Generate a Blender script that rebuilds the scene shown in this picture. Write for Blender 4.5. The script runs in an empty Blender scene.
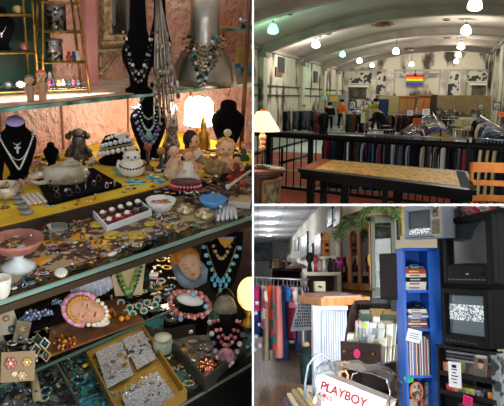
import bpy, bmesh, math, random
from mathutils import Matrix, Vector
rnd = random.Random(11)
PI = math.pi
C = bpy.context.scene.collection
SC = bpy.context.scene
# ---------------------------------------------------------------- camera, world, exposure
FPX = 600.0
CAM = Vector((0, 0, 1.6))
cd = bpy.data.cameras.new('camera'); cam = bpy.data.objects.new('camera', cd); C.objects.link(cam)
cam.location = CAM; cam.rotation_euler = (PI/2, 0, 0)
cd.sensor_width = 36; cd.lens = FPX/504*36; cd.clip_start = .05; cd.clip_end = 300
SC.camera = cam
SC.view_settings.view_transform = 'Standard'; SC.view_settings.look = 'None'
SC.view_settings.gamma = 1; SC.view_settings.exposure = 0.0; SC.view_settings.use_curve_mapping = False
w = bpy.data.worlds.new('world'); SC.world = w; w.use_nodes = True
w.node_tree.nodes['Background'].inputs[0].default_value = (.93, .96, 1, 1)
w.node_tree.nodes['Background'].inputs[1].default_value = 0.5

# ---------------------------------------------------------------- the three rooms, each with its own slope
def pixdir(px, py): return Vector((px-252, FPX, 203-py))
class Room:
    def __init__(s, X, Y, Z, eye, key):
        s.key = key; s.eye = eye
        s.R = Matrix((X, Y, Z)).transposed(); s.Rt = Matrix((X, Y, Z))
        s.M = Matrix.Translation(CAM) @ s.R.to_4x4() @ Matrix.Translation((0, 0, -eye))
    def onz(s, px, py, z):
        l = s.Rt @ pixdir(px, py); t = (z-s.eye)/l.z
        return l*t+Vector((0, 0, s.eye))
    def ony(s, px, py, y):
        l = s.Rt @ pixdir(px, py); return l*(y/l.y)+Vector((0, 0, s.eye))
    def onx(s, px, py, x):
        l = s.Rt @ pixdir(px, py); return l*(x/l.x)+Vector((0, 0, s.eye))
    def at(s, px, py, D):
        l = s.Rt @ pixdir(px, py); return l*(D/FPX)+Vector((0, 0, s.eye))
    def mpp(s, p): return (s.M @ Vector(p)).y/FPX
    def face(s, p): return math.atan2(-p[0], p[1])
def look(vx, vy, roll):
    Y = pixdir(vx, vy).normalized(); Z = Vector((0, -Y.z, Y.y)).normalized()
    Z = Matrix.Rotation(roll, 3, Y) @ Z; return Y.cross(Z), Y, Z
_X = pixdir(830, 22).normalized(); _a = -85.0; _b = (578*_a+360000)/181
_Z = -Vector((_a, 600, -_b)).normalized()
CASE = Room(_X, _Z.cross(_X), _Z, 0.0, 'C')
HALL = Room(*look(443, 98, .012), 1.7, 'H')
SHOP = Room(*look(258, 275, 0), 1.5, 'S')
RM = CASE
ROOM_OF = {}

# ---------------------------------------------------------------- materials
def lin(h):
    h = h.lstrip('#'); o = []
    for i in (0, 2, 4):
        c = int(h[i:i+2], 16)/255; o.append(c/12.92 if c <= .04045 else ((c+.055)/1.055)**2.4)
    return (*o, 1)
_M = {}
def m(hx, r=.6, me=0., n=0, ns=20, h2=None, b=0, bs=60, em=0, tr=0, al=1, th=.5, kind='noise', nd=4, sh=0, stretch=None):
    key = (hx, r, me, n, ns, h2, b, bs, em, tr, al, th, kind, nd, sh, stretch)
    if key in _M: return _M[key]
    mt = bpy.data.materials.new('material_%d' % len(_M)); mt.use_nodes = True; _M[key] = mt
    nt = mt.node_tree; P = nt.nodes['Principled BSDF']; L = nt.links.new
    P.inputs['Base Color'].default_value = lin(hx); P.inputs['Roughness'].default_value = r
    P.inputs['Metallic'].default_value = me
    if max(lin(hx)[:3]) < .02 and r > .44: P.inputs['Specular IOR Level'].default_value = .12
    elif r >= .6: P.inputs['Specular IOR Level'].default_value = .3
    if sh: P.inputs['Sheen Weight'].default_value = sh
    if em: P.inputs['Emission Color'].default_value = lin(hx); P.inputs['Emission Strength'].default_value = em
    if tr: P.inputs['Transmission Weight'].default_value = tr
    if al < 1: P.inputs['Alpha'].default_value = al
    if n or b:
        tc = nt.nodes.new('ShaderNodeTexCoord'); src = tc.outputs['Object']
        if stretch:
            mp = nt.nodes.new('ShaderNodeMapping'); mp.inputs['Scale'].default_value = stretch; L(src, mp.inputs[0]); src = mp.outputs[0]
    if n:
        if kind == 'noise':
            t = nt.nodes.new('ShaderNodeTexNoise'); t.inputs['Scale'].default_value = ns; t.inputs['Detail'].default_value = nd; out = t.outputs[0]
        elif kind == 'voro':
            t = nt.nodes.new('ShaderNodeTexVoronoi'); t.inputs['Scale'].default_value = ns; out = t.outputs['Color']
            sp = nt.nodes.new('ShaderNodeSeparateColor'); L(out, sp.inputs[0]); out = sp.outputs[0]
        elif kind == 'wave':
            t = nt.nodes.new('ShaderNodeTexWave'); t.inputs['Scale'].default_value = ns; t.inputs['Distortion'].default_value = nd; out = t.outputs['Fac']
        L(src, t.inputs['Vector'])
        rp = nt.nodes.new('ShaderNodeValToRGB'); e = rp.color_ramp.elements
        wd = max(.01, .5*(1-n)) if n <= 1 else .01
        e[0].position = max(0, th-wd*.4); e[1].position = min(1, th+wd*.4)
        e[0].color = lin(hx); e[1].color = lin(h2 or '#000000')
        L(out, rp.inputs[0]); L(rp.outputs[0], P.inputs['Base Color'])
        if em: L(rp.outputs[0], P.inputs['Emission Color'])
    if b:
        t2 = nt.nodes.new('ShaderNodeTexNoise'); t2.inputs['Scale'].default_value = bs; t2.inputs['Detail'].default_value = 3
        L(src, t2.inputs['Vector']); bp = nt.nodes.new('ShaderNodeBump'); bp.inputs['Strength'].default_value = abs(b)
        bp.inputs['Distance'].default_value = .01 if b > 0 else .05
        L(t2.outputs[0], bp.inputs['Height']); L(bp.outputs[0], P.inputs['Normal'])
    return mt
def glass(hx='#dff5ee', al=.15, r=.03):      # thin clear sheet
    key = ('glass', hx, al, r)
    if key in _M: return _M[key]
    mt = bpy.data.materials.new('clear_glass_%d' % len(_M)); mt.use_nodes = True; _M[key] = mt
    nt = mt.node_tree; nt.nodes.clear(); L = nt.links.new
    o = nt.nodes.new('ShaderNodeOutputMaterial'); mx = nt.nodes.new('ShaderNodeMixShader')
    t = nt.nodes.new('ShaderNodeBsdfTransparent'); t.inputs[0].default_value = lin(hx)
    g = nt.nodes.new('ShaderNodeBsdfGlossy'); g.inputs['Roughness'].default_value = r
    fr = nt.nodes.new('ShaderNodeFresnel'); fr.inputs[0].default_value = 1.3
    ad = nt.nodes.new('ShaderNodeMath'); ad.operation = 'ADD'; ad.inputs[1].default_value = al*.3; ad.use_clamp = True
    L(fr.outputs[0], ad.inputs[0]); L(ad.outputs[0], mx.inputs[0]); L(t.outputs[0], mx.inputs[1]); L(g.outputs[0], mx.inputs[2]); L(mx.outputs[0], o.inputs[0])
    return mt
GOLD = m('#b98a3a', .3, 1); BRASS = m('#8f7434', .38, .9); SILVER = m('#c9c9cc', .25, 1); PEWTER = m('#7d7a74', .35, .8)
BLACKV = m('#050406', .95); BLACK = m('#0b0a0b', .4); WHITE = m('#e9e6e0', .5); PEARL = m('#ece4d6', .25)
TEAL = m('#2b8c9c', .35, n=.6, ns=40, h2='#6fc0c4'); STEEL = m('#20202a', .3, .6)
def jewel(hx, r=.12): return m(hx, r, .25)

# ---------------------------------------------------------------- mesh collector
class MB:
    def __init__(s, mat=None): s.v = []; s.f = []; s.sm = []; s.mi = []; s.mats = []; s.T = Matrix(); s.cur = 0; s.use(mat or WHITE)
    def use(s, mat):
        if mat not in s.mats: s.mats.append(mat)
        s.cur = s.mats.index(mat); return s
    def add(s, vs, fs, smooth=False):
        k = len(s.v); T = s.T
        s.v.extend(T @ Vector(v) for v in vs)
        for f in fs: s.f.append(tuple(i+k for i in f)); s.sm.append(smooth); s.mi.append(s.cur)
        return s
    def box(s, c, d, rz=0, rx=0, ry=0, bev=0, taper=1):
        R = Matrix.Rotation(rz, 3, 'Z') @ Matrix.Rotation(ry, 3, 'Y') @ Matrix.Rotation(rx, 3, 'X'); c = Vector(c)
        if bev:
            bm = bmesh.new(); bmesh.ops.create_cube(bm, size=1)
            for v in bm.verts: v.co = Vector((v.co.x*d[0], v.co.y*d[1], v.co.z*d[2]))
            bmesh.ops.bevel(bm, geom=bm.edges[:], offset=min(bev, min(d)*.45), segments=2, affect='EDGES', profile=.6)
            bm.verts.index_update(); vs = [c+R @ v.co for v in bm.verts]; fs = [[v.index for v in f.verts] for f in bm.faces]; bm.free()
            return s.add(vs, fs)
        vs = []
        for z in (-.5, .5):
            k = taper if z > 0 else 1
            for x, y in ((-.5, -.5), (.5, -.5), (.5, .5), (-.5, .5)): vs.append(c+R @ Vector((x*d[0]*k, y*d[1]*k, z*d[2])))
        return s.add(vs, [(3, 2, 1, 0), (4, 5, 6, 7), (0, 1, 5, 4), (1, 2, 6, 5), (2, 3, 7, 6), (3, 0, 4, 7)])
    def loft(s, rings, cap=True, smooth=True, closed=True):
        n = len(rings[0]); vs = [p for r in rings for p in r]; fs = []
        for i in range(len(rings)-1):
            for j in range(n if closed else n-1):
                a = i*n+j; b2 = i*n+(j+1) % n; fs.append((a, b2, b2+n, a+n))
        if cap and closed: fs.append(tuple(reversed(range(n)))); fs.append(tuple(range((len(rings)-1)*n, len(rings)*n)))
        return s.add(vs, fs, smooth)
    def lathe(s, prof, c=(0, 0, 0), n=16, sx=1, sy=1, cap=True, wob=0, k=0):
        c = Vector(c); rings = []
        for r, z in prof:
            rings.append([c+Vector((math.cos(t)*r*sx*(1+wob*math.cos(k*t)), math.sin(t)*r*sy*(1+wob*math.cos(k*t)), z)) for t in (2*PI*j/n for j in range(n))])
        return s.loft(rings, cap)
    def sph(s, c, r, n=8, q=5, sx=1, sy=1, sz=1, R=None):
        c = Vector(c); R = R or Matrix.Identity(3); vs = [c+R @ Vector((0, 0, -r*sz))]; fs = []
        for i in range(1, q):
            a = -PI/2+PI*i/q
            for j in range(n):
                t = 2*PI*j/n; vs.append(c+R @ Vector((r*sx*math.cos(a)*math.cos(t), r*sy*math.cos(a)*math.sin(t), r*sz*math.sin(a))))
        vs.append(c+R @ Vector((0, 0, r*sz))); L_ = len(vs)-1
        for j in range(n):
            fs.append((0, 1+(j+1) % n, 1+j)); b = 1+(q-2)*n; fs.append((L_, b+j, b+(j+1) % n))
            for i in range(q-2): a = 1+i*n; fs.append((a+j, a+(j+1) % n, a+n+(j+1) % n, a+n+j))
        return s.add(vs, fs, True)
    def tube(s, pts, r, n=6, closed=False, r1=None, cap=True):
        pts = [Vector(p) for p in pts]; N = len(pts); rings = []; up = Vector((0, 0, 1)); prev = None
        for i, p in enumerate(pts):
            if closed: d = pts[(i+1) % N]-pts[i-1]
            else: d = pts[min(i+1, N-1)]-pts[max(i-1, 0)]
            d = d.normalized() if d.length > 1e-9 else Vector((0, 0, 1))
            a = (prev-d*prev.dot(d)) if prev else (up if abs(d.z) < .95 else Vector((1, 0, 0))).cross(d)
            if a.length < 1e-6: a = Vector((1, 0, 0)).cross(d)
            a.normalize(); prev = a; b = d.cross(a); rr = r if r1 is None else r+(r1-r)*i/max(1, N-1)
            rings.append([p+a*math.cos(2*PI*j/n)*rr+b*math.sin(2*PI*j/n)*rr for j in range(n)])
        if closed: rings.append(rings[0])
        return s.loft(rings, cap and not closed)
    def beads(s, pts, r, n=6, q=4, mats=None):
        for i, p in enumerate(pts):
            if mats: s.use(mats[i % len(mats)])
            s.sph(p, r if not callable(r) else r(i/max(1, len(pts)-1)), n, q)
        return s
    def prism(s, poly, z0, z1, T=None, smooth=False):     # poly in XZ plane seen from the front, thickness along Y
        n = len(poly); vs = [Vector((x, z0, z)) for x, z in poly]+[Vector((x, z1, z)) for x, z in poly]
        if T: vs = [T @ v for v in vs]
        fs = [tuple(range(n)), tuple(reversed(range(n, 2*n)))]+[((i+1) % n, i, i+n, (i+1) % n+n) for i in range(n)]
        return s.add(vs, fs, smooth)
    def slab(s, poly, z0, z1):                            # poly in XY, thickness along Z
        n = len(poly); vs = [(x, y, z0) for x, y in poly]+[(x, y, z1) for x, y in poly]
        return s.add(vs, [tuple(reversed(range(n))), tuple(range(n, 2*n))]+[(i, (i+1) % n, (i+1) % n+n, i+n) for i in range(n)])
    def build(s, name, parent=None, mat=None):
        me = bpy.data.meshes.new(name); me.from_pydata([tuple(v) for v in s.v], [], s.f)
        for mt in ([mat] if mat else s.mats): me.materials.append(mt)
        if not mat: me.polygons.foreach_set('material_index', s.mi)
        me.polygons.foreach_set('use_smooth', s.sm); me.validate(); me.update()
        o = bpy.data.objects.new(name, me); C.objects.link(o)
        if parent: o.parent = parent; ROOM_OF[o.name] = ROOM_OF.get(parent.name, RM)
        else: ROOM_OF[o.name] = RM
        return o
def place(o, loc=(0, 0, 0), rz=0, rx=0, ry=0, sc=1):
    o.matrix_world = RM.M @ Matrix.Translation(loc) @ Matrix.Rotation(rz, 4, 'Z') @ Matrix.Rotation(ry, 4, 'Y') @ Matrix.Rotation(rx, 4, 'X') @ Matrix.Scale(sc, 4)
    ROOM_OF[o.name] = RM; return o
def tag(o, label, cat, group=None, kind=None):
    o['label'] = label; o['category'] = cat
    if group: o['group'] = group
    if kind: o['kind'] = kind
    return o
def thing(name, label, cat, loc=(0, 0, 0), rz=0, group=None, **k):
    loc = Vector(loc)+Vector((0, 0, .0012))
    o = bpy.data.objects.new(name, None); C.objects.link(o); place(o, loc, rz, **k); return tag(o, label, cat, group)
def struct(name, mb, mat=None, loc=(0, 0, 0), rz=0):
    o = mb.build(name, None, mat); place(o, loc, rz); o['kind'] = 'structure'; return o
def one(name, mb, label, cat, loc=(0, 0, 0), rz=0, group=None, **k):
    loc = Vector(loc)+Vector((0, 0, .0012))
    o = mb.build(name); place(o, loc, rz, **k); return tag(o, label, cat, group)
def dup(o, loc, rz=0, label=None, **k):
    c = o.copy(); C.objects.link(c); place(c, loc, rz, **k)
    if label: c['label'] = label
    for ch in o.children:
        d = ch.copy(); C.objects.link(d); d.parent = c; ROOM_OF[d.name] = RM
        for g in ch.children: e = g.copy(); C.objects.link(e); e.parent = d; ROOM_OF[e.name] = RM
    return c
def lamp(kind, loc, power, col=(1, 1, 1), size=.1, aim=None, name='light', spread=0):
    ld = bpy.data.lights.new(name, kind); ld.energy = power; ld.color = col
    if kind == 'AREA': ld.shape = 'RECTANGLE'; ld.size, ld.size_y = size if isinstance(size, tuple) else (size, size)
    else: ld.shadow_soft_size = size
    o = bpy.data.objects.new(name, ld); C.objects.link(o)
    p = RM.M @ Vector(loc); o.location = p
    if spread: ld.spread = spread
    if aim is not None:
        t = RM.M @ Vector(aim); o.rotation_euler = (t-p).to_track_quat('-Z', 'Y').to_euler()
    return o

# ---------------------------------------------------------------- white boards that part the three places (seen edge-on)
RM = Room(Vector((1, 0, 0)), Vector((0, 1, 0)), Vector((0, 0, 1)), 1.6, 'W')
WB = m('#fdfdfd', .9)
y0 = 1.2
def wp(px, py, y): return Vector(((px-252)/FPX*y, y, 1.6+(203-py)/FPX*y))
b = MB(WB)
x0, x1 = (252.2-252)/FPX*y0, (253.8-252)/FPX*y0; sl = 1.0/FPX
t0 = 1.6+(203+60)/FPX*y0; bt = 1.6-(203+30)/FPX*y0
Y1 = 30.0; vs = []
for (x, yy) in ((x0, y0), (x1, y0), (x1+sl*(Y1-y0), Y1), (x0+sl*(Y1-y0), Y1)):
    for k in (0, 1):
        z = (1.6-233/FPX*yy, 1.6+263/FPX*yy)[k]; vs.append((x, yy, z))
b.add(vs, [(0, 2, 3, 1), (2, 4, 5, 3), (4, 6, 7, 5), (6, 0, 1, 7), (1, 3, 5, 7), (0, 6, 4, 2)])
struct('partition_wall', b)
b = MB(WB); vs = []; Y1 = 8.2
for yy in (y0, Y1):
    zc = 1.6+(203-204.9)/FPX*yy; h = 1.0/FPX*y0
    for x in ((253.0-252)/FPX*yy, 290/FPX*yy): vs += [(x, yy, zc-h), (x, yy, zc+h)]
b.add(vs, [(0, 2, 3, 1), (6, 4, 5, 7), (4, 0, 1, 5), (2, 6, 7, 3), (1, 3, 7, 5), (0, 4, 6, 2)])
struct('partition_slab', b)
for q_ in ((.03, .85, 1.6+.37, 7), (-.03, .85, 1.6-.37, 7), (.44, .85, 1.63, 6), (-.44, .85, 1.6, 5)):
    lamp('POINT', q_[:3], q_[3], (1, 1, 1), .02, name='board_edge_fill')  # added point lamps just out of view, whiten the board edges
# ================================================================ THE JEWELLERY CASE
RM = CASE
zT, zM, zB, zL, zF = -.433, -.737, -.787, -1.02, -1.42
yW = 2.5
def P(px, py, z): return CASE.onz(px, py, z)
def px(p): return CASE.mpp(p)
WALLM = m('#e6bca4', .75, n=.35, ns=5, h2='#d8a088', b=-.9, bs=26)
wl = MB(WALLM)
xa, xb = CASE.ony(-60, 120, yW).x, CASE.ony(252, 120, yW).x+.6
wl.box(((xa+xb)/2, yW+.05, -.3), (xb-xa, .1, 2.2)); struct('wall_case', wl)
g = MB(m('#8c5b3c', .7))
for px_ in (0, 62, 128, 190):      # joints of the plaster blocks below the glass shelf
    x = CASE.ony(px_, 125, yW).x; g.box((x, yW-.003, -.585), (.008, .008, .3))
g.box(((xa+xb)/2, yW-.003, -.5), (xb-xa, .006, .006)); struct('trim_1', g)
pl = MB(m('#d2948a', .6, n=.3, ns=8, h2='#c08078')); x = CASE.ony(88, 10, yW-.03).x
pl.box((x, yW-.03, -.12), (.06, .06, .72), bev=.012); struct('wall_pilaster', pl)

# top glass shelf
def lineX(px0, py0, px1, py1, z): return P(px0, py0, z), P(px1, py1, z)
yT = P(125, 96, zT).y; xL, xR = P(-20, 110, zT).x, P(252, 84, zT).x+.3
GE = m('#1f5a4a', .12, .0, n=.3, ns=9, h2='#8fc9b0')
s = MB(glass('#d9ece2', .3)); s.box(((xL+xR)/2, (yT+yW)/2, zT-.006), (xR-xL, yW-yT-.004, .01))
t = thing('glass_shelf', 'upper green-edged glass shelf with figurines and black busts on it', 'shelf', (0, 0, 0)); s.build('shelf_pane', t)
e = MB(GE); e.box(((xL+xR)/2, yT-.004, zT-.006), (xR-xL, .006, .013)); e.build('shelf_edge', t)
r_ = MB(m('#cfc6b4', .35, .3)); r_.box(((xL+xR)/2, yW-.03, zT+.004), (xR-xL, .02, .008)); r_.build('mirror_strip', t)
cv = MB(m('#a88e78', .35, n=.6, ns=14, h2='#c8b4a4'))
cv.box(((xL+xR)/2, (yT+.01+yW-.045)/2, zT+.0015), (xR-xL, yW-.045-yT-.02, .003)); cv.build('frosted_liner', t)
# left wall panel behind brass cabinets: green back
gb = MB(m('#0a3222', .6, n=.6, ns=7, h2='#051a12')); gb.box((P(20, 40, 0).x*0+CASE.ony(12, 40, yW-.02).x, yW-.02, -.12), (.34, .02, .66))
one('green_backboard', gb, 'dark green board behind the brass framed cabinets', 'board')

def bars(mb, pts, r):
    for a, b2 in pts: mb.tube([a, b2], r, 4)
    return mb
def etagere(cx, wd, dp, h, name, label, levels, lean=0., top=False, loc=None):
    t = thing(name, label, 'display case', loc, CASE.face(loc)+.25); t.rotation_mode = 'QUATERNION'
    fr = MB(m('#b08a3e', .32, .85, n=.4, ns=30, h2='#6d5320')); a, d = wd/2, dp/2; T0 = .74 if top else 1
    for sx in (-1, 1):
        for sy in (-1, 1):
            fr.tube([(sx*a, sy*d, 0), (sx*a*T0+lean, sy*d*T0, h)], .006, 4)
    for z in levels+[h]:
        k = 1-(1-T0)*z/h; lx = lean*z/h
        q = [(-a*k+lx, -d*k, z), (a*k+lx, -d*k, z), (a*k+lx, d*k, z), (-a*k+lx, d*k, z)]
        for i in range(4): fr.tube([q[i], q[(i+1) % 4]], .0045, 4)
    if top:
        for sx in (-1, 1):
            for sy in (-1, 1): fr.tube([(sx*a*T0+lean, sy*d*T0, h), (lean, 0, h+.11)], .005, 4)
    fr.build('brass_frame', t)
    for z in levels:
        k = 1-(1-T0)*z/h; q = MB(glass('#e6f2ea', .35)); q.box((lean*z/h, 0, z+.004), (2*a*k-.012, 2*d*k-.012, .005)); q.build('glass_shelf', t)
    return t
p1_ = P(10, 98, zT)
e1 = etagere(0, .22, .12, .6, 'brass_display_case', 'tall brass framed glass cabinet against the green board', [.02, .17, .31], .0, loc=P(9, 96, zT+0)+Vector((0, .02, 0)))
e2 = etagere(0, .19, .12, .36, 'brass_display_case', 'brass framed glass cabinet with pointed top holding silver tins', [.02, .13, .25], .0, True, loc=P(63, 93, zT)+Vector((0, .0, 0)))

def velvet(mb, w_, h, d=.5, base=True):
    """neck display seen from the front: plinth, chest that widens to shoulders, neck"""
    pr = [(.30, 0, .34), (.33, .03, .36), (.24, .07, .3), (.24, .14, .26), (.34, .3, .3), (.46, .52, .34), (.5, .66, .32), (.47, .76, .28), (.34, .84, .24), (.25, .89, .22), (.235, 1, .21)]
    if not base: pr = pr[4:]
    rings = []
    for a, z, dd in pr:
        sl = .75 if z > .95 else .3 if z > .88 else 0
        rings.append([Vector((math.cos(t)*a*w_, math.sin(t)*dd*w_*d*1.5, z*h+sl*math.sin(t)*dd*w_*d*1.5)) for t in (2*PI*j/20 for j in range(20))])
    return mb.loft(rings)
def ucurve(w_, drop, ztop, yf, n=22, v=0, tilt=0):
    """points of a necklace lying on a bust: half width, drop, top height, front offset"""
    o = []
    for i in range(n):
        u = -1+2*i/(n-1); sh = (1-abs(u)**(2-v*1.0))
        o.append(Vector((u*w_, -yf*(1-.75*abs(u)**2.5), ztop-drop*sh)))
    return o
def necklace(loc, rz, w_, drop, ztop, yf, mats, r, label, pend=None, n=None, v=0, group=None, thin=False):
    L_ = math.hypot(w_*2, drop*2); n = n or max(8, int(L_/(r*2.0))); n = min(n, 110)
    t = thing('necklace', label, 'necklace', loc, rz, group)
    mb = MB(mats[0]); pts = ucurve(w_, drop, ztop, yf, n, v)
    if thin: mb.tube(pts, r, 4)
    else: mb.beads(pts, r, 6, 4, mats)
    mb.build('bead_strand', t)
    if pend:
        mt, pr, kind = pend; q = MB(mt); c = Vector((0, -yf-r, ztop-drop-pr))
        if kind == 'drop': q.lathe([(.001, pr*1.4), (pr*.5, pr*.6), (pr*.8, -.3*pr), (.001, -pr)], c, 8, 1, .5)
        elif kind == 'disc': q.sph(c, pr, 12, 6, 1, .35, 1)
        elif kind == 'cross': q.box(c, (pr*.4, pr*.3, pr*2.2)); q.box(c+Vector((0, 0, pr*.3)), (pr*1.4, pr*.3, pr*.4))
        elif kind == 'stone': q.sph(c, pr, 6, 4, .8, .5, 1.3)
        q.build('pendant', t)
    return t
def bust(pxx, pyb, wpx, hpx, z, label, cap=None, mat=None, d=.5, loc=None, name='necklace_bust', rzo=0):
    p = loc or P(pxx, pyb, z); k = px(p); rz = CASE.face(p)+rzo
    t = thing(name, label, 'jewellery bust', p, rz)
    velvet(MB(mat or BLACKV), wpx*k, hpx*k, d).build('bust_body', t)
    if cap:
        q = MB(cap); q.lathe([(.001, 0), (.235, 0), (.235, .002), (.001, .0022)], (0, 0, 0), 20, wpx*k, wpx*k*.215/.235*d*1.5*1.2)
        o = q.build('neck_cap', t); o.location = (0, 0, hpx*k+.001); o.rotation_euler.x = math.atan(.75)
    return p, rz, k
# figures on the top shelf
def doll(pxx, pyb, hpx, z, label, skin, cloth, hair, loc=None, sit=False, name='doll_figurine'):
    p = loc or P(pxx, pyb, z); k = px(p)*hpx; t = thing(name, label, 'figurine', p, CASE.face(p)+rnd.uniform(-.3, .3))
    b = MB(cloth); b.lathe([(.12, .02), (.14, .12), (.15, .3), (.13, .45), (.15, .55), (.1, .62), (.05, .66)], n=12, sx=k, sy=k*.8) if False else None
    prof = [(.10, 0), (.12, .06), (.12, .22), (.15, .36), (.13, .48), (.15, .56), (.09, .62), (.05, .66)]
    b.lathe([(a*k, c*k) for a, c in prof], n=12, sy=.75); b.build('torso', t)
    h = MB(skin); h.sph((0, -.01*k, .8*k), .15*k, 12, 8, 1, .95, 1.05)
    for sx in (-1, 1): h.tube([(sx*.14*k, 0, .56*k), (sx*.2*k, -.04*k, .42*k), (sx*.12*k, -.12*k, .34*k)], .032*k, 6); h.sph((sx*.15*k, 0, .8*k), .03*k, 5, 4)
    h.sph((0, -.16*k, .79*k), .02*k, 5, 4)
    h.build('head', t)
    q = MB(m('#2a1a16', .4))
    for sx in (-1, 1): q.sph((sx*.055*k, -.145*k, .83*k), .022*k, 6, 4)
    q.use(m('#b0343a', .4)).sph((0, -.15*k, .74*k), .022*k, 6, 4, 1.4, .6, .6); q.build('face_paint', t)
    ha = MB(hair); ha.sph((0, .03*k, .86*k), .155*k, 10, 6, 1.05, 1, .85); ha.build('hair', t)
    f = MB(skin)
    for sx in (-1, 1): f.box((sx*.06*k, -.04*k, .02*k), (.07*k, .13*k, .05*k), bev=.01*k)
    f.build('feet', t)
    return t
doll(31, 103, 28, zT, 'tan pottery baby figurine standing on the upper glass shelf', m('#c19a72', .5), m('#a67c5c', .5), m('#6d6a4b', .6))
doll(43, 102, 32, zT, 'pottery baby figurine with a bright red head wrap', m('#d0a888', .5), m('#bb9068', .5), m('#e0504a', .5))
p = P(51, 92, zT); k = px(p); b = MB(m('#8d8478', .35)); b.lathe([(4*k, 0), (4.4*k, 3*k), (4*k, 11*k), (2*k, 14*k), (1.8*k, 18*k), (.4*k, 20*k)], n=10)
one('stoppered_bottle', b, 'small grey stoppered bottle behind the pottery babies', 'bottle', p)
# tins in the second etagere
def tin(pxx, pyb, wpx, hpx, z, label, loc=None):
    p = loc or P(pxx, pyb, z); k = px(p); t = thing('tin_canister', label, 'canister', p, CASE.face(p))
    b = MB(m('#8f8a84', .3, .8, n=.9, ns=55, h2='#2c2a28')); b.lathe([(wpx*.5*k, 0), (wpx*.5*k, hpx*k*.93), (wpx*.47*k, hpx*k)], n=18); b.build('canister_body', t)
    b = MB(PEWTER); b.lathe([(wpx*.52*k, hpx*k*.9), (wpx*.52*k, hpx*k), (wpx*.2*k, hpx*k*1.03)], n=18); b.build('lid', t)
E2P = P(63, 93, zT)
def onE(off, z): return E2P+Matrix.Rotation(CASE.face(E2P)+.25, 3, 'Z') @ Vector(off)+Vector((0, 0, z))
tin(0, 0, 19, 24, 0, 'tall patterned silver tin on the top shelf of the pointed cabinet', onE((-.01, 0, 0), .257))
tin(0, 0, 16, 20, 0, 'shorter patterned silver tin in the middle of the pointed cabinet', onE((-.025, 0, 0), .137))
tk = [('#a8323a', .03), ('#203c6a', .05), ('#d8cfc0', .065)]
for i, (c_, ox) in enumerate(tk):
    b = MB(m(c_, .3)); b.lathe([(.01, 0), (.014, .01), (.006, .02), (.009, .03), (.002, .035)], n=8)
    one('trinket_bottle', b, '%s trinket bottle on the middle glass of the pointed cabinet' % ('red', 'blue', 'cream')[i], 'trinket', onE((ox, -.01, 0), .137))
for i in range(7):
    c_, nm = [('#8a2c3c', 'crimson'), ('#3c2a5a', 'violet'), ('#c8b060', 'golden'), ('#d8d0c8', 'ivory'), ('#274c3c', 'green'), ('#b85c8c', 'pink'), ('#555', 'grey')][i] if i < 6 else ('#555555', 'grey')
    b = MB(m(c_, .3)); b.sph((0, 0, .011), .012, 8, 5, 1, 1, .8); b.lathe([(.006, .018), (.007, .024), (.002, .03)], n=8)
    one('perfume_bottle', b, '%s miniature bottle on the lowest glass of the pointed cabinet' % nm, 'trinket', onE((-.06+.02*i, -.02+.012*(i % 2), 0), .029))
# black bust and brooches inside first cabinet
E1P = P(9, 96, zT)+Vector((0, .02, 0)); R1 = Matrix.Rotation(CASE.face(E1P)+.25, 3, 'Z')
def on1(x, y, z): return E1P+R1 @ Vector((x, y, 0))+Vector((0, 0, z))
q_, rz_, k_ = bust(0, 0, 27, 38, 0, 'black velvet bust inside the brass cabinet with silver pendant', loc=on1(.0, 0, .178))
necklace(q_, rz_, .03, .06, .125, .03, [SILVER], .0018, 'thin silver necklace with cross on bust inside brass cabinet', (SILVER, .008, 'cross'))
for i, (x_, z_, c_) in enumerate([(-.07, .318, '#d8c8b0'), (-.04, .318, '#30303a'), (.06, .318, '#bda25c'), (-.07, .178, '#c8ccd0'), (.075, .178, '#9c5c4c'), (-.06, .03, '#bcb8a8'), (0, .03, '#40464c'), (.05, .03, '#d8d4c8')]):
    b = MB(m(c_, .25, .3)); b.sph((0, 0, .014), .014, 10, 5, 1, .4, 1)
    for j in range(10): b.sph((.017*math.cos(j*.628), 0, .014+.013*math.sin(j*.628)), .003, 5, 3)
    one('cameo_brooch', b, 'oval brooch propped on a glass tier of the brass cabinet, %s' % ('cream', 'dark', 'golden', 'silver', 'russet', 'pale grey', 'slate', 'ivory')[i], 'brooch', on1(x_, -.03, z_), CASE.face(E1P))

# gilt mirror and its bracket
c = CASE.ony(124, 12, yW-.03); k = px(c); rzm = 0
t = thing('gilt_mirror', 'ornate gilt framed mirror hanging on the salmon wall', 'mirror', c)
GF = m('#9a8358', .4, .5, n=.6, ns=40, h2='#cdb98c')
b = MB(GF); W_, H_ = .215, .24
for sx in (-1, 1): b.box((sx*W_/2, 0, 0), (.035, .04, H_), bev=.01); b.box((sx*(W_/2-.02), -.012, 0), (.008, .02, H_-.04), bev=.003)
b.box((0, 0, -H_/2), (W_+.05, .045, .03), bev=.01); b.box((0, 0, H_/2), (W_+.05, .045, .03), bev=.01); b.box((0, -.01, -H_/2-.02), (W_+.08, .05, .014), bev=.005); b.build('frame', t)
b = MB(m('#9aa0a0', .04, 1)); b.box((0, .008, 0), (W_-.03, .004, H_-.03)); b.build('mirror_glass', t)
c2 = CASE.ony(117, 60, yW-.025)
b = MB(GF)
for sx in (-1, 1):
    pts = [(sx*(.095-.075*math.sin(a)), 0, -.055+.085*(a/1.57)) for a in [i*1.57/8 for i in range(9)]]
    b.tube(pts, .009, 6); b.tube([(sx*.095, 0, -.06), (sx*.095, 0, .04)], .008, 6); b.sph((sx*.095, 0, -.062), .014, 8, 5)
    b.tube([(sx*.05+.02*math.cos(a), -.006, .02+.016*math.sin(a)) for a in [j*.7 for j in range(9)]], .004, 5)
b.box((0, 0, .045), (.24, .035, .02), bev=.006); b.sph((0, -.01, .03), .016, 8, 5)
one('wall_bracket', b, 'carved gilt bracket on the wall below the mirror', 'bracket', c2)
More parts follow.
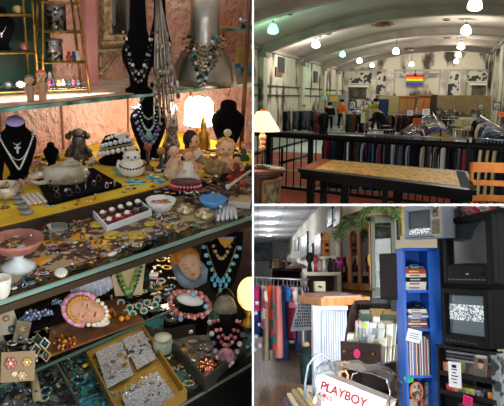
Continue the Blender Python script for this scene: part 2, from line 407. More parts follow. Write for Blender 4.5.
# tall black busts
def blackform(pxc, pyb, wpx, hpx, label, zz=zT, dy=0):
    p = P(pxc, pyb, zz)+Vector((0, dy, 0)); k = px(p); rz = CASE.face(p); t = thing('velvet_neck_form', label, 'jewellery bust', p, rz)
    b = MB(BLACKV); rr = [(.42, 0, .3), (.44, .03, .3), (.28, .06, .2), (.3, .15, .2), (.5, .28, .24), (.52, .36, .24), (.38, .46, .22), (.27, .55, .2), (.24, .75, .19), (.25, 1, .2)]
    b.loft([[Vector((math.cos(2*PI*j/18)*a*wpx*k, math.sin(2*PI*j/18)*d_*wpx*k, z*hpx*k)) for j in range(18)] for a, z, d_ in rr]); b.build('form_body', t)
    return p, rz, k
q_, rz_, k_ = blackform(139, 93, 31, 112, 'tall black velvet neck form with beaded necklaces beside the mirror')
mx = [m('#d8d4cc', .2), m('#16141a', .2), m('#9a8a78', .3), m('#1a1a20', .2)]
necklace(q_, rz_, 11*k_, 32*k_, 52*k_, 9*k_, mx, 1.9*k_, 'long crystal and jet necklace on the tall black form beside mirror')
necklace(q_, rz_, 14*k_, 46*k_, 58*k_, 8*k_, [m('#b9b4ac', .2, .5), m('#22222a', .2), m('#22222a', .2)], 1.5*k_, 'outer dark beaded necklace on the tall black form beside mirror')
for i in range(12):
    a = ((i % 2)*2-1); z_ = 20+i*2.6
    pass
q_, rz_, k_ = blackform(160, 88, 22, 120, 'black velvet neck form behind the hanging silver chains')
# silver dome with necklaces
p = P(214, 88, zT)+Vector((0, .07, 0)); k = px(p)
t = thing('silver_neck_stand', 'large silver dress form shoulder draped with bead collars', 'stand', p, CASE.face(p))
b = MB(m('#a9a498', .28, .9, n=.3, ns=4, h2='#77736a')); b.lathe([(33*k, 0), (32*k, 8*k), (29*k, 20*k), (24*k, 30*k), (17*k, 38*k), (14.5*k, 46*k), (14*k, 60*k), (14.5*k, 100*k)], n=28, sy=.5); b.build('form_body', t)
rz_ = CASE.face(p); q_ = p
cols = [[m('#9a7648', .3, .6), m('#6b4a2a', .4), m('#c9b48a', .3)], [m('#7c5a3a', .4), m('#b08c50', .3, .8)], [m('#3a2820', .4), m('#a08058', .3)], [m('#6a6a5c', .3), m('#c0a468', .3)]]
for i in range(7):
    necklace(q_, rz_, (15+i*.9)*k, (9+3.4*i)*k, (48-.5*i)*k, (12.5+1.3*i)*k, cols[i % 4], 1.15*k, 'bronze and brown bead collar around the silver form, %s' % ('tightest strand', 'second strand', 'third strand', 'fourth strand', 'fifth strand', 'sixth strand', 'lowest strand')[i])
necklace(q_-Vector((.03, .02, 0)), rz_, 13*k, 36*k, 48*k, 17*k, [m('#0f0e12', .15), m('#131018', .15), m('#1f8a94', .2)], 2.5*k, 'black and teal chunky necklace hanging at the silver form')
necklace(q_-Vector((.05, .04, 0)), rz_, 9*k, 40*k, 44*k, 17*k, [m('#0f0e12', .15), m('#c8c4c0', .15)], 1.8*k, 'black necklace with clear beads beside the chunky teal one')
# hanging chains
hp = CASE.ony(158, -6, 2.07)
cm = [m('#b9b4a8', .3, .8), m('#8f8a80', .35, .8), m('#a8946c', .3, .8), m('#6d6860', .4, .7), m('#d0ccc4', .3, .6), m('#7a6a50', .4, .6)]
pr_ = MB(m('#77706a', .3, .8)); a_ = hp; k = px(a_)
nm6 = ('silver', 'grey', 'brassy', 'dark', 'bright', 'bronze')
for i in range(14):
    dx = (-3+i*1.6); L_ = (74+rnd.uniform(0, 62)); t = thing('hanging_chain', '%s long necklace chain hanging in the bunch above the shelf' % nm6[i % 6], 'necklace', a_+Vector((0, 0, 0)), CASE.face(a_), 'long chains hung in a bunch')
    w2 = rnd.uniform(2, 5); x0_ = -2+i*.28; x1_ = 1+dx*.95
    loop = [Vector(((x0_+(x1_+w2-x0_)*u)*k, -.004*i, -u*L_*k)) for u in [j/9 for j in range(10)]]+[Vector(((x0_+(x1_-w2-x0_)*u)*k, -.004*i, -u*L_*k)) for u in [1-j/9 for j in range(10)]]
    mb = MB(cm[i % 6]); mb.tube(loop, .75*k, 4); mb.build('chain', t)
    for j in range(7):
        q = loop[rnd.randrange(4, 16)]; mb = MB(rnd.choice(cm+[m('#70303a', .3), m('#2a2a34', .3), m('#c9b9d0', .3)])); mb.sph(q+Vector((0, -.004, 0)), rnd.uniform(1.1, 2.3)*k, 6, 4, 1, .7, rnd.uniform(.8, 1.6)); mb.build('charm', t)
hk = MB(m('#3a3a3c', .3, .8)); hk.tube([a_+Vector((-.02, .0, .005)), a_+Vector((.0, .0, .006)), a_+Vector((.02, -.08, .006))], .004, 6)
hk.tube([a_+Vector((0, 0, .006)), a_+Vector((0, .0, .3))], .004, 6)
one('necklace_hook', hk, 'dark metal hook carrying the bunch of long chains', 'hook')
hb = MB(m('#8a8070', .5, n=.8, ns=60, h2='#3c342c'))       # beaded tower below the chains
p = P(172, 152, zM); k = px(p)
hb.lathe([(7*k, 0), (8*k, 8*k), (5*k, 18*k), (6.5*k, 26*k), (4*k, 36*k), (5*k, 44*k), (2*k, 52*k)], n=12, wob=.15, k=5)
one('filigree_bottle', hb, 'tall encrusted filigree bottle below the hanging chains', 'bottle', p)
# right side: green edged small shelf, tiled lamp, post, feathers
c = CASE.ony(242, 29, 2.25); k = px(c)
t = thing('small_glass_shelf', 'small green-edged glass shelf at the dark corner', 'shelf', c); b = MB(GE); b.box((0, 0, 0), (.3, .2, .012)); b.build('shelf_pane', t)
b = MB(BLACK); b.lathe([(.035, .0), (.03, .02), (.008, .03), (.008, .2)], n=10); one('black_figure_stand', b, 'black stand on the small green glass shelf', 'stand', c+Vector((.02, -.02, .006)))
b = MB(SILVER); b.tube([(-.08, 0, .035), (.03, 0, .035)], .008, 8); b.tube([(-.075, 0, .02), (-.075, 0, .05)], .012, 8)
b.sph((-.02, 0, .02), .02, 8, 5, 1, 1, 1)
one('chrome_spindle', b, 'chrome spindle ornament lying on the small glass shelf', 'ornament', c+Vector((.01, -.05, .008)))
c = CASE.ony(247, 60, 2.3); t = thing('tiled_panel', 'glazed tile panel in yellow and blue at the corner', 'panel', c)
b = MB(m('#d9b24c', .4, n=.5, ns=16, h2='#f0d890')); b.box((.0, 0, .03), (.16, .03, .09)); b.build('yellow_tile', t)
b = MB(m('#3a7fae', .3, n=.8, ns=30, h2='#a8d0c8', kind='voro')); b.box((.0, 0, -.05), (.16, .03, .07)); b.build('blue_tile', t)
b = MB(m('#7a4a26', .45, n=.6, ns=12, h2='#4a2a14', stretch=(8, 8, 1))); 
pA = CASE.ony(250, -5, 1.98); pB = CASE.ony(241, 150, 1.98); b.tube([pA, pB], .014, 4); one('wooden_post', b, 'brown wooden corner post of the display case', 'post')
b = MB(m('#c8642a', .9, n=.6, ns=60, h2='#e89a58'))
c = CASE.ony(222, 44, 2.43)
for i in range(26):
    a = rnd.uniform(-.35, .35); L_ = rnd.uniform(.09, .17); b.tube([(0, 0, 0), (math.sin(a)*L_*.5, -.01, L_*.6), (math.sin(a)*L_*1.1, -.015, L_)], .006, 4, r1=.002)
one('feather_bunch', b, 'bunch of orange feathers behind the silver form', 'feathers', c)

# ---- lit lamp behind the jewellery
p = P(199, 158, zM)+Vector((0, .18, 0)); p.z = zM; k = px(p); k = CASE.mpp(p)
pp = CASE.ony(199, 112, p.y); t = thing('table_lamp', 'lit table lamp with white shade below the upper glass shelf', 'lamp', Vector((pp.x, pp.y, zM)), CASE.face(pp))
hz = pp.z-zM; b = MB(GOLD); b.lathe([(9*k, 0), (9*k, 2*k), (3*k, 5*k), (5*k, hz*.35), (2*k, hz*.6), (1.5*k, hz)], n=12); b.build('lamp_base', t)
b = MB(m('#fff0d8', .6, em=6)); b.lathe([(15*k, hz-13*k), (14*k, hz+10*k), (11*k, hz+14*k)], n=20, cap=False); b.build('lamp_shade', t)
b = MB(SILVER); b.tube([(-10*k+j*2.2*k, -14*k, hz+15*k+4*k*math.sin(j/9*PI)) for j in range(10)], .7*k, 5); b.build('harp', t)
lamp('POINT', (pp.x-.02, pp.y-.12, pp.z), 1.6, (1, .82, .62), .06, name='lamp_glow')
b = MB(m('#b58a34', .3, .9)); p = P(203, 150, zM); k = px(p)
b.lathe([(7*k, 0), (7.5*k, 6*k), (6*k, 12*k), (6.5*k, 17*k), (3*k, 20*k), (3.4*k, 24*k), (2.4*k, 30*k), (.5*k, 34*k)], n=14, wob=.05, k=8); one('brass_bottle', b, 'brass lidded bottle in front of the lit lamp', 'bottle', p)

# ---- yellow display step
yM = P(90, 204, zM).y
x0_, x1_ = min(P(-30, 330, zB).x, P(-30, 430, zF).x)-.05, P(252, 170, zM).x+.25
t = thing('display_step', 'raised step covered in yellow cloth below the salmon wall', 'step')
b = MB(m('#d8b52c', .8, n=.5, ns=7, h2='#c79a1e', b=.3, bs=30)); b.box(((x0_+x1_)/2, (yM+yW)/2-.002, zM-.004), (x1_-x0_, yW-yM-.004, .008)); b.build('yellow_cloth', t)
b = MB(m('#3d2c1e', .5, n=.5, ns=20, h2='#1c140e', stretch=(1, 5, 20))); b.box(((x0_+x1_)/2, yM-.004, (zM+zB)/2-.002), (x1_-x0_, .012, zM-zB-.006)); b.build('wooden_riser', t)
# ---- counter glass
yB = P(125, 259, zB).y
t = thing('counter_glass', 'long glass counter top covered with scattered jewellery', 'counter')
b = MB(glass('#cfe6dc', .45)); b.box(((x0_+x1_)/2, (yB+yM)/2, zB-.006), (x1_-x0_, yM-yB-.0, .010)); b.build('glass_top', t)
b = MB(m('#a8946c', .5, n=1.1, ns=26, h2='#4a3422', kind='noise', nd=6)); b.box(((x0_+x1_)/2, (yB+yM)/2+.03, zB-.0005), (x1_-x0_, yM-yB-.075, .001)); b.build('clutter_reflection_liner', t)  # added mottled sheet; clutter and ceiling reflections painted into its colour
b = MB(m('#7f9c8c', .2, .2)); b.box(((x0_+x1_)/2, yB-.004, zB-.004), (x1_-x0_, .008, .012)); b.build('polished_edge', t)
b = MB(m('#4a3a26', .35, .5)); b.box(((x0_+x1_)/2, yB-.002, zB-.024), (x1_-x0_, .016, .022)); b.build('bronze_rail', t)

# ---------------------------------------------------------------- items on the yellow step
LAV = m('#b6a4e0', .7)
q_, rz_, k_ = bust(20, 179, 37, 58, zM, 'black velvet bust with lavender top and silver necklaces', LAV)
necklace(q_, rz_, 8.5*k_, 12*k_, 49*k_, 8.5*k_, [m('#8fb0b4', .3)], .9*k_, 'short pale blue beaded choker on the lavender topped bust', (SILVER, 4*k_, 'cross'))
necklace(q_, rz_, 15*k_, 26*k_, 48*k_, 9.5*k_, [SILVER], .55*k_, 'middle silver chain on the lavender topped bust', thin=True)
necklace(q_, rz_, 17*k_, 36*k_, 48*k_, 9.5*k_, [PEARL], 1.1*k_, 'long pearl strand on the lavender topped bust', v=.9)
q_, rz_, k_ = bust(0, 182, 12, 36, zM, 'dark slim bust cut by the picture edge')
def gem_bust(): pass
q_, rz_, k_ = bust(149, 158, 36, 58, zM, 'black bust wearing purple and blue bead necklaces with jade drop', None)
V = [m('#5d5a80', .25), m('#6f8fa8', .25), m('#7a5c8a', .25), m('#8fa8b4', .25)]
necklace(q_, rz_, 15*k_, 34*k_, 50*k_, 9*k_, V, 2.0*k_, 'outer purple and blue bead necklace above the jade drop bust')
necklace(q_, rz_, 13*k_, 29*k_, 50*k_, 10*k_, [V[1], V[2]], 1.7*k_, 'inner purple bead necklace beside the jade drop strand')
necklace(q_, rz_, 10*k_, 21*k_, 51*k_, 10*k_, [m('#b9cfd0', .3)], 1.2*k_, 'pale blue bead necklace with jade teardrop', (m('#7fae98', .2), 5*k_, 'drop'))
necklace(q_, rz_, 9*k_, 12*k_, 53*k_, 9*k_, [m('#a8b8bc', .3), SILVER], 1.1*k_, 'short silver blue choker on the jade drop bust')
q_, rz_, k_ = bust(227, 152, 33, 48, zM, 'wide black bust with oval cameo pendant near the post', d=.45)
necklace(q_, rz_, 8*k_, 17*k_, 42*k_, 7*k_, [m('#555048', .3, .7)], .6*k_, 'thin dark chain with silver cameo on the wide bust', (m('#cfcabf', .3), 4*k_, 'disc'), thin=True)
necklace(q_, rz_, 12*k_, 30*k_, 40*k_, 7*k_, [m('#3c3a3a', .2, .5)], .5*k_, 'long thin dark chain on the wide bust', (m('#8c8a80', .3, .6), 2.5*k_, 'disc'), thin=True)
b = MB(m('#5a4a30', .3, .8)); p = P(227, 150, zM); k = px(p)
# neck of wide bust capped with tortoiseshell stone
b.sph((0, 0, 0), 3.2*k, 8, 6, .8, .5, 1.5); one('amber_clip', b, 'tortoiseshell oval clip on the neck of the wide bust', 'clip', p+Vector((0, -.02, 44*k)), CASE.face(p))
# small black ring bust + opal shard
q_, rz_, k_ = bust(52, 166, 15, 22, zM, 'small black ring display bust behind the glass swan')
b = MB(m('#c8bcae', .15, .2, n=.5, ns=14, h2='#a8b8c8')); p = P(75, 160, zM); k = px(p); b.prism([(-7*k, 0), (7*k, 0), (7.5*k, 9*k), (3*k, 17*k), (-3*k, 18*k), (-7*k, 11*k)], -1*k, 1*k); one('opal_plaque', b, 'iridescent opal coloured plaque behind the glass swan', 'plaque', p, CASE.face(p), rx=-.15)
# dark animal figurine
p = P(79, 160, zM); k = px(p); t = thing('bronze_owl', 'dark bronze animal figure group beside the black coil stand', 'figurine', p, CASE.face(p)); B2 = m('#2b2622', .35, .4, n=.5, ns=40, h2='#5a4e44')
b = MB(B2); b.lathe([(11*k, 0), (10*k, 5*k), (6*k, 12*k), (7*k, 19*k), (5*k, 24*k)], n=12, sy=.7, wob=.12, k=3); b.sph((0, 0, 27*k), 6*k, 10, 6, 1, .8, .8)
for sx in (-1, 1): b.sph((sx*9*k, 0, 24*k), 3.5*k, 8, 5); b.sph((sx*6.5*k, -2*k, 28*k), 2.5*k, 6, 4); b.tube([(sx*5*k, 0, 15*k), (sx*10*k, -2*k, 10*k), (sx*12*k, -2*k, 4*k)], 2*k, 6)
b.build('figure_body', t); b = MB(m('#6d5850', .3)); b.sph((1*k, -1*k, 28*k), 5*k, 10, 6, 1, .8, .9); b.build('polished_head', t)
# glass swan
CREAM = m('#e6dcc6', .1, n=.5, ns=12, h2='#b8a682', tr=.35)
p = P(62, 186, zM); k = px(p); t = thing('glass_swan_dish', 'cream swirled glass swan dish on the yellow cloth', 'dish', p, CASE.face(p))
b = MB(CREAM); b.lathe([(14*k, 0), (19*k, 4*k), (22*k, 12*k), (19*k, 19*k), (10*k, 22*k), (8*k, 17*k)], (4*k, 0, 0), 18, sy=.5, wob=.06, k=9); b.build('dish_body', t)
b = MB(CREAM)
for r_0, z_ in ((9, 20), (6, 22), (3, 24)): b.tube([(10*k+r_0*k*math.cos(a), r_0*.5*k*math.sin(a), z_*k+.6*a*k) for a in [i*.5 for i in range(12)]], 2.2*k, 6)
b.build('rosette', t)
b = MB(CREAM); b.tube([(-14*k, 0, 12*k), (-20*k, -2*k, 14*k), (-26*k, -3*k, 11*k), (-31*k, -4*k, 13*k)], 4*k, 8, r1=1.5*k); b.tube([(-12*k, -3*k, 6*k), (-22*k, -5*k, 5*k), (-29*k, -6*k, 8*k)], 3*k, 8, r1=1.2*k); b.build('neck', t)
# black coil with white beads
p = P(117, 163, zM); k = px(p); rz = CASE.face(p); t = thing('velvet_coil_stand', 'round black velvet stand with white bead necklaces wound on it', 'stand', p, rz)
b = MB(BLACKV); b.lathe([(17*k, 0), (18*k, 3*k), (12*k, 7*k), (14*k, 12*k), (15*k, 20*k), (11*k, 27*k), (4*k, 29*k)], n=18, sy=.75); b.build('stand_body', t)
for i, (rr, zz, r0, mt, lb) in enumerate([(17, 12, 2.6, WHITE, 'chunky white bead necklace wound low around the black round stand'), (14.5, 20, 2.4, m('#d9dfe6', .3), 'pale white pebble bead necklace around the middle of the round stand'), (10.5, 26, 1.8, PEARL, 'pearl bead strand near the top of the round black stand'), (16.5, 16, 1.0, m('#b8a878', .3, .5), 'thin gold bead strand around the round black stand')]):
    b = MB(mt); N = int(2*PI*rr/(r0*1.9)); b.beads([Vector((math.cos(2*PI*j/N)*rr*k, math.sin(2*PI*j/N)*rr*k*.78, (zz+5*math.sin(2*PI*j/N+2.4))*k)) for j in range(N)], r0*k, 7, 5); one('bead_necklace', b, lb, 'necklace', p, rz)
b = MB(m('#dccabe', .3)); b.sph((0, 0, 0), 5.5*k, 12, 6, 1.1, .5, .9); one('shell_cameo', b, 'pink white shell cameo propped on the round black stand', 'cameo', p+Vector((.0, -.03, 27*k)), rz, rx=-.4)
# white cat
p = P(132, 176, zM); k = px(p); rz = CASE.face(p); t = thing('ceramic_cat', 'white ceramic cat figurine with black markings', 'figurine', p, rz)
CT = m('#e3dccb', .2); b = MB(CT); b.lathe([(8*k, 0), (12*k, 3*k), (13*k, 9*k), (11*k, 15*k), (8*k, 18*k)], n=16, sy=.8); b.sph((0, -1*k, 20*k), 8*k, 12, 8, 1.1, .9, .75)
for sx in (-1, 1): b.lathe([(2.8*k, 0), (.3*k, 5*k)], (sx*5.5*k, 0, 23.5*k), 6)
b.tube([(-11*k, 0, 5*k), (-14*k, 0, 10*k), (-12*k, 0, 16*k)], 1.8*k, 6); b.build('cat_body', t)
b = MB(m('#15120f', .3))
for j in range(12): a = -2.9+j*.245; b.sph((11.6*k*math.cos(a), 9.6*k*math.sin(a), (11.5-2*math.sin(j*.3))*k), 1.3*k, 5, 4, 1.2, 1, 1)
for sx in (-1, 1): b.sph((sx*3.4*k, -7.8*k, 21*k), 1.3*k, 6, 4); b.sph((sx*5.6*k, -1*k, 27*k), 1.5*k, 5, 4)
b.sph((0, -8.6*k, 18.6*k), .9*k, 6, 4); b.build('black_markings', t)
# stones rings etc
RINGC = [('#8a5038', 'brown'), ('#a07040', 'amber'), ('#6a4030', 'russet')]
for i, (a, c_, h_) in enumerate([(148, 168, 30), (161, 168, 26), (166, 164, 26)]):
    p = P(a, c_, zM); k = px(p); t = thing('ring_stand', '%s agate ring on a slim dark stand before the bead bust' % RINGC[i][1], 'ring', p, CASE.face(p))
    b = MB(m('#241c1a', .4)); b.lathe([(5*k, 0), (4*k, 1.5*k), (1.5*k, 4*k), (2*k, (h_-12)*k)], n=10); b.build('stand_stem', t)
    b = MB(jewel(RINGC[i][0])); b.sph((0, 0, (h_-9)*k), 4.2*k, 10, 6, 1, .6, 1); b.build('agate_stone', t)

# ---- small jewellery generator
USED = {}
def trinket(kind, p, rz, s, c1, c2, where, tilt=0):
    (h1, n1), (h2_, n2) = c1, c2; A, B_ = m(h1, .22, .3), m(h2_, .3, .7)
    if kind == 'ring':
        b = MB(B_); b.tube([(s*.75*math.cos(a), 0, s*.8+s*.75*math.sin(a)) for a in [i*PI/6 for i in range(12)]], s*.14, 5, closed=True); b.use(A).sph((0, 0, s*1.75), s*.55, 8, 5, 1, .8, .6)
        nm, cat, lb = 'gemstone_ring', 'ring', '%s stone ring in %s metal' % (n1, n2)
    elif kind == 'brooch':
        b = MB(B_); b.sph((0, 0, s*.15), s*.55, 9, 4, 1, 1, .4)
        for j in range(9): a = j*2*PI/9; b.sph((s*.85*math.cos(a), s*.85*math.sin(a), s*.15), s*.3, 6, 4, 1, 1, .5)
        b.use(A).sph((0, 0, s*.35), s*.4, 8, 5, 1, 1, .6); nm, cat, lb = 'flower_brooch', 'brooch', '%s flower brooch with %s centre' % (n2, n1)
    elif kind == 'bracelet':
        N = 14; b = MB(A); ms = [A, A, B_]
        for j in range(N): b.use(ms[j % 3]); b.sph((s*1.5*math.cos(2*PI*j/N), s*1.2*math.sin(2*PI*j/N), s*.3), s*.33, 6, 4)
        nm, cat, lb = 'bead_bracelet', 'bracelet', '%s bead bracelet with %s spacers' % (n1, n2)
    elif kind == 'stud':
        b = MB(A); b.sph((-s*.7, 0, s*.2), s*.5, 8, 5, 1, 1, .6); b.sph((s*.7, s*.2, s*.2), s*.5, 8, 5, 1, 1, .6); b.use(B_).tube([(-s, 0, s*.08), (s, s*.2, s*.08)], s*.12, 4)
        nm, cat, lb = 'pair_of_earrings', 'earrings', '%s and %s button earrings' % (n1, n2)
    elif kind == 'drop':
        b = MB(B_); b.tube([(s*1.6*u, s*.5*math.sin(u*5), s*.12) for u in [-1+i/6 for i in range(13)]], s*.12, 4)
        b.use(A).sph((s*1.6, 0, s*.25), s*.5, 8, 5, 1.4, .8, .5); b.sph((-s*1.6, 0, s*.25), s*.42, 8, 5, 1.2, .8, .5)
        nm, cat, lb = 'drop_pendant', 'pendant', '%s drop pendant on %s chain' % (n1, n2)
    elif kind == 'stone':
        b = MB(A); b.sph((0, 0, s*.3), s*.9, 7, 4, 1.3, .8, .4); nm, cat, lb = 'polished_stone', 'stone', 'polished %s stone piece' % n1
    elif kind == 'chain':
        b = MB(B_); q = Vector((0, 0, s*.12)); pts = []; a = rnd.uniform(0, 6)
        for j in range(22): a += rnd.uniform(-.9, 1.2); q = q+Vector((math.cos(a), math.sin(a), 0))*s*.55; q.x = max(-2.4*s, min(2.4*s, q.x)); q.y = max(-1.8*s, min(1.8*s, q.y)); pts.append(q.copy())
        b.tube(pts, s*.16, 4); b.use(A).beads(pts[::4], s*.34, 6, 4); nm, cat, lb = 'heaped_chain', 'necklace', 'heaped %s chain with %s beads' % (n2, n1)
    elif kind == 'clip':
        b = MB(B_); b.slab([(s*1.3*math.cos(a)*(.8+.2*math.cos(3*a)), s*.8*math.sin(a), ) for a in [i*PI/8 for i in range(16)]], 0, s*.25)
        for j in range(6): b.use(A).sph((s*(-1+.4*j), s*.25*math.sin(j*2), s*.3), s*.24, 6, 4)
        nm, cat, lb = 'jewelled_clip', 'brooch', '%s clip with %s gems' % (n2, n1)
    elif kind == 'oval':
        b = MB(B_); b.lathe([(s, 0), (s*1.05, s*.12), (s*.9, s*.25), (.001, s*.25)], n=16, sx=.75, sy=1.15)
        b.use(A).lathe([(s*.85, s*.24), (s*.6, s*.42), (.001, s*.48)], n=16, sx=.75, sy=1.15); nm, cat, lb = 'oval_cameo', 'cameo', 'oval %s cameo with %s rim' % (n1, n2)
    elif kind == 'box':
        b = MB(A); b.box((0, 0, s*.45), (s*1.9, s*1.5, s*.9), bev=s*.1); b.use(B_).box((0, 0, s*.95), (s*2, s*1.6, s*.14), bev=s*.05); b.box((0, -s*.8, s*.7), (s*.3, s*.1, s*.4))
        nm, cat, lb = 'ring_box', 'box', 'little %s box with %s lid rim' % (n1, n2)
    o = one(nm, b, lb+' '+where, cat, p, rz, 'small jewellery pieces '+where)
    if tilt: o.matrix_world = o.matrix_world @ Matrix.Rotation(tilt, 4, 'X')
    return o
COLS = [('#c8a24a', 'gold'), ('#d8d2c4', 'cream'), ('#b8bcc4', 'silvery'), ('#7a2c30', 'garnet'), ('#2c6a80', 'teal'), ('#24406e', 'sapphire'), ('#20181a', 'jet'), ('#a86a34', 'amber'), ('#5c8a68', 'jade'), ('#8a6a9a', 'lilac'), ('#d89aa0', 'pink'), ('#e8e0d0', 'pearl'), ('#60584c', 'smoky'), ('#c85a34', 'coral')]
METS = [('#b8913e', 'gold'), ('#b9b9bd', 'silver'), ('#7a6a4a', 'antique brass'), ('#55504a', 'darkened')]
def scatter(n, region, z, where, kinds, sr=(2.2, 3.6), cols=COLS, avoid=(), seed=1, lift=.001):
    R_ = random.Random(seed); done = []; tries = 0
    while len(done) < n and tries < n*60:
        tries += 1; u, v = R_.random(), R_.random()
        (ax, ay), (bx, by), (cx_, cy_), (dx_, dy_) = region     # TL, TR, BR, BL
        x = (ax*(1-u)+bx*u)*(1-v)+(dx_*(1-u)+cx_*u)*v; y = (ay*(1-u)+by*u)*(1-v)+(dy_*(1-u)+cy_*u)*v
        s = R_.uniform(*sr)
        if any(a0-2 < x < a1+2 and b0-1 < y < b1+2 for a0, b0, a1, b1 in avoid): continue
        if any(math.hypot(x-a, (y-c)*1.5) < (s+s2)*1.12 for a, c, s2 in done): continue
        done.append((x, y, s)); p = P(x, y, z); p.z += lift
        trinket(R_.choice(kinds), p, R_.uniform(0, 6.28), s*px(p), R_.choice(cols), R_.choice(METS), where)
KA = ['ring', 'brooch', 'stud', 'drop', 'chain', 'clip', 'oval', 'bracelet', 'stone']
WARM = [COLS[i] for i in (0, 1, 2, 7, 11, 12, 3, 1, 2)]
# velvet pad with rings
c4 = [P(37, 183, zM), P(93, 171, zM), P(122, 188, zM), P(49, 207, zM)]
PADP = P(78, 190, zM); b = MB(BLACKV); b.slab([(q.x-PADP.x, q.y-PADP.y) for q in reversed(c4)], 0.001, .014)
one('velvet_ring_pad', b, 'flat black velvet pad carrying rows of rings', 'pad', PADP)
scatter(18, ((50, 186), (92, 176), (116, 187), (56, 201)), zM+.014, 'on the black velvet pad', ['ring', 'ring', 'oval', 'stud'], (3.0, 4.2), [COLS[i] for i in (2, 1, 5, 3, 12, 2, 10)], seed=3)
av = [(0, 150, 40, 182), (37, 168, 122, 208), (96, 150, 146, 177)]
scatter(20, ((40, 206), (120, 186), (170, 182), (62, 210)), zM, 'along the yellow cloth', ['stud', 'oval', 'clip', 'brooch', 'stud'], (2, 3), WARM, seed=4)
scatter(13, ((126, 178), (172, 160), (172, 178), (132, 190)), zM, 'on the cloth right of the cat', ['stone', 'brooch', 'oval', 'drop'], (2.6, 3.8), [COLS[4], COLS[1], COLS[4], COLS[5], COLS[2]], seed=5)
for i, (a, c_, w_) in enumerate([(118, 170, 6), (130, 182, 6), (140, 184, 7), (152, 178, 7), (120, 176, 5), (160, 182, 6)]):
    p = P(a, c_, zM); k = px(p); b = MB(TEAL); b.slab([(w_*k*math.cos(t_)*rnd.uniform(.8, 1.1), w_*k*.9*math.sin(t_)) for t_ in [j*PI/4 for j in range(8)]], .001, .006)
    one('turquoise_slab', b, 'flat turquoise stone slab on the yellow cloth near the cat', 'stone', p, rnd.uniform(0, 3), 'turquoise slabs')
# pearl cuff, grey stones, coral strand
p = P(34, 201, zM); k = px(p); b = MB(m('#cfc4ae', .3))
for i in range(4):
    for j in range(6): b.sph(((-7.5+i*5)*k, (-9+j*3.8)*k*1.5, 2*k), 2.3*k, 7, 4, 1.1, 1, .7)
one('pearl_cuff', b, 'wide cream pearl cuff of four rows on yellow cloth', 'bracelet', p, CASE.face(p)+.25)
b = MB(m('#8d9698', .4, n=.4, ns=40, h2='#6c767a'))
for i, (a, c_) in enumerate([(16, 188), (18, 193), (18, 199), (20, 204), (24, 209), (27, 214)]):
    q = P(a, c_, zM); b.sph(q+Vector((0, 0, .006)), .02, 8, 4, 1.2, 1, .3)
one('stone_bracelet', b, 'grey slab stone bracelet beside the pearl cuff', 'bracelet')
b = MB(m('#d8a89a', .4))
for i in range(26):
    q = P(12+i, 187-i*.35+2*math.sin(i*1.3), zM); b.sph(q+Vector((0, 0, .006)), .0075, 6, 4)
one('coral_strand', b, 'pale pink coral necklace below the lavender topped bust', 'necklace')
def bowl(pxc, pyb, rpx, hpx, z, label, mat, n_in, where, seed, foot=None, kinds=('ring', 'brooch', 'clip'), cols=WARM, prof=None, sy=1, zf=0):
    p = P(pxc, pyb, z); k = px(p); t = thing('footed_bowl' if foot else 'jewellery_bowl', label, 'bowl', p, CASE.face(p)); f0 = (foot[0]*k if foot else 0)
    pr = prof or [(.35, 0), (.7, .2), (.95, .7), (1.0, 1.0), (.95, .98), (.88, .7), (.6, .3), (.001, .25)]
    b = MB(mat); b.lathe([(a*rpx*k, f0+c*hpx*k) for a, c in pr], n=26, cap=False, wob=.015, k=13); b.build('bowl_body', t)
    if foot: b = MB(foot[2]); b.lathe([(foot[1]*k, 0), (foot[1]*.9*k, .06*foot[0]*k+2*k), (foot[1]*.3*k, foot[0]*k*.6), (.3*rpx*k, f0+.02)], n=22); b.build('foot', t)
    R_ = random.Random(seed)
    for i in range(n_in):
        a, rr = R_.uniform(0, 6.28), math.sqrt(R_.random())*.68*rpx*k
        q = p+Vector((rr*math.cos(a), rr*math.sin(a), f0+hpx*k*(.62+.1*R_.random()))); trinket(R_.choice(kinds), q, R_.uniform(0, 6), R_.uniform(2.4, 3.6)*k, R_.choice(cols), R_.choice(METS), where)
    return p, k
bowl(5, 199, 15, 15, zM, 'shallow pressed glass bowl of brown jewels at the cloth end', m('#a08a70', .3, n=.6, ns=30, h2='#d8cab0'), 9, 'in the pressed glass bowl', 6)
# ---- doll group right
HAIRD = m('#2a1410', .6); SK = m('#d8a078', .5)
p = P(196, 172, zM); k = px(p); rz = CASE.face(p); t = thing('girl_doll', 'dark haired doll lying back in a long beige skirt', 'doll', p, rz)
b = MB(SK); b.sph((-3*k, -2*k, 31*k), 7*k, 14, 10, .85, .9, 1.1); b.sph((-.5*k, -8.5*k, 30*k), 1.2*k, 6, 4); b.tube([(-2*k, 0, 26*k), (-1*k, 0, 20*k)], 3*k, 8); b.build('head', t)
b = MB(HAIRD); b.sph((-6*k, 1*k, 33*k), 8.5*k, 12, 8, .9, 1, 1.1); b.sph((-7*k, 2*k, 24*k), 6*k, 10, 6, .8, .8, 1.3); b.build('hair', t)
b = MB(m('#4a2320', .4)); b.sph((-.0*k, -8*k, 32.5*k), 1.1*k, 6, 4); b.sph((-5*k, -7.6*k, 32.5*k), 1.1*k, 6, 4); b.use(m('#b04038', .4)).sph((-2.4*k, -8.4*k, 27.5*k), 1.2*k, 6, 4, 1.4, .7, .5); b.build('face_paint', t)
b = MB(m('#e0d2b8', .7)); b.tube([(-1*k, 0, 22*k), (2*k, -1*k, 14*k)], 5*k, 10, r1=5.5*k); b.build('blouse', t)
b = MB(m('#a08458', .7, n=.5, ns=50, h2='#7d6038')); b.tube([(2*k, -1*k, 15*k), (12*k, -4*k, 8*k), (26*k, -8*k, 2.5*k)], 5*k, 14, r1=10*k); b.build('skirt', t)
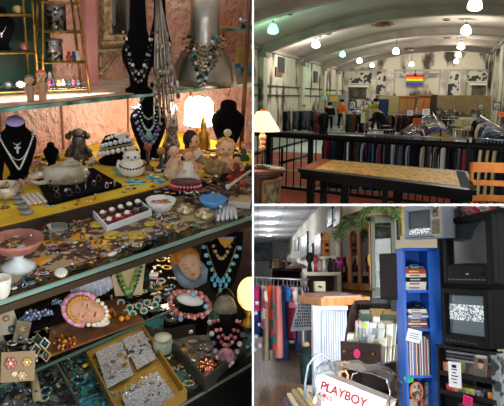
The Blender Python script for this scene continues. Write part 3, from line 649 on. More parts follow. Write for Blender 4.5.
b = MB(SK); b.tube([(-4*k, -4*k, 19*k), (-2*k, -10*k, 12*k), (6*k, -12*k, 9*k)], 1.8*k, 8, r1=1.3*k); b.sph((7*k, -12.4*k, 8.8*k), 1.8*k, 6, 4); b.tube([(2*k, 2*k, 20*k), (9*k, -2*k, 15*k), (12*k, -8*k, 13*k)], 1.7*k, 8, r1=1.2*k)
for j in range(4): b.tube([(6.8*k, -12.4*k, 9*k), ((8.6+.3*j)*k, (-13.4+.6*j)*k, 8.4*k)], .45*k, 4)
b.build('arms', t)
p = P(225, 172, zM); k = px(p); rz = CASE.face(p); t = thing('baby_doll', 'blond curly haired baby doll head and chest in front of the wide bust', 'doll', p, rz)
b = MB(m('#e0b088', .5)); b.sph((0, 0, 24*k), 8.5*k, 16, 10, 1, .95, 1); b.lathe([(7*k, 0), (9*k, 8*k), (5*k, 14*k), (3*k, 17*k)], n=12, sy=.7); b.sph((1*k, -8.3*k, 23*k), 1.1*k, 6, 4)
b.sph((-3.5*k, -7*k, 20.8*k), 2.2*k, 8, 5, 1, .6, .8); b.sph((4*k, -6.6*k, 20.8*k), 2.2*k, 8, 5, 1, .6, .8); b.build('doll_body', t)
b = MB(m('#c08a44', .6, n=.6, ns=80, h2='#e0b870')); R_ = random.Random(3)
for j in range(30):
    a, e_ = R_.uniform(-.6, 3.8), R_.uniform(.1, 1.4); b.sph((8.4*k*math.cos(a)*math.cos(e_), 8.0*k*math.sin(a)*math.cos(e_)+1*k, 24.5*k+8.4*k*math.sin(e_)), 2.6*k, 6, 4)
b.sph((-7*k, 1*k, 20*k), 3.6*k, 8, 5, .8, 1, 1.4); b.build('curls', t)
b = MB(m('#3a2418', .4)); b.sph((-2.5*k, -7.8*k, 25*k), 1*k, 6, 4, 1.2, .7, .8); b.sph((3.6*k, -7.6*k, 25*k), 1*k, 6, 4, 1.2, .7, .8); b.use(m('#b44a40', .4)).sph((.7*k, -8.2*k, 20.4*k), 1.1*k, 6, 4, 1.3, .7, .6); b.build('face_paint', t)
def angel(a, c_, h_, label, body, hair, skin=SK, extra=None):
    p = P(a, c_, zM); k = px(p)*h_; t = thing('small_doll', label, 'doll', p, CASE.face(p)+rnd.uniform(-.3, .3))
    b = MB(body); b.lathe([(.36*k, 0), (.34*k, .1*k), (.2*k, .4*k), (.14*k, .6*k), (.05*k, .66*k)], n=14, wob=.06, k=7); b.build('dress', t)
    b = MB(skin); b.sph((0, -.02*k, .8*k), .16*k, 10, 8, .95, .95, 1.05)
    for sx in (-1, 1): b.tube([(sx*.13*k, 0, .55*k), (sx*.25*k, -.08*k, .42*k), (sx*.16*k, -.2*k, .38*k)], .04*k, 6); b.sph((sx*.16*k, -.2*k, .38*k), .05*k, 6, 4)
    b.build('head', t); b = MB(hair); b.sph((0, .03*k, .85*k), .175*k, 10, 6, 1, .95, .9); b.build('hair', t)
    b = MB(m('#301a14', .4)); b.sph((-.06*k, -.165*k, .82*k), .018*k, 5, 3); b.sph((.06*k, -.165*k, .82*k), .018*k, 5, 3); b.use(m('#b43a38', .4)).sph((0, -.17*k, .73*k), .02*k, 5, 3, 1.4, .6, .6); b.build('face_paint', t)
angel(188, 182, 34, 'white lace dressed doll with tan hair seated before the dark haired doll', m('#d9d3c4', .7), m('#b07a40', .7))
angel(236, 178, 24, 'small doll in a green and black dress under the orange haired one', m('#1e3c22', .7, n=.7, ns=40, h2='#b02820'), m('#14100e', .6))
angel(243, 160, 18, 'tiny doll with orange hair near the wooden post', m('#2f5a34', .7), m('#c86a1e', .6))
angel(174, 176, 30, 'pale doll in a yellow and pink lace dress left of the white one', m('#d2c28e', .7, n=.6, ns=30, h2='#c89aa0'), m('#c8b490', .6))
for i, (a, c_) in enumerate([(230, 181), (242, 187), (236, 184)]):
    p = P(a, c_, zM); k = px(p); b = MB(m('#c41f22', .3)); b.sph((0, 0, 3*k), 3*k, 8, 6); b.lathe([(1*k, 5*k), (.3*k, 7*k)], n=6); one('red_bauble', b, 'small glossy red bauble near the green dressed doll', 'bauble', p, 0, 'red baubles')
b = MB(m('#c8bca0', .5)); q0, q1 = P(228, 192, zM), P(250, 178, zM); b.tube([q0+Vector((0, 0, .02)), q1+Vector((0, 0, .03))], .006, 6); b.sph(q0+Vector((0, 0, .02)), .012, 8, 5); one('ivory_hair_stick', b, 'ivory hair stick with round end by the red baubles', 'hair stick')
# magenta bead box
p = P(186, 190, zM); k = px(p); t = thing('beaded_box', 'oval box studded with magenta and peach beads', 'box', p, CASE.face(p))
b = MB(m('#4a2a2a', .5)); b.lathe([(14*k, 0), (14.5*k, 8*k), (14*k, 10*k)], n=22, sy=.6); b.build('box_body', t); b = MB(m('#8a1c50', .2))
for r__, zz, mm in ((0, 2, '#8a1c50'), (1, 5.2, '#d88a6a'), (2, 8.6, '#7a1848')):
    b.use(m(mm, .25)); b.beads([Vector((14.6*k*math.cos(2*PI*j/26), 8.9*k*math.sin(2*PI*j/26), zz*k)) for j in range(26)], 1.5*k, 6, 4)
b.build('bead_rows', t)
scatter(26, ((150, 186), (245, 172), (250, 192), (160, 196)), zM, 'among the dolls', KA, (2.2, 3.6), seed=8, avoid=[(172, 176, 200, 190), (214, 150, 236, 172)])
b = MB(m('#4a2c20', .4))
for q in ((205, 190, 232, 196), (203, 184, 238, 198), (210, 180, 236, 193)): b.tube([P(q[0], q[1], zM)+Vector((0, 0, .01)), P(q[2], q[3], zM)+Vector((0, 0, .004))], .004, 6)
one('wooden_hair_sticks', b, 'dark wooden hair sticks lying crossed before the dolls', 'hair sticks')

# ---------------------------------------------------------------- items on the counter glass
# compote bowl
RUST = m('#a86a5a', .45, n=.5, ns=12, h2='#7a4638')
BRN = [('#6a4a30', 'brown'), ('#c8a05a', 'golden'), ('#d8c8b0', 'cream'), ('#3a2a1e', 'dark brown')]
p, k = bowl(19, 268, 26, 15, zB, 'rust coloured bowl on white foot filled with brown carved pieces', RUST, 13, 'in the footed rust bowl', 12, (17, 17, m('#cfd8d8', .25)), ('brooch', 'clip', 'ring', 'stone'), BRN)
# jewelry box of rings
c4 = [P(88, 212, zB), P(133, 200, zB), P(152, 216, zB), P(107, 233, zB)]; BX = sum(c4, Vector())/4; BX.z = zB
t = thing('white_ring_box', 'open white box lined cream and filled with pearl rings', 'box', BX)
q4 = [q-BX for q in c4]
for q in q4: q.z = 0
def quadring(mb, qs, z0, z1, th):
    for i in range(4):
        a, c_ = qs[i], qs[(i+1) % 4]; a2, c2_ = a*(1-th), c_*(1-th)
        mb.add([(a.x, a.y, z0), (c_.x, c_.y, z0), (c_.x, c_.y, z1), (a.x, a.y, z1), (a2.x, a2.y, z0), (c2_.x, c2_.y, z0), (c2_.x, c2_.y, z1), (a2.x, a2.y, z1)], [(0, 1, 2, 3), (5, 4, 7, 6), (3, 2, 6, 7), (1, 0, 4, 5), (0, 3, 7, 4), (1, 5, 6, 2)])
b = MB(m('#dfe3e6', .5)); quadring(b, q4, .001, .024, .05); b.build('box_walls', t)
b = MB(m('#b79c78', .9)); b.slab([(q.x*.95, q.y*.95) for q in reversed(q4)], .001, .012); b.build('lining', t)
u = 0
for j in range(3):
    for i in range(5):
        A0 = c4[0].lerp(c4[1], (i+.6)/5.2); A1 = c4[3].lerp(c4[2], (i+.6)/5.2); q = A0.lerp(A1, (j+.6)/3.1); q.z = zB+.013; k = px(q)*1.22
        dk = i > 2; cc = m('#0f0d10', .2) if (dk or (i+j) % 3 == 0) else m('#5c1a1e', .3); b = MB(cc)
        if j == 2 and i in (1, 2): b.use(m('#8a1420', .3)); b.box((0, 0, 2.0*k), (8*k, 8*k, 3.5*k), bev=.6*k)
        else: b.lathe([(3.6*k, 0), (4.2*k, 1.5*k), (3.6*k, 3*k), (1*k, 3.4*k)], n=12, wob=.08, k=6)
        if not (dk and j != 1): b.use(PEARL).sph((0, 0, 4*k), 2.5*k, 9, 6, 1, 1, .8)
        one('pearl_ring', b, '%s ring in the open white box' % ('square red pearl' if (j == 2 and i in (1, 2)) else 'dark jet' if (dk and j != 1) else 'round black pearl' if cc.name == m('#0f0d10', .2).name else 'round wine pearl'), 'ring', q, CASE.face(q)+.3, 'pearl rings in the white box')
# frilled dish with flowers
def frill(pxc, pyb, r, h_, z, label, mat, fl, seed):
    p = P(pxc, pyb, z); k = px(p); t = thing('frilled_dish', label, 'dish', p, CASE.face(p)); b = MB(mat)
    b.lathe([(r*.6*k, 0), (r*.8*k, h_*.4*k), (r*k, h_*k), (r*.93*k, h_*k), (r*.7*k, h_*.45*k), (.001, h_*.4*k)], n=48, cap=False, wob=.035, k=14); b.build('dish_body', t)
    R_ = random.Random(seed)
    for i in range(fl):
        a = i*2.4; rr = r*.62*math.sqrt((i+.5)/fl)*k; c_ = R_.choice([('#c86a6a', 'rose'), ('#8a4a7a', 'mauve'), ('#d8a8a0', 'blush'), ('#3a6a3c', 'green'), ('#b84a2c', 'rust')])
        b = MB(m(c_[0], .5)); s_ = 3.2*k
        for j in range(5): b.sph((s_*.7*math.cos(j*1.257), s_*.7*math.sin(j*1.257), s_*.5), s_*.55, 6, 4, 1, 1, .6)
        b.use(m('#d8c070', .5)).sph((0, 0, s_*.8), s_*.3, 6, 4); one('porcelain_flower', b, c_[1]+' porcelain flower in the frilled white dish', 'flower', p+Vector((rr*math.cos(a), rr*math.sin(a), h_*.5*k)), 0, 'porcelain flowers in the frilled dish')
frill(161, 210, 15, 11, zB, 'white frilled dish full of small porcelain flowers', WHITE, 11, 5)
frill(213, 207, 14, 9, zB, 'blue pleated ring dish near the cream box', m('#5f9fd8', .35), 0, 6)
b = MB(m('#d0d8e0', .3)); p = P(213, 200, zB); k = px(p); b.lathe([(2.5*k, 0), (3*k, 3*k), (.5*k, 6*k)], n=10); one('pearl_button', b, 'round cream button standing in the blue pleated dish', 'button', p+Vector((0, 0, .012)))
p = P(240, 205, zB); k = px(p); t = thing('cream_card_box', 'flat cream cardboard box with kraft lid at counter end', 'box', p, CASE.face(p)-.1); b = MB(m('#cfc9be', .7)); b.box((0, 0, 3*k), (22*k, 20*k, 6*k), bev=.5*k); b.build('box_base', t); b = MB(m('#c2a074', .8)); b.box((0, 0, 6.5*k), (18*k, 17*k, 1.2*k)); b.build('lid', t)
b = MB(m('#e4e4e0', .35, n=.3, ns=10, h2='#c8ccd0'))
for j in range(5): b.tube([P(222+j*3, 205+j*1.2, zB)+Vector((0, 0, .008)), P(218+j*4.5, 222-j*.6, zB)+Vector((0, 0, .006))], .009, 6, r1=.006)
one('folded_tissue', b, 'crumpled white tissue lying beside the glass edge', 'tissue')
for i, (a, c_, nm) in enumerate([(185, 212, 'shell encrusted'), (204, 217, 'gilt leaf')]):
    p = P(a, c_, zB); k = px(p); b = MB(m('#8a7a58', .35, .5, n=.7, ns=60, h2='#d8c8a0')); b.lathe([(9*k, 0), (9.5*k, 3*k), (6*k, 7*k), (.01, 8*k)], n=20, wob=.08, k=9, sy=1.2)
    for j in range(14): b.sph((6*k*math.cos(j*.9), 7*k*math.sin(j*.9), 6*k), 1.6*k, 6, 4)
    one('encrusted_brooch', b, 'large %s oval brooch on the counter glass' % nm, 'brooch', p, CASE.face(p))
p = P(61, 274, zB); k = px(p); b = MB(GOLD); b.lathe([(6.5*k, 0), (7.6*k, 1.0*k), (7*k, 1.6*k)], n=24, sy=1.7); b.use(m('#eef0e4', .3)).lathe([(6.9*k, 1.4*k), (5*k, 2.4*k), (.01, 2.8*k)], n=24, sy=1.7); one('ivory_plaque', b, 'large ivory oval plaque near the counter edge', 'plaque', p, CASE.face(p))
p = P(2, 298, zB); k = px(p); t = thing('china_cup', 'white china cup with green sprigs at the counter corner', 'cup', p)
b = MB(m('#dcd8c8', .25, n=.7, ns=20, h2='#7f9c70', th=.66)); b.lathe([(5*k, 0), (8*k, 5*k), (10*k, 16*k), (10.5*k, 22*k), (9.8*k, 22*k), (9*k, 16*k), (6*k, 5*k), (.01, 3*k)], n=22, cap=False); b.build('cup_body', t)
for i, (a, c_, r0, nm) in enumerate([(112, 236, 10, 'left'), (137, 236, 11, 'right'), (150, 225, 6, 'small'), (98, 225, 8, 'partly hidden')]):
    p = P(a, c_, zB); k = px(p); b = MB(m('#d8b83c', .35, .2, n=.4, ns=30, h2='#b8902a')); b.lathe([(r0*k, 0), (r0*k, 1.2*k), (r0*.8*k, 1.6*k), (.01, 1.2*k)], n=24); one('yellow_medallion', b, '%s shiny yellow disc medallion on the counter glass' % nm, 'medallion', p)
for i, (a, c_, nm) in enumerate([(52, 244, 'upper'), (42, 262, 'lower'), (82, 238, 'middle'), (100, 244, 'curled')]):
    p = P(a, c_, zB); k = px(p); b = MB(m('#d8861e', .7, n=.5, ns=15, h2='#e8b050')); b.slab([(8*k, -7*k), (9*k, 8*k), (-7*k, 9*k), (-9*k, -6*k)], .0006, .003); one('orange_card', b, '%s orange paper card under scattered pins' % nm, 'card', p, .3*i)
p = P(58, 240, zB); k = px(p); t = thing('cut_glass_bowl', 'clear cut glass bowl with a red stone inside', 'bowl', p); b = MB(glass('#e8f0f0', .6, .05)); b.lathe([(6*k, 0), (10*k, 5*k), (13*k, 14*k), (12*k, 14*k), (8*k, 5*k), (.01, 3*k)], n=16, cap=False, wob=.05, k=8); b.build('bowl_body', t)
p2 = p+Vector((0, 0, 5*k)); b = MB(m('#c8281c', .25)); b.sph((0, 0, 0), 4*k, 8, 5, 1, 1, .6); one('red_stone', b, 'bright red stone inside the cut glass bowl', 'stone', p2)
AV = [(0, 230, 46, 274), (86, 198, 154, 236), (145, 198, 177, 212), (199, 196, 228, 209), (228, 190, 252, 212), (52, 256, 70, 276), (45, 224, 72, 242), (174, 200, 214, 222), (0, 272, 12, 300)]
scatter(135, ((44, 214), (236, 180), (244, 208), (10, 294)), zB, 'on the counter glass', KA+['clip', 'chain', 'oval'], (2.6, 5.6), [COLS[i] for i in (0, 0, 1, 2, 2, 5, 7, 11, 12, 9, 10, 4, 3)], avoid=AV, seed=21)
scatter(50, ((160, 214), (246, 200), (246, 208), (90, 262)), zB, 'near the counter front edge', ['clip', 'chain', 'brooch', 'box'], (2.4, 4.4), [COLS[i] for i in (0, 1, 2, 11, 2, 8)], avoid=AV, seed=22)

scatter(30, ((2, 184), (40, 168), (60, 178), (0, 214)), zM, 'at the yellow cloth end', KA, (2.4, 4), [COLS[i] for i in (1, 12, 7, 2, 10, 8)], seed=61, avoid=[(22, 188, 46, 212), (8, 184, 28, 216)])
scatter(16, ((44, 168), (150, 154), (190, 166), (60, 182)), zM, 'between the figures', ['brooch', 'oval', 'bracelet', 'box', 'chain'], (3.6, 5.2), [COLS[i] for i in (1, 2, 6, 12, 0, 11)], seed=63, avoid=[(96, 140, 144, 177), (37, 168, 122, 208)])
scatter(30, ((164, 158), (250, 142), (250, 176), (168, 184)), zM, 'beside the dolls', KA, (3, 4.6), [COLS[i] for i in (1, 0, 7, 3, 12, 6, 11, 10)], seed=64)
scatter(26, ((22, 158), (96, 150), (96, 164), (30, 182)), zM, 'left behind the glass swan', ['brooch', 'oval', 'bracelet', 'box', 'chain', 'clip'], (3.4, 5.4), [COLS[i] for i in (1, 2, 6, 12, 0, 11, 10)], seed=65, avoid=[(36, 176, 90, 196)])
scatter(22, ((140, 164), (186, 150), (240, 152), (150, 182)), zM, 'right of the white cat', ['brooch', 'oval', 'bracelet', 'box', 'chain', 'clip'], (3.2, 5.0), [COLS[i] for i in (1, 2, 6, 5, 0, 11, 9)], seed=66)
scatter(22, ((38, 160), (130, 152), (126, 170), (90, 168)), zM, 'behind the velvet pad', KA, (2.6, 4), [COLS[i] for i in (0, 1, 12, 2, 6)], seed=62, avoid=[(96, 140, 140, 177)])
# ---------------------------------------------------------------- inside the case, middle glass shelf and bottom
yL = P(60, 358, zL).y
b = MB(glass('#cfe2d8', .12)); ex0, ex1 = P(-30, 400, zL).x, P(165, 300, zL).x
t = thing('inner_glass_shelf', 'inner glass shelf below the counter holding sleeping mask and fan', 'shelf'); b.box(((ex0+ex1)/2, (yL+yL+.5)/2, zL-.005), (ex1-ex0, .5, .008)); b.build('shelf_pane', t)
b = MB(m('#2c4a3e', .2)); b.box(((ex0+ex1)/2, yL-.002, zL-.005), (ex1-ex0, .004, .009)); b.build('shelf_edge', t)
# case bottom, back, front rail, right end
yF = P(210, 382, zF).y
b = MB(m('#2f6f72', .8, n=.8, ns=22, h2='#3a3226')); b.box(((x0_+x1_)/2, (yF+2.6)/2, zF-.02), (x1_-x0_, 2.6-yF, .03)); struct('case_floor', b)
b = MB(m('#241812', .7, n=.4, ns=8, h2='#3a2418')); b.box(((x0_+x1_)/2, 2.45, (zF+zM)/2-.02), (x1_-x0_, .05, zM-zF)); struct('case_back', b)
b = MB(m('#0f0e0c', .5)); b.box(((x0_+x1_)/2, yF-.01, zF-.015), (x1_-x0_, .02, .05)); b.use(m('#7c8478', .2, .5)); b.box(((x0_+x1_)/2, yF-.022, zF-.008), (x1_-x0_, .006, .012)); b.use(m('#0c0b0a', .6)); b.box(((x0_+x1_)/2, yF+.05, zF-.35), (x1_-x0_, .04, .64)); struct('case_front_rail', b)
xr = P(249, 232, zB).x
b = MB(m('#2a1812', .5, n=.5, ns=6, h2='#170c08', stretch=(1, 1, 6))); b.box((xr+.3, 2.0, (zF+zB)/2+.03), (.03, 1.1, zB-zF-.06)); struct('case_end_wall', b)
# brown leather floor under shelf items
BASEZ = zL
def face(pc, w_, h_, rz, label, skin, hair, name='mask_face', lids=True, sc_=1, R=None, look=None):
    t = thing(name, label, 'mask', pc, rz); b = MB(skin); k = w_
    # front-facing oval face with nose, brow, lips modelled in relief (front is -Y)
    nu, nv = 18, 18; vs = []
    for j in range(nv+1):
        v = -1+2*j/nv
        for i in range(nu+1):
            u_ = -1+2*i/nu; wv = math.sqrt(max(0, 1-abs(v)**2.3))*(.82 if v < 0 else .95); x = u_*wv*.5*k; z = v*.5*h_
            dpt = math.sqrt(max(0, 1-u_*u_))*math.sqrt(max(0, 1-v*v))*.36*k
            nose = .11*k*math.exp(-(u_*wv/.13)**2)*math.exp(-((v+.12)/.22)**2)*(1.0 if v > -.3 else .6)
            brow = .03*k*math.exp(-((v-.22)/.1)**2); eye = -.045*k*math.exp(-((abs(u_*wv)-.36)/.16)**2-((v-.08)/.1)**2)
            lip = .035*k*math.exp(-(u_*wv/.22)**2-((v+.5)/.07)**2); chin = .04*k*math.exp(-(u_*wv/.2)**2-((v+.78)/.12)**2)
            vs.append((x, -(dpt+nose+brow+eye+lip+chin), z))
    n1 = nu+1; b.add(vs, [(j*n1+i, j*n1+i+1, (j+1)*n1+i+1, (j+1)*n1+i) for j in range(nv) for i in range(nu)], True)
    b.sph((0, .0, 0), .48*k, 14, 8, .95, .5, h_/k); b.build('face_relief', t)
    b = MB(m('#2c1c18', .4))
    for sx in (-1, 1): b.tube([(sx*.17*k+.085*k*c0, -.315*k-.02*k*(1-c0*c0), .035*h_-.018*h_*(1-c0*c0)) for c0 in (-1, -.5, 0, .5, 1)], .012*k, 5); b.use(m('#6a4a34', .5)).tube([(sx*.17*k+.1*k*c0, -.335*k-.02*k*(1-c0*c0), .12*h_+.02*h_*(1-c0*c0)) for c0 in (-1, -.5, 0, .5, 1)], .008*k, 5); b.use(m('#2c1c18', .4))
    b.build('closed_eyes', t)
    b = MB(m('#b02a34', .3)); b.sph((0, -.385*k, -.245*h_), .085*k, 10, 5, 1.25, .45, .38); b.build('lips', t)
    return t
# tilted sleeping head with pink flowers
pc = P(88, 336, zL); k = px(pc); pc.z = zL; cc = CASE.at(86, 310, (CASE.M @ pc).y-.02)
FSK = m('#d09c78', .45, n=.25, ns=8, h2='#c08a66')
def faceM(t, pc, roll, tiltx=0):
    t.matrix_world = CASE.M @ Matrix.Translation(pc) @ Matrix.Rotation(CASE.face(pc), 4, 'Z') @ Matrix.Rotation(tiltx, 4, 'X') @ Matrix.Rotation(roll, 4, 'Y')
t = face(cc, 27*k, 38*k, 0, 'sleeping doll face mask crowned with pink flowers and amber beads', FSK, None); faceM(t, cc, -1.15, -.35)
b = MB(m('#d08ca0', .6))
for j in range(26):
    a = PI*(-.1+1.2*j/25); b.use(m(('#d08ca0', '#c87890', '#dba8b4')[j % 3], .6)); b.sph((15*k*math.cos(a), -2*k, 4*k+17*k*math.sin(a)), 3.3*k, 6, 5)
for j in range(14): b.use(m('#b8862a', .4)); a = PI*j/13; b.sph((12*k*math.cos(a), -6*k, 4*k+13*k*math.sin(a)), 2.2*k, 6, 4)
b.build('flower_crown', t)
b = MB(m('#e0d4b8', .5))
for j in range(12): a = PI+PI*j/11; b.sph((13*k*math.cos(a), -1*k, -2*k+19*k*math.sin(a)), 2.4*k, 6, 4)
b.build('lace_collar', t)
st_ = MB(m('#5a3418', .7, n=.5, ns=15, h2='#7c4a24')); q = P(100, 322, zL); k = px(q); st_.slab([(-70*k, -22*k), (32*k, -30*k), (40*k, 26*k), (-30*k, 40*k)], .0005, .008); one('leather_mat', st_, 'brown leather mat spread on the inner glass shelf', 'mat', q)
# white form with amber necklace
p = P(100, 326, zL); k = px(p); t = thing('white_neck_form', 'small white neck form next to the sleeping mask', 'stand', p, CASE.face(p)); b = MB(m('#dccfc0', .5)); b.lathe([(9*k, 0), (10*k, 4*k), (7*k, 10*k), (4*k, 14*k)], n=16, sy=.7); b.build('form_body', t)
b = MB(jewel('#c87a14')); 
for i, (a, c_) in enumerate([(78, 320), (84, 323), (90, 325), (96, 326), (101, 324), (105, 320), (108, 314), (112, 318), (118, 322), (124, 321), (120, 317)]):
    q = P(a, c_, zL); b.use(jewel(('#c87a14', '#8a4a10', '#e0a030')[i % 3])); b.sph(q+Vector((0, -.02, .02)), 3*k, 7, 5)
one('amber_necklace', b, 'chunky amber necklace across the white neck form', 'necklace')
# pleated fan
p = P(100, 302, zL)+Vector((0, .05, 0)); k = px(p); t = thing('pleated_fan', 'white pleated lace fan opened under the counter glass', 'fan', p, CASE.face(p)); b = MB(m('#cfcfe0', .6, n=.5, ns=60, h2='#f0f0f8')); N = 30; vs = []
for j in range(N+1):
    a = -2.75+2.4*j/N; rr = 27*k; z_off = 1.2*k*(j % 2); vs += [(5*k*math.cos(a)+2*k, -z_off, 27*k+4*k*math.sin(a)), (rr*math.cos(a), -z_off*2-3*k, 27*k+rr*.95*math.sin(a))]
b.add(vs+[(x_, y_+.8*k, z_) for x_, y_, z_ in vs], [(2*j, 2*j+1, 2*j+3, 2*j+2) for j in range(N)]+[(2*(N+1)+2*j+2, 2*(N+1)+2*j+3, 2*(N+1)+2*j+1, 2*(N+1)+2*j) for j in range(N)]); b.build('pleated_leaf', t)
b = MB(m('#e8e8f0', .3))
for j in range(4): b.tube([(0, -1*k, 28*k), ((-8+j*4)*k, -3*k, 10*k)], .7*k, 5)
b.build('fan_sticks', t)
# cream form with yellow-green necklaces
p = P(134, 302, zL)+Vector((0, .03, 0)); k = px(p); rz = CASE.face(p); t = thing('cream_neck_form', 'cream velvet neck board wearing yellow green necklaces', 'jewellery bust', p, rz); b = MB(m('#e8cf9c', .8)); b.prism([(-13*k, 4*k), (13*k, 4*k), (17*k, 40*k), (9*k, 52*k), (-9*k, 52*k), (-17*k, 40*k)], -1*k, 3*k); b.build('board', t)
YG = [m('#b8b83a', .2), m('#8fa83c', .2)]
necklace(p, rz, 13*k, 42*k, 50*k, 4*k, YG, 2.4*k, 'thick yellow green bead necklace on the cream neck board', v=.5)
necklace(p, rz, 16.5*k, 46*k, 50*k, 4*k, [m('#203c78', .2), m('#2c7a5c', .2), m('#2f58a0', .2)], 1.8*k, 'dark blue and green bead necklace outside the yellow one', v=.5)
necklace(p, rz, 11*k, 39*k, 50*k, 5*k, [m('#7fae4c', .2)], 1.2*k, 'slim green bead necklace inside the yellow one', v=.5)
for i, (a, c_) in enumerate([(121, 306), (130, 311), (139, 309), (147, 306), (155, 308), (126, 316), (144, 314), (157, 303), (133, 317)]):
    p = P(a, c_, zL); k = px(p); b = MB(m('#d8d4c0', .3)); 
    for j in range(9): b.sph((3.1*k*math.cos(j*.698), -1*k, 3.1*k*math.sin(j*.698)+4*k), 1.1*k, 5, 4)
    b.use(jewel('#1a7a5c')).sph((0, -1*k, 4*k), 2.4*k, 8, 5, 1, .6, 1); b.use(SILVER).lathe([(2*k, 0), (1*k, 1*k), (.8*k, 3*k)], n=8)
    one('jade_earring', b, 'round pearl edged earring with green stone on the inner shelf', 'earring', p, CASE.face(p), 'green stone earrings')
scatter(30, ((112, 298), (168, 280), (170, 310), (104, 326)), zL, 'behind the green stone earrings', KA, (2.2, 3.6), seed=31)
scatter(14, ((150, 262), (170, 250), (172, 290), (154, 296)), zL, 'beside the cream board', ['bracelet', 'chain', 'oval', 'box'], (3.0, 4.6), [COLS[i] for i in (1, 11, 2, 7, 0, 1)], seed=32)
# crystal brooches & earrings left
for i, (a, c_, r0) in enumerate([(33, 320, 8), (47, 316, 6), (57, 304, 5), (24, 322, 5)]):
    p = P(a, c_+4, zL); k = px(p); b = MB(m('#9fb0d0', .08, .7))
    for rr, N in ((0, 1), (.45, 6), (.9, 11)):
        for j in range(N): b.use(m(('#a8b8d8', '#e0e8f8', '#6c80b0')[j % 3], .08, .6)); b.sph((rr*r0*k*math.cos(2*PI*j/max(1, N)), -.6*k, (1+rr*math.sin(2*PI*j/max(1, N)))*r0*k), r0*k*.24, 6, 4)
    b.use(SILVER).lathe([(r0*.4*k, 0), (r0*.2*k, 1*k), (r0*.15*k, r0*.4*k)], n=6); one('crystal_brooch', b, '%s pale blue crystal brooch standing on dark velvet' % ('largest', 'round', 'small upper', 'small outer')[i], 'brooch', p, CASE.face(p))
bv = MB(BLACKV); q = P(38, 324, zL); k = px(q); bv.slab([(-40*k, -14*k), (26*k, -20*k), (32*k, 22*k), (-30*k, 26*k)], .0005, .006); one('velvet_mat', bv, 'black velvet mat under the pale blue crystal brooches', 'mat', q+Vector((0, 0, .009)))
for i, (a, c_, col) in enumerate([(36, 356, '#e0d6c0'), (45, 350, '#e8e0cc'), (46, 362, '#b89848'), (38, 346, '#8a8468')]):
    p = CASE.at(a, c_-6, (CASE.M @ P(a, c_+6, zL)).y); k = px(p); b = MB(m(col, .3, .4)); b.tube([(0, 0, 7*k), (4.5*k, 0, 0), (0, 0, -7*k), (-4.5*k, 0, 0)], .9*k, 5, closed=True)
    b.use(m('#123c3c', .2)).sph((0, 0, 0), 2.6*k, 6, 4, 1, .4, 1.4); one('diamond_earring', b, '%s lozenge frame earring with dark green stone' % ('lower cream', 'upper cream', 'gold', 'antique')[i], 'earring', p, CASE.face(p)); 
p = P(65, 346, zL); p.z += .01; k = px(p); t = thing('sunburst_brooch', 'amber sunburst brooch lying on the brown leather', 'brooch', p, CASE.face(p)); b = MB(jewel('#d89a1c')); b.sph((0, 0, 1*k), 3*k, 8, 5, 1, 1, .6); b.build('center_stone', t); b = MB(jewel('#8a3c10'))
for rr, N, s_ in ((6, 10, 1.7), (10, 14, 1.4)):
    for j in range(N): b.use(jewel(('#a8501c', '#d8962c', '#6a2c10')[j % 3])); b.sph((rr*k*math.cos(2*PI*j/N), rr*1.3*k*math.sin(2*PI*j/N), 1*k), s_*k, 6, 4)
b.build('petal_stones', t)
# jewellery cards left
def card(a, c_, w_, h_, col, roll, label, D_off=0, z=zL, flowers=()):
    base = P(a, c_, z); D = (CASE.M @ base).y; p = CASE.at(a, c_-h_*.45, D); k = px(p)
    t = thing('jewellery_card', label, 'display card', p, CASE.face(p)); b = MB(m(col, .6)); b.box((0, 0, 0), (w_*k, 1.2*k, h_*k), bev=.3*k); b.build('card', t)
    for i, (fx, fz, fr, fc) in enumerate(flowers):
        b = MB(m(fc, .3, .3))
        for j in range(6): b.sph((fx*k+fr*.65*k*math.cos(j*1.05), -1.4*k, fz*k+fr*.65*k*math.sin(j*1.05)), fr*.42*k, 6, 4, 1, .6, 1)
        b.use(PEARL).sph((fx*k, -1.8*k, fz*k), fr*.35*k, 6, 4); b.build('flower_earring', t)
    t.matrix_world = CASE.M @ Matrix.Translation(p) @ Matrix.Rotation(CASE.face(p), 4, 'Z') @ Matrix.Rotation(-.35, 4, 'X') @ Matrix.Rotation(roll, 4, 'Y')
    return t
card(18, 380, 32, 30, '#8a7454', .12, 'tan card with pink flower and gold earrings leaning at the left corner', z=zL, flowers=[(-7, 4, 6, '#b86c60'), (8, 4, 4.5, '#c8a050'), (4, -9, 4.5, '#c8a878'), (-3, -7, 3, '#e0c8a0')])
card(6, 340, 22, 34, '#b8a890', -.2, 'cream card with coiled wires above the tan one', z=zL, flowers=[(2, 6, 3.5, '#a88050'), (4, -6, 4, '#586070')])
card(22, 342, 14, 22, '#8c7c60', .3, 'small olive card with gilt trinkets behind the crystal brooches', z=zL, flowers=[(0, 3, 3.5, '#b8a060'), (0, -5, 3, '#80786c')])
scatter(34, ((0, 300), (60, 300), (64, 352), (0, 372)), zL+.0075, 'on the inner shelf left', KA, (2.4, 4.0), [COLS[i] for i in (0, 2, 6, 12, 1, 5, 7)], seed=33, avoid=[(20, 300, 56, 326)])
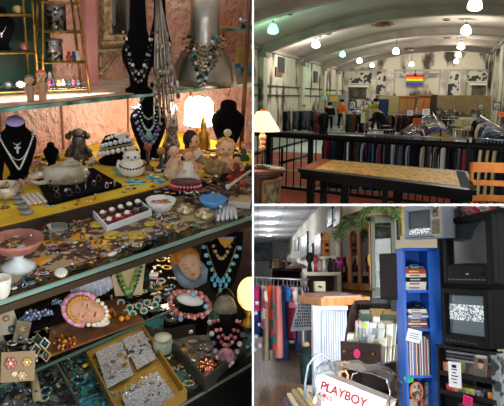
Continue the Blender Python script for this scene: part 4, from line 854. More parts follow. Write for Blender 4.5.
# ---- woman mask and coral beads right
D0 = (CASE.M @ P(188, 300, zL)).y
cc = CASE.at(190, 266, D0+.05); k = px(cc)
t = face(cc, 24*k, 32*k, 0, 'painted lady face mask with orange hair and grey scarf', m('#c89a78', .45), None); faceM(t, cc, -.45, -.3)
b = MB(m('#c06a1c', .7, n=.5, ns=40, h2='#e09a3c')); b.sph((-2*k, 2*k, 8*k), 16*k, 12, 8, .95, .5, .8); b.build('hair', t)
b = MB(m('#5c6a76', .8, n=.4, ns=14, h2='#8a98a4', b=.5, bs=20)); b.sph((-2*k, 3*k, -8*k), 18*k, 14, 8, .9, .45, .85)
b.tube([(-13*k, -2*k, 8*k), (-14*k, -4*k, -6*k), (-6*k, -6*k, -18*k), (6*k, -5*k, -18*k), (12*k, -2*k, -8*k)], 4*k, 8); b.build('scarf', t)
zc = zL-.06
p = CASE.at(190, 300, D0-.12); k = px(p); rz = CASE.face(p)
t = thing('white_neck_form', 'reclining white neck form ringed by coral beads', 'stand', p, rz); b = MB(m('#d9d4cc', .45)); 
b.sph((0, 0, 0), 12*k, 18, 12, 1.15, .5, .5, Matrix.Rotation(.2, 3, 'Y')); b.build('form_body', t)
b = MB(m('#b85a4c', .35)); pts = []
for j in range(34): a = 2*PI*j/34; pts.append(Vector((20*k*math.cos(a), -5*k, -2*k+14*k*math.sin(a)-3*k*math.cos(a))))
cc3 = [m('#b85a4c', .35), m('#c87468', .35), m('#9c4a40', .35), m('#c8a8a0', .3)]
b.beads([q+Vector((rnd.uniform(-1, 1)*k, rnd.uniform(-2, 1)*k, rnd.uniform(-1.5, 1.5)*k)) for q in pts+pts], 2.2*k, 6, 4, cc3); one('coral_bead_necklace', b, 'chunky coral bead necklace looped around the reclining white form', 'necklace', p, rz)
for a, z_, w__ in ((-9, -17, 'lowest'), (3, 10, 'uppermost'), (16, -3, 'rightmost')): b = MB(jewel('#7fb4c4')); b.sph((a*k, -8*k, z_*k), 2.8*k, 8, 5); one('aqua_bead', b, w__+' aqua glass bead threaded among the coral ones', 'bead', p, rz, 'aqua beads')
# turquoise bib board
D1 = (CASE.M @ P(220, 300, zL)).y+.1
cT = CASE.at(221, 263, D1); k = px(cT); rz = CASE.face(cT)
t = thing('velvet_bib_board', 'tall black velvet board with turquoise bib necklace under counter end', 'jewellery bust', cT, rz); b = MB(BLACKV); b.prism([(-22*k, 32*k), (-19*k, 0), (-8*k, -32*k), (6*k, -34*k), (15*k, -20*k), (20*k, 5*k), (21*k, 32*k)], 0, 5*k); b.build('board', t)
TQ = m('#55a8c4', .3); TQ2 = m('#7fc4d8', .3)
t = thing('turquoise_bib_necklace', 'turquoise teardrop bib necklace on the tall black board', 'necklace', cT, rz); b = MB(GOLD)
def V2(u_): return Vector(((-15+30*u_)*k, -2*k, (20-38*(1-abs(2*u_-1)**1.5))*k))
b.tube([V2(j/20) for j in range(21)], .7*k, 5); b.build('chain', t); b = MB(TQ)
for j in range(13): q = V2(j/12); b.use((TQ, TQ2)[j % 2]); b.sph(q+Vector(((j-6)*.45*k, -1*k, -2*k)), 2.3*k, 7, 5, 1.2 if j in (0, 1, 11, 12, 2, 10) else .8, .6, 1 if j not in range(4, 9) else 1.4)
for row, n in ((-25, 4), (-31, 3), (-37, 1)):
    for j in range(n): b.sph(((j-(n-1)/2)*5.6*k, -3*k, (row+8)*k), 2.4*k, 7, 5, .8, .6, 1.3)
b.build('teardrop_beads', t)
necklace(cT, rz, 10*k, 20*k, 26*k, 3*k, [m('#c8a878', .3, .4), m('#b8925c', .3, .6)], 2.0*k, 'gold leaf bib necklace inside the turquoise one')
necklace(cT, rz, 13*k, 22*k, 28*k, 3*k, [m('#1c2450', .2)], 1.5*k, 'navy bead necklace between the gold and turquoise ones')
t = thing('gold_pendant', 'gold fan shaped pendant at the top of the black board', 'pendant', cT+Vector((0, -.02, 24*k)), rz); b = MB(GOLD); b.prism([(-8*k, 5*k), (8*k, 5*k), (5*k, -1*k), (0, -6*k), (-5*k, -1*k)], -1*k, 0); b.build('fan_plate', t)
b = MB(m('#8a8ca0', .3))
for j in range(7): b.sph(((-6+2*j)*k, -1.6*k, 5.5*k), 1.2*k, 6, 4)
b.build('edge_stones', t)
# floral globe lamp right edge
p = CASE.at(250, 294, 2.2); k = px(p); t = thing('painted_globe_lamp', 'lit globe lamp painted with red and yellow flowers', 'lamp', p); b = MB(m('#f2d890', .4, n=.5, ns=22, h2='#d8682c', em=1.6, th=.62)); b.sph((0, 0, 0), 13*k, 20, 14, 1, 1, 1.35); b.build('globe_shade', t); b = MB(GOLD); b.lathe([(9*k, -34*k), (6*k, -30*k), (2*k, -26*k), (6*k, -17*k)], n=14); b.build('lamp_base', t)
lamp('POINT', p+Vector((-.03, -.12, .0)), .5, (1, .7, .4), .05, name='globe_glow')
# ---- bottom trays (case floor level)
def tray(c4, z, h_, rim, lining, name, label, th=.06):
    BXp = sum(c4, Vector())/4; BXp.z = z; t = thing(name, label, 'tray', BXp); q4 = [q-BXp for q in c4]
    for q in q4: q.z = 0
    b = MB(rim); quadring(b, q4, 0, h_, th); b.build('rim', t); b = MB(lining); b.slab([(q.x*.95, q.y*.95) for q in reversed(q4)], .001, .006); b.build('lining', t)
    return BXp
zt = zF+.0
GT = [P(86, 352, zF+.045), P(143, 325, zF+.045), P(187, 390, zF+.045), P(128, 432, zF+.045)]
for q in GT: q.z = zF
tray(GT, zF, .045, m('#a8843c', .4, .5), m('#b89444', .5, n=.5, ns=30, h2='#8a6c2c', stretch=(1, 12, 1)), 'gold_tray', 'gold edged tray with three grey jewellery cards')
def tcard(pts, label, orn):
    c4 = [P(a, c_, zF+.03) for a, c_ in pts]; Bp = sum(c4, Vector())/4; t = thing('grey_velvet_card', label, 'display card', Bp); b = MB(m('#8c8c90', .9, n=.6, ns=120, h2='#b4b4ba', b=.6, bs=150)); b.slab([(q.x-Bp.x, q.y-Bp.y) for q in reversed(c4)], -.004, .002); b.build('card', t)
    return Bp
zc_ = zF+.032
tcard([(95, 352), (122, 341), (133, 374), (107, 388)], 'grey card with purple butterfly brooches in the gold tray', 0)
tcard([(122, 340), (143, 331), (156, 358), (137, 369)], 'upper grey card with blue crystal spray in the gold tray', 0)
tcard([(120, 394), (157, 372), (176, 398), (136, 428)], 'lower grey card with pearl and sapphire rows in the gold tray', 0)
scatter(9, ((104, 362), (126, 352), (128, 372), (110, 380)), zc_, 'on the butterfly card', ['brooch', 'oval'], (2.6, 4), [COLS[9], COLS[2], COLS[12]], seed=41)
scatter(10, ((124, 348), (148, 338), (152, 352), (128, 358)), zc_, 'on the crystal spray card', ['clip', 'stud', 'brooch'], (2, 3.4), [COLS[2], COLS[5], COLS[4]], seed=42)
scatter(16, ((118, 392), (154, 372), (160, 380), (124, 402)), zc_, 'in a row on the lower card', ['stud', 'brooch'], (2, 2.9), [COLS[2], COLS[5], COLS[11]], seed=43)
scatter(4, ((140, 394), (160, 384), (164, 396), (146, 404)), zc_, 'low on the lower card', ['stud'], (2, 2.6), [COLS[5]], seed=44)
RT = [P(160, 332, zF+.05), P(235, 318, zF+.05), P(246, 346, zF+.05), P(205, 382, zF+.05)]
for q in RT: q.z = zF
tray(RT, zF, .06, m('#4a4640', .35, .6), m('#3c3a38', .6, n=.6, ns=25, h2='#5c5854'), 'pewter_tray', 'dark pewter tray holding the black necklace forms')
scatter(20, ((172, 345), (205, 338), (212, 372), (200, 372)), zF+.008, 'in the dark pewter tray', ['chain', 'clip', 'brooch', 'stone'], (2.6, 4), [COLS[2], COLS[12], COLS[1], COLS[6]], seed=45)
scatter(16, ((214, 352), (246, 336), (250, 346), (212, 372)), zF+.008, 'in the tray front corner', ['stone', 'oval', 'stud'], (3, 4), [COLS[2], COLS[12], COLS[11], COLS[1]], seed=46)
p = P(208, 366, zF+.03); k = px(p); t = thing('copper_flower_brooch', 'large copper petalled flower brooch in the pewter tray', 'brooch', p, CASE.face(p)); b = MB(m('#b8704c', .25, .9))
for j in range(7):
    a = j*2*PI/7; b.T = Matrix.Translation((0, -2*k, 2*k)) @ Matrix.Rotation(.35, 4, 'X') @ Matrix.Rotation(a, 4, 'Z'); b.sph((5.6*k, 0, 1*k), 4.2*k, 8, 5, 1.2, .7, .3)
b.T = Matrix(); b.build('petals', t); b = MB(m('#e0b08c', .2, .8)); b.sph((0, -3*k, 4*k), 2.3*k, 8, 5); b.build('flower_center', t)
p = P(208, 375, zF+.03); k = px(p); b = MB(m('#d8685c', .35, n=.4, ns=20, h2='#f0b0a0')); b.prism([(-5*k, -4*k), (5*k, -4*k), (2*k, 6*k), (-2*k, 7*k)], -2*k, 2*k); b.sph((0, 0, 0), 4*k, 7, 5, 1, .8, 1.1); one('coral_chunk', b, 'raw salmon coral chunk at the tray front', 'coral', p, CASE.face(p))
p = P(163, 352, zF+.01); k = px(p); t = thing('glass_jar', 'round cloudy green glass jar between the two trays', 'jar', p); b = MB(m('#8c9a86', .15, n=.4, ns=12, h2='#a8b49c')); b.lathe([(8*k, 0), (10*k, 4*k), (10*k, 12*k), (8*k, 15*k)], n=20); b.build('jar_body', t); b = MB(m('#b0b49c', .2)); b.lathe([(8.6*k, 15*k), (8.6*k, 17.5*k), (2*k, 19*k)], n=20); b.build('lid', t)
# black arch form and black pink-bead bust
D2 = (CASE.M @ P(185, 342, zF)).y
p = CASE.at(186, 322, D2+.03); k = px(p); rz = CASE.face(p); t = thing('velvet_arch_form', 'low wide black velvet form with a round crystal button', 'stand', p, rz); b = MB(BLACKV); b.prism([(-22*k, -18*k), (20*k, -18*k), (22*k, 4*k), (14*k, 16*k), (0, 20*k), (-14*k, 15*k), (-22*k, 4*k)], -3*k, 6*k); b.build('form_body', t)
b = MB(m('#a8aab4', .2, .4)); b.tube([(-18*k+j*3.6*k, -4*k, (-15-2.5*math.sin(j/10*PI))*k) for j in range(11)], 2*k, 6); b.build('satin_band', t); b = MB(PEARL); b.sph((4*k, -4*k, -9*k), 3.4*k, 10, 5, 1, .4, .8); b.build('button', t)
p2 = CASE.at(172, 314, D2-.02); k = px(p2); b = MB(glass('#c8c8c8', .5)); b.lathe([(9*k, 0), (9.4*k, 1*k), (6*k, 3*k)], (0, 0, 0), 20, sy=1.2); b.use(m('#b09878', .3)).sph((0, 0, 2*k), 2.6*k, 7, 4); t = one('crystal_dish', b, 'small clear crystal dish leaning on the black arch form', 'dish', p2, rz, rx=.9)
D3 = (CASE.M @ P(226, 355, zF)).y
pb = P(226, 362, zF+.01); 
q_, rz_, k_ = bust(226, 362, 36, 52, zF+.01, 'black bust with pink bead necklaces and carved rose medallion')
PK = [m('#b06a70', .25), m('#c88a8c', .25), m('#8c4a54', .25)]
necklace(q_, rz_, 9*k_, 15*k_, 48*k_, 10*k_, PK, 2.0*k_, 'upper dusty pink bead strand on the rose medallion bust')
necklace(q_, rz_, 13*k_, 21*k_, 47*k_, 11*k_, PK[::-1], 2.2*k_, 'second dusty pink bead strand on the rose medallion bust')
necklace(q_, rz_, 17*k_, 44*k_, 46*k_, 11*k_, [m('#a8a0a4', .3), m('#d8ccd0', .25), m('#58505a', .3)], 2.9*k_, 'outer grey and white stone necklace on the rose medallion bust')
b = MB(m('#8c5c60', .4, n=.6, ns=60, h2='#b88084')); b.lathe([(8*k_, 0), (8*k_, 2*k_), (6*k_, 3*k_), (2*k_, 2.4*k_)], n=22); b.T = Matrix(); o = one('rose_medallion', b, 'round carved rose pink medallion at the bust centre', 'pendant', q_+Matrix.Rotation(rz_, 3, 'Z') @ Vector((0, -13*k_, 17*k_)), rz_, rx=PI/2)
# shell purse
p = CASE.at(225, 304, D1-.05); k = px(p); b = MB(m('#6a6250', .4, .3, n=.5, ns=30, h2='#8f8468')); vs = []
b.lathe([(12*k, -9*k), (11*k, -2*k), (8*k, 6*k), (4*k, 9*k)], n=36, sy=.45, wob=.05, k=12); b.tube([(-9*k+j*2*k, 0, 8*k+10*k*math.sin(j/9*PI)) for j in range(10)], .4*k, 4); one('shell_purse', b, 'ribbed bronze shell purse above the pink bead bust', 'purse', p, CASE.face(p))
# left bottom trays
LT = [P(-10, 352, zF+.03), P(52, 352, zF+.03), P(90, 420, zF+.03), P(-10, 430, zF+.03)]
LT2 = [P(56, 352, zF+.03), P(86, 350, zF+.03), P(126, 425, zF+.03), P(88, 425, zF+.03)]
for q in LT+LT2: q.z = zF
tray(LT, zF, .03, m('#8a8c8c', .35, .6), m('#6c7478', .5, n=.9, ns=18, h2='#2a2c30'), 'silver_tray', 'silver rimmed tray of dark pieces in the bottom left')
tray(LT2, zF, .03, m('#5a5248', .4, .4), m('#2f7f88', .8, n=.8, ns=20, h2='#2c2a26'), 'turquoise_tray', 'turquoise lined tray of chains beside the gold tray')
scatter(42, ((0, 375), (50, 358), (84, 404), (0, 406)), zF+.008, 'in the silver rimmed tray', KA, (2.8, 5), [COLS[i] for i in (6, 2, 4, 12, 6, 4)], seed=51)
scatter(26, ((58, 358), (82, 354), (118, 404), (88, 406)), zF+.008, 'in the turquoise lined tray', ['chain', 'bracelet', 'clip', 'stone'], (2.8, 5), [COLS[i] for i in (4, 0, 6, 4, 3)], seed=52)
scatter(30, ((148, 338), (158, 336), (202, 378), (186, 386)), zF, 'in the strip between the two trays', ['ring', 'clip', 'bracelet', 'stone'], (2.4, 3.8), [COLS[i] for i in (0, 4, 0, 2)], seed=53)
p = P(47, 378, zF+.01); k = px(p); b = MB(BLACK); b.lathe([(4.5*k, 0), (4.5*k, 6*k), (3.6*k, 7*k)], n=16); one('black_ring_cup', b, 'round black cup in the silver rimmed tray', 'cup', p)
b = MB(m('#a8946c', .5)); b.tube([P(33, 372, zF)+Vector((0, 0, .02)), P(38, 405, zF)+Vector((0, 0, .02))], .012, 8, r1=.016); one('bone_pendant', b, 'long tapering bone pendant in the silver rimmed tray', 'pendant')
# case lights: a warm strip behind the upper shelf and under the counter
lamp('AREA', ((xL+xR)/2-.1, yT+.05, zT-.045), 7.5, (1, .84, .78), (1.6, .05), ((xL+xR)/2-.1, yW, zM+.12), 'shelf_strip')
lamp('AREA', ((xL+xR)/2, 2.1, .45), 2.6, (1, .82, .64), (1.4, .5), ((xL+xR)/2, 2.1, zM), 'cabinet_top_light')
lamp('AREA', ((xL+xR)/2-.1, yB+.12, zB-.07), 5, (1, .84, .66), (1.5, .06), ((xL+xR)/2-.1, yB+.2, zF), 'counter_strip')
# ================================================================ THE HALL
RM = HALL; Hh = HALL
ZL = -.45; YF = 58.0
XL = Hh.ony(345, 90, YF).x; XR = Hh.ony(486, 90, YF).x; ZS = Hh.ony(345, 71, YF).z
XC = .1; HW = XC-XL; RISE = 1.75; YN = 9.0
def zc(x): return ZS+RISE*(1-((x-XC)/HW)**2)
PEEL = m('#bcb7a4', .85, n=.72, ns=.95, h2='#463e34', th=.56, nd=9, stretch=(1, 1, .45))
CEIL = m('#b8afa4', .85, n=.3, ns=.35, h2='#a39a8e', nd=3)
b = MB(CEIL); N = 28; rings = []
for y in (YN, YF+.2): rings.append([Vector((XL+(XR-XL)*i/N, y, zc(XL+(XR-XL)*i/N))) for i in range(N+1)]+[Vector((XL+(XR-XL)*i/N, y, zc(XL+(XR-XL)*i/N)+.15)) for i in range(N, -1, -1)])
b.loft(rings, smooth=False); struct('ceiling', b)
b = MB(PEEL); b.box((XL-.15, (YN+YF)/2, (ZL+ZS)/2), (.3, YF-YN, ZS-ZL+.2)); struct('wall_left', b)
b = MB(PEEL); b.box((XR+.15, (YN+YF)/2, (ZL+zc(XR))/2), (.3, YF-YN, zc(XR)-ZL+.2)); struct('wall_right', b)
b = MB(PEEL); b.prism([(XL-.3, ZL)]+[(XR+.3, ZL)]+[(XR-(XR-XL)*i/N, zc(XR-(XR-XL)*i/N)+.05) for i in range(N+1)], YF, YF+.3); struct('wall_far', b)
b = MB(m('#8b8d86', .45, n=.4, ns=.5, h2='#767a74')); b.box(((XL+XR)/2, (YN+YF)/2, ZL-.05), (XR-XL+.6, YF-YN+.6, .1)); struct('floor_hall', b)
RIB = m('#9c9288', .8, n=.3, ns=1.2, h2='#8a8076')
RIBY = [22.5, 30.0, 39.0, 46.5, 53]
for i, y in enumerate([13, 17]+RIBY):
    b = MB(RIB); rings = []
    for j in range(N+1):
        x = XL+(XR-XL)*j/N; z = zc(x); rings.append([Vector((x, y-.35, z+.05)), Vector((x, y-.35, z-.32)), Vector((x, y-.28, z-.4)), Vector((x, y+.28, z-.4)), Vector((x, y+.35, z-.32)), Vector((x, y+.35, z+.05))])
    b.loft(rings, smooth=False); struct('beam_ceiling_%d' % (i+1), b)
    b = MB(PEEL)
    for x, s_ in ((XL, 1), (XR, -1)): b.box((x+s_*.12, y, (ZL+zc(x))/2), (.24, .75, zc(x)-ZL)); b.use(RIB).box((x+s_*.18, y, zc(x)-.35), (.4, .9, .25)); b.use(PEEL)
    struct('pillar_%d' % (i+1), b)
b = MB(RIB); b.box((XL+.08, (YN+YF)/2, ZS-.02), (.16, YF-YN, .22)); b.box((XR-.08, (YN+YF)/2, zc(XR)-.2), (.16, YF-YN, .22)); b.box(((XL+XR)/2, YF-.08, ZS+.05), (XR-XL, .16, .18)); struct('trim_2', b)
b = MB(m('#1e1c1a', .6))
for z in (Hh.onx(262, 85, XL+.1).z, Hh.onx(262, 95, XL+.1).z): b.tube([(XL+.08, 25, z), (XL+.08, YF-.3, z)], .035, 5)
struct('trim_3', b)
def wallrect(px0, py0, px1, py1, y, off=.04):
    a, c_ = Hh.ony(px0, py0, y), Hh.ony(px1, py1, y); return (a+c_)/2, (abs(c_.x-a.x), off*2, abs(a.z-c_.z))
# far-wall features
DK = m('#26221e', .8, n=.5, ns=2, h2='#3c372f'); WH = m('#cfcbbd', .7)
for i, r in enumerate([(349, 86, 366, 99), (472, 84, 490, 97)]):
    c_, d = wallrect(*r, YF-.02); b = MB(m('#5d564a', .8, n=.5, ns=1.5, h2='#3a352d')); b.box(c_, (d[0], .12, d[2])); struct('door_%d' % (i+1), b)
    b = MB(WH); b.box(c_+Vector((0, -.1, d[2]/2)), (d[0]+.5, .35, .22)); struct('trim_%d' % (i+4), b)
MUR = m('#b5b2a2', .8, n=1, ns=1.6, h2='#35383c', th=.52, nd=6)
for i, (r, lab) in enumerate([((346, 72, 372, 84), 'faded mural of dark foliage above the boarded doorway'), ((376, 74, 387, 95), 'arched niche mural left of the rainbow flag'), ((447, 71, 459, 96), 'arched niche mural right of the rainbow flag'), ((466, 69, 488, 82), 'half round mural above the right doorway'), ((390, 73, 440, 78), 'strip of worn plaster above the rainbow flag')]):
    c_, d = wallrect(*r, YF-.05); t = thing('wall_mural', lab, 'mural', c_); b = MB(MUR if i != 4 else m('#a9a594', .8, n=.8, ns=1, h2='#77726a'))
    w2, h2 = d[0]/2, d[2]/2
    if i in (1, 2): poly = [(-w2, -h2), (w2, -h2), (w2, h2*.4)]+[(w2*math.cos(a), h2*.4+h2*.6*math.sin(a)) for a in [j*PI/8 for j in range(1, 8)]]+[(-w2, h2*.4)]
    elif i == 3: poly = [(-w2, -h2), (w2, -h2)]+[(w2*math.cos(a), -h2*.6+h2*1.6*math.sin(a)) for a in [j*PI/10 for j in range(0, 11)]]
    else: poly = [(-w2, -h2), (w2, -h2), (w2, h2), (-w2, h2)]
    b.prism(poly, -.03, .03); b.build('painted_panel', t)
    if i < 4:
        b = MB(m('#c9c5b4', .7)); b.tube([Vector((x, -.05, z)) for x, z in poly], .07, 5, closed=True); b.build('moulding', t)
for i, (px_, w_) in enumerate([(345, .5), (373, .45), (389, .7), (443, .7), (462, .5)]):
    x = Hh.ony(px_+1, 85, YF).x; b = MB(m('#bdb9aa', .8, n=.5, ns=1, h2='#8f8b7d')); b.box((x, YF-.15, (ZL+ZS)/2+.1), (w_, .3, ZS-ZL+.1)); struct('pillar_%d' % (i+20), b)
# left wall openings
for i, (a, c_, s_, lab) in enumerate([(280.5, 65, .85, 'louvred vent high on the peeling left wall'), (315, 77, .8, 'small dark opening high on the left wall further back')]):
    q = Hh.onx(a, c_, XL); t = thing('wall_vent', lab, 'vent', (XL+.05, q.y, q.z)); b = MB(m('#3f4038', .7)); b.box((0, 0, 0), (.08, s_*1.5, s_)); b.build('vent_frame', t)
    b = MB(m('#17181a', .7))
    for j in range(6): b.box((.05, 0, -s_*.38+j*s_*.15), (.03, s_*1.3, s_*.07))
    b.build('slats', t)
b = MB(m('#6a4a34', .8)); q = Hh.onx(278, 72, XL); b.box((XL+.04, q.y, q.z), (.06, 1.4, .5)); one('wall_patch', b, 'patch of bare brown plaster under the high vent', 'patch')
# rainbow flag
a_, c_ = Hh.ony(406.5, 75.5, YF-.5), Hh.ony(422.5, 86, YF-.5); fw, fh = c_.x-a_.x, a_.z-c_.z; t = thing('rainbow_flag', 'rainbow flag of six stripes hanging on the far wall', 'flag', (a_+c_)/2)
b = MB(m('#e01c24', .8)); RB = ['#e3222b', '#f0861c', '#f5de1c', '#2c8c3c', '#2448a8', '#6a2a88']
for j, cc in enumerate(RB):
    b.use(m(cc, .8)); z1 = fh/2-fh*j/6; z0 = z1-fh/6; n = 12
    for s_ in range(n):
        xa_, xb_ = -fw/2+fw*s_/n, -fw/2+fw*(s_+1)/n; ya, yb = .05*math.sin(xa_*5), .05*math.sin(xb_*5)
        b.add([(xa_, ya, z0), (xb_, yb, z0), (xb_, yb, z1), (xa_, ya, z1), (xa_, ya+.02, z0), (xb_, yb+.02, z0), (xb_, yb+.02, z1), (xa_, ya+.02, z1)], [(0, 1, 2, 3), (5, 4, 7, 6)])
b.build('striped_cloth', t); b = MB(DK); b.tube([(-fw/2-.05, .03, fh/2+.03), (fw/2+.05, .03, fh/2+.03)], .03, 6); b.build('hanging_rod', t)
b = MB(m('#30302c', .6)); q = Hh.ony(415, 75, YF-.45); b.sph(q, .15, 8, 5); b.tube([q, q+Vector((0, 0, .45))], .03, 5); one('flag_hook', b, 'small dark hook and wire above the rainbow flag', 'hook')
# medallions and ceiling vents
for i, (a, c_, w_, lab) in enumerate([(382, 24, 24, 'large ochre ceiling medallion nearest the rail'), (407, 48.5, 15, 'far ochre ceiling medallion over the hall')]):
    D = .5
    lo, hi = 15., 70.
    for _ in range(40):
        D = (lo+hi)/2; q = Hh.at(a, c_, D)
        if q.z < zc(q.x)-.02: lo = D
        else: hi = D
    r0 = w_/2*D/FPX; t = thing('ceiling_medallion', lab, 'medallion', Vector((q.x, q.y, zc(q.x)-.03))); OC = m('#8a6420', .5, .3, n=.4, ns=6, h2='#5c4012')
    b = MB(OC); b.lathe([(r0, .02), (r0, -.05), (r0*.85, -.1), (r0*.62, -.06), (r0*.6, .0)], n=32); b.build('outer_ring', t)
    b = MB(m('#3c2c14', .6)); b.lathe([(r0*.6, 0), (r0*.58, -.08), (r0*.4, -.09), (.01, -.04)], n=28); b.build('grille', t); b = MB(OC); b.lathe([(r0*.3, -.06), (r0*.22, -.15), (.01, -.17)], n=20); b.build('boss', t)
def hit_ceiling(a, c_):
    lo, hi = 5., 75.
    for _ in range(40):
        D = (lo+hi)/2; q = Hh.at(a, c_, D)
        if q.z < zc(q.x)-.03: lo = D
        else: hi = D
    return q, D
for a, c_, lab in [(289, 13.5, 'dark round ceiling vent near the first green lamp'), (328, 33.5, 'ceiling vent right of the first white lamp'), (447, 19.5, 'ceiling vent between the right row lamps, nearest'), (447, 37.5, 'ceiling vent further along the right row'), (447, 47, 'ceiling vent third along the right row'), (447, 55, 'farthest ceiling vent of the right row'), (354, 46, 'ceiling vent right of the second green lamp'), (368, 53, 'ceiling vent above the fourth hanging lamp'), (380, 60, 'ceiling vent before the far wall')]:
    q, D = hit_ceiling(a, c_); t = thing('ceiling_vent', lab, 'vent', q); k = D/FPX
    b = MB(DK); b.lathe([(3.4*k, 0), (3.0*k, -.06), (.01, -.07)], n=16); b.build('grille', t); b = MB(m('#8c8478', .7)); b.lathe([(4.6*k, .03), (4.6*k, -.02), (3.2*k, -.03)], n=16); b.build('flange', t)
# pendant lamps
GRN = m('#7cf0c0', .4, em=3.2); GLB = m('#fff6ea', .4, em=7)
LPS = [(273, 29, 11, 1, 'green glowing pendant lamp nearest the rail'), (316, 44, 8.4, 0, 'white pendant lamp just right of the nearest green one'), (342.5, 54, 6.4, 1, 'second green glowing pendant lamp further in'), (359.5, 60.5, 5.6, 0, 'white pendant lamp past the second green one'), (372, 65, 4.6, 0, 'farthest white pendant lamp of the left row'),
       (396, 51, 7, 0, 'white pendant lamp in the middle of the hall'), (411.5, 64, 5, 0, 'white pendant lamp above the rainbow flag'), (475, 4, 14.5, 0, 'biggest white pendant lamp at the top of the picture'), (466, 30, 10.5, 0, 'second white pendant lamp of the right row'), (461, 46, 7.6, 0, 'third white pendant lamp of the right row'), (458.3, 54.5, 6, 0, 'fourth white pendant lamp of the right row'), (456.3, 61, 5, 0, 'fifth and farthest white pendant lamp of the right row')]
CAN = [17.5, 37, 48, 55.5, 61, 38.5, 55.5, -9, 19.5, 38, 49.5, 57.5]
for (a, c_, w_, g_, lab), cy in zip(LPS, CAN):
    qc, D = hit_ceiling(a, cy)
    if cy < 0: D = 19.5
    lo, hi = 0, 1; l_ = Hh.Rt @ pixdir(a, c_)
    yy = min(qc.y, YF-3.5) if cy >= 0 else 18.8
    q = Hh.ony(a, c_, yy); D = (Hh.M @ q).y; r0 = w_/2*D/FPX; zt_ = zc(q.x)-q.z
    t = thing('pendant_lamp', lab, 'lamp', q); b = MB(GRN if g_ else GLB)
    b.lathe([(.28*r0, .95*r0), (.55*r0, .75*r0), (.85*r0, .3*r0), (1*r0, -.25*r0), (.97*r0, -.6*r0), (.55*r0, -.85*r0), (.01, -.92*r0)], n=18); b.build('glass_shade', t)
    b = MB(m('#8c8880', .4, .6)); b.lathe([(.3*r0, .9*r0), (.3*r0, 1.25*r0), (.12*r0, 1.4*r0)], n=12); b.build('fitter', t)
    b = MB(m('#5c5850', .5)); b.tube([(0, 0, 1.3*r0), (0, 0, zt_)], .03, 6); b.build('stem', t); b = MB(m('#c9c0b0', .6)); b.lathe([(.32, zt_), (.3, zt_-.06), (.05, zt_-.12)], n=16); b.build('canopy', t)
    lamp('POINT', q+Vector((0, 0, -.5)), (340 if yy < 45 else 180) if not g_ else 120, (1, .93, .84) if not g_ else (.45, 1, .65), .25, name='pendant_light')
    lamp('POINT', q+Vector((0, 0, 1.3*r0)), 9 if not g_ else 26, (1, .95, .86) if not g_ else (.15, 1, .4), .1, name='pendant_uplight')

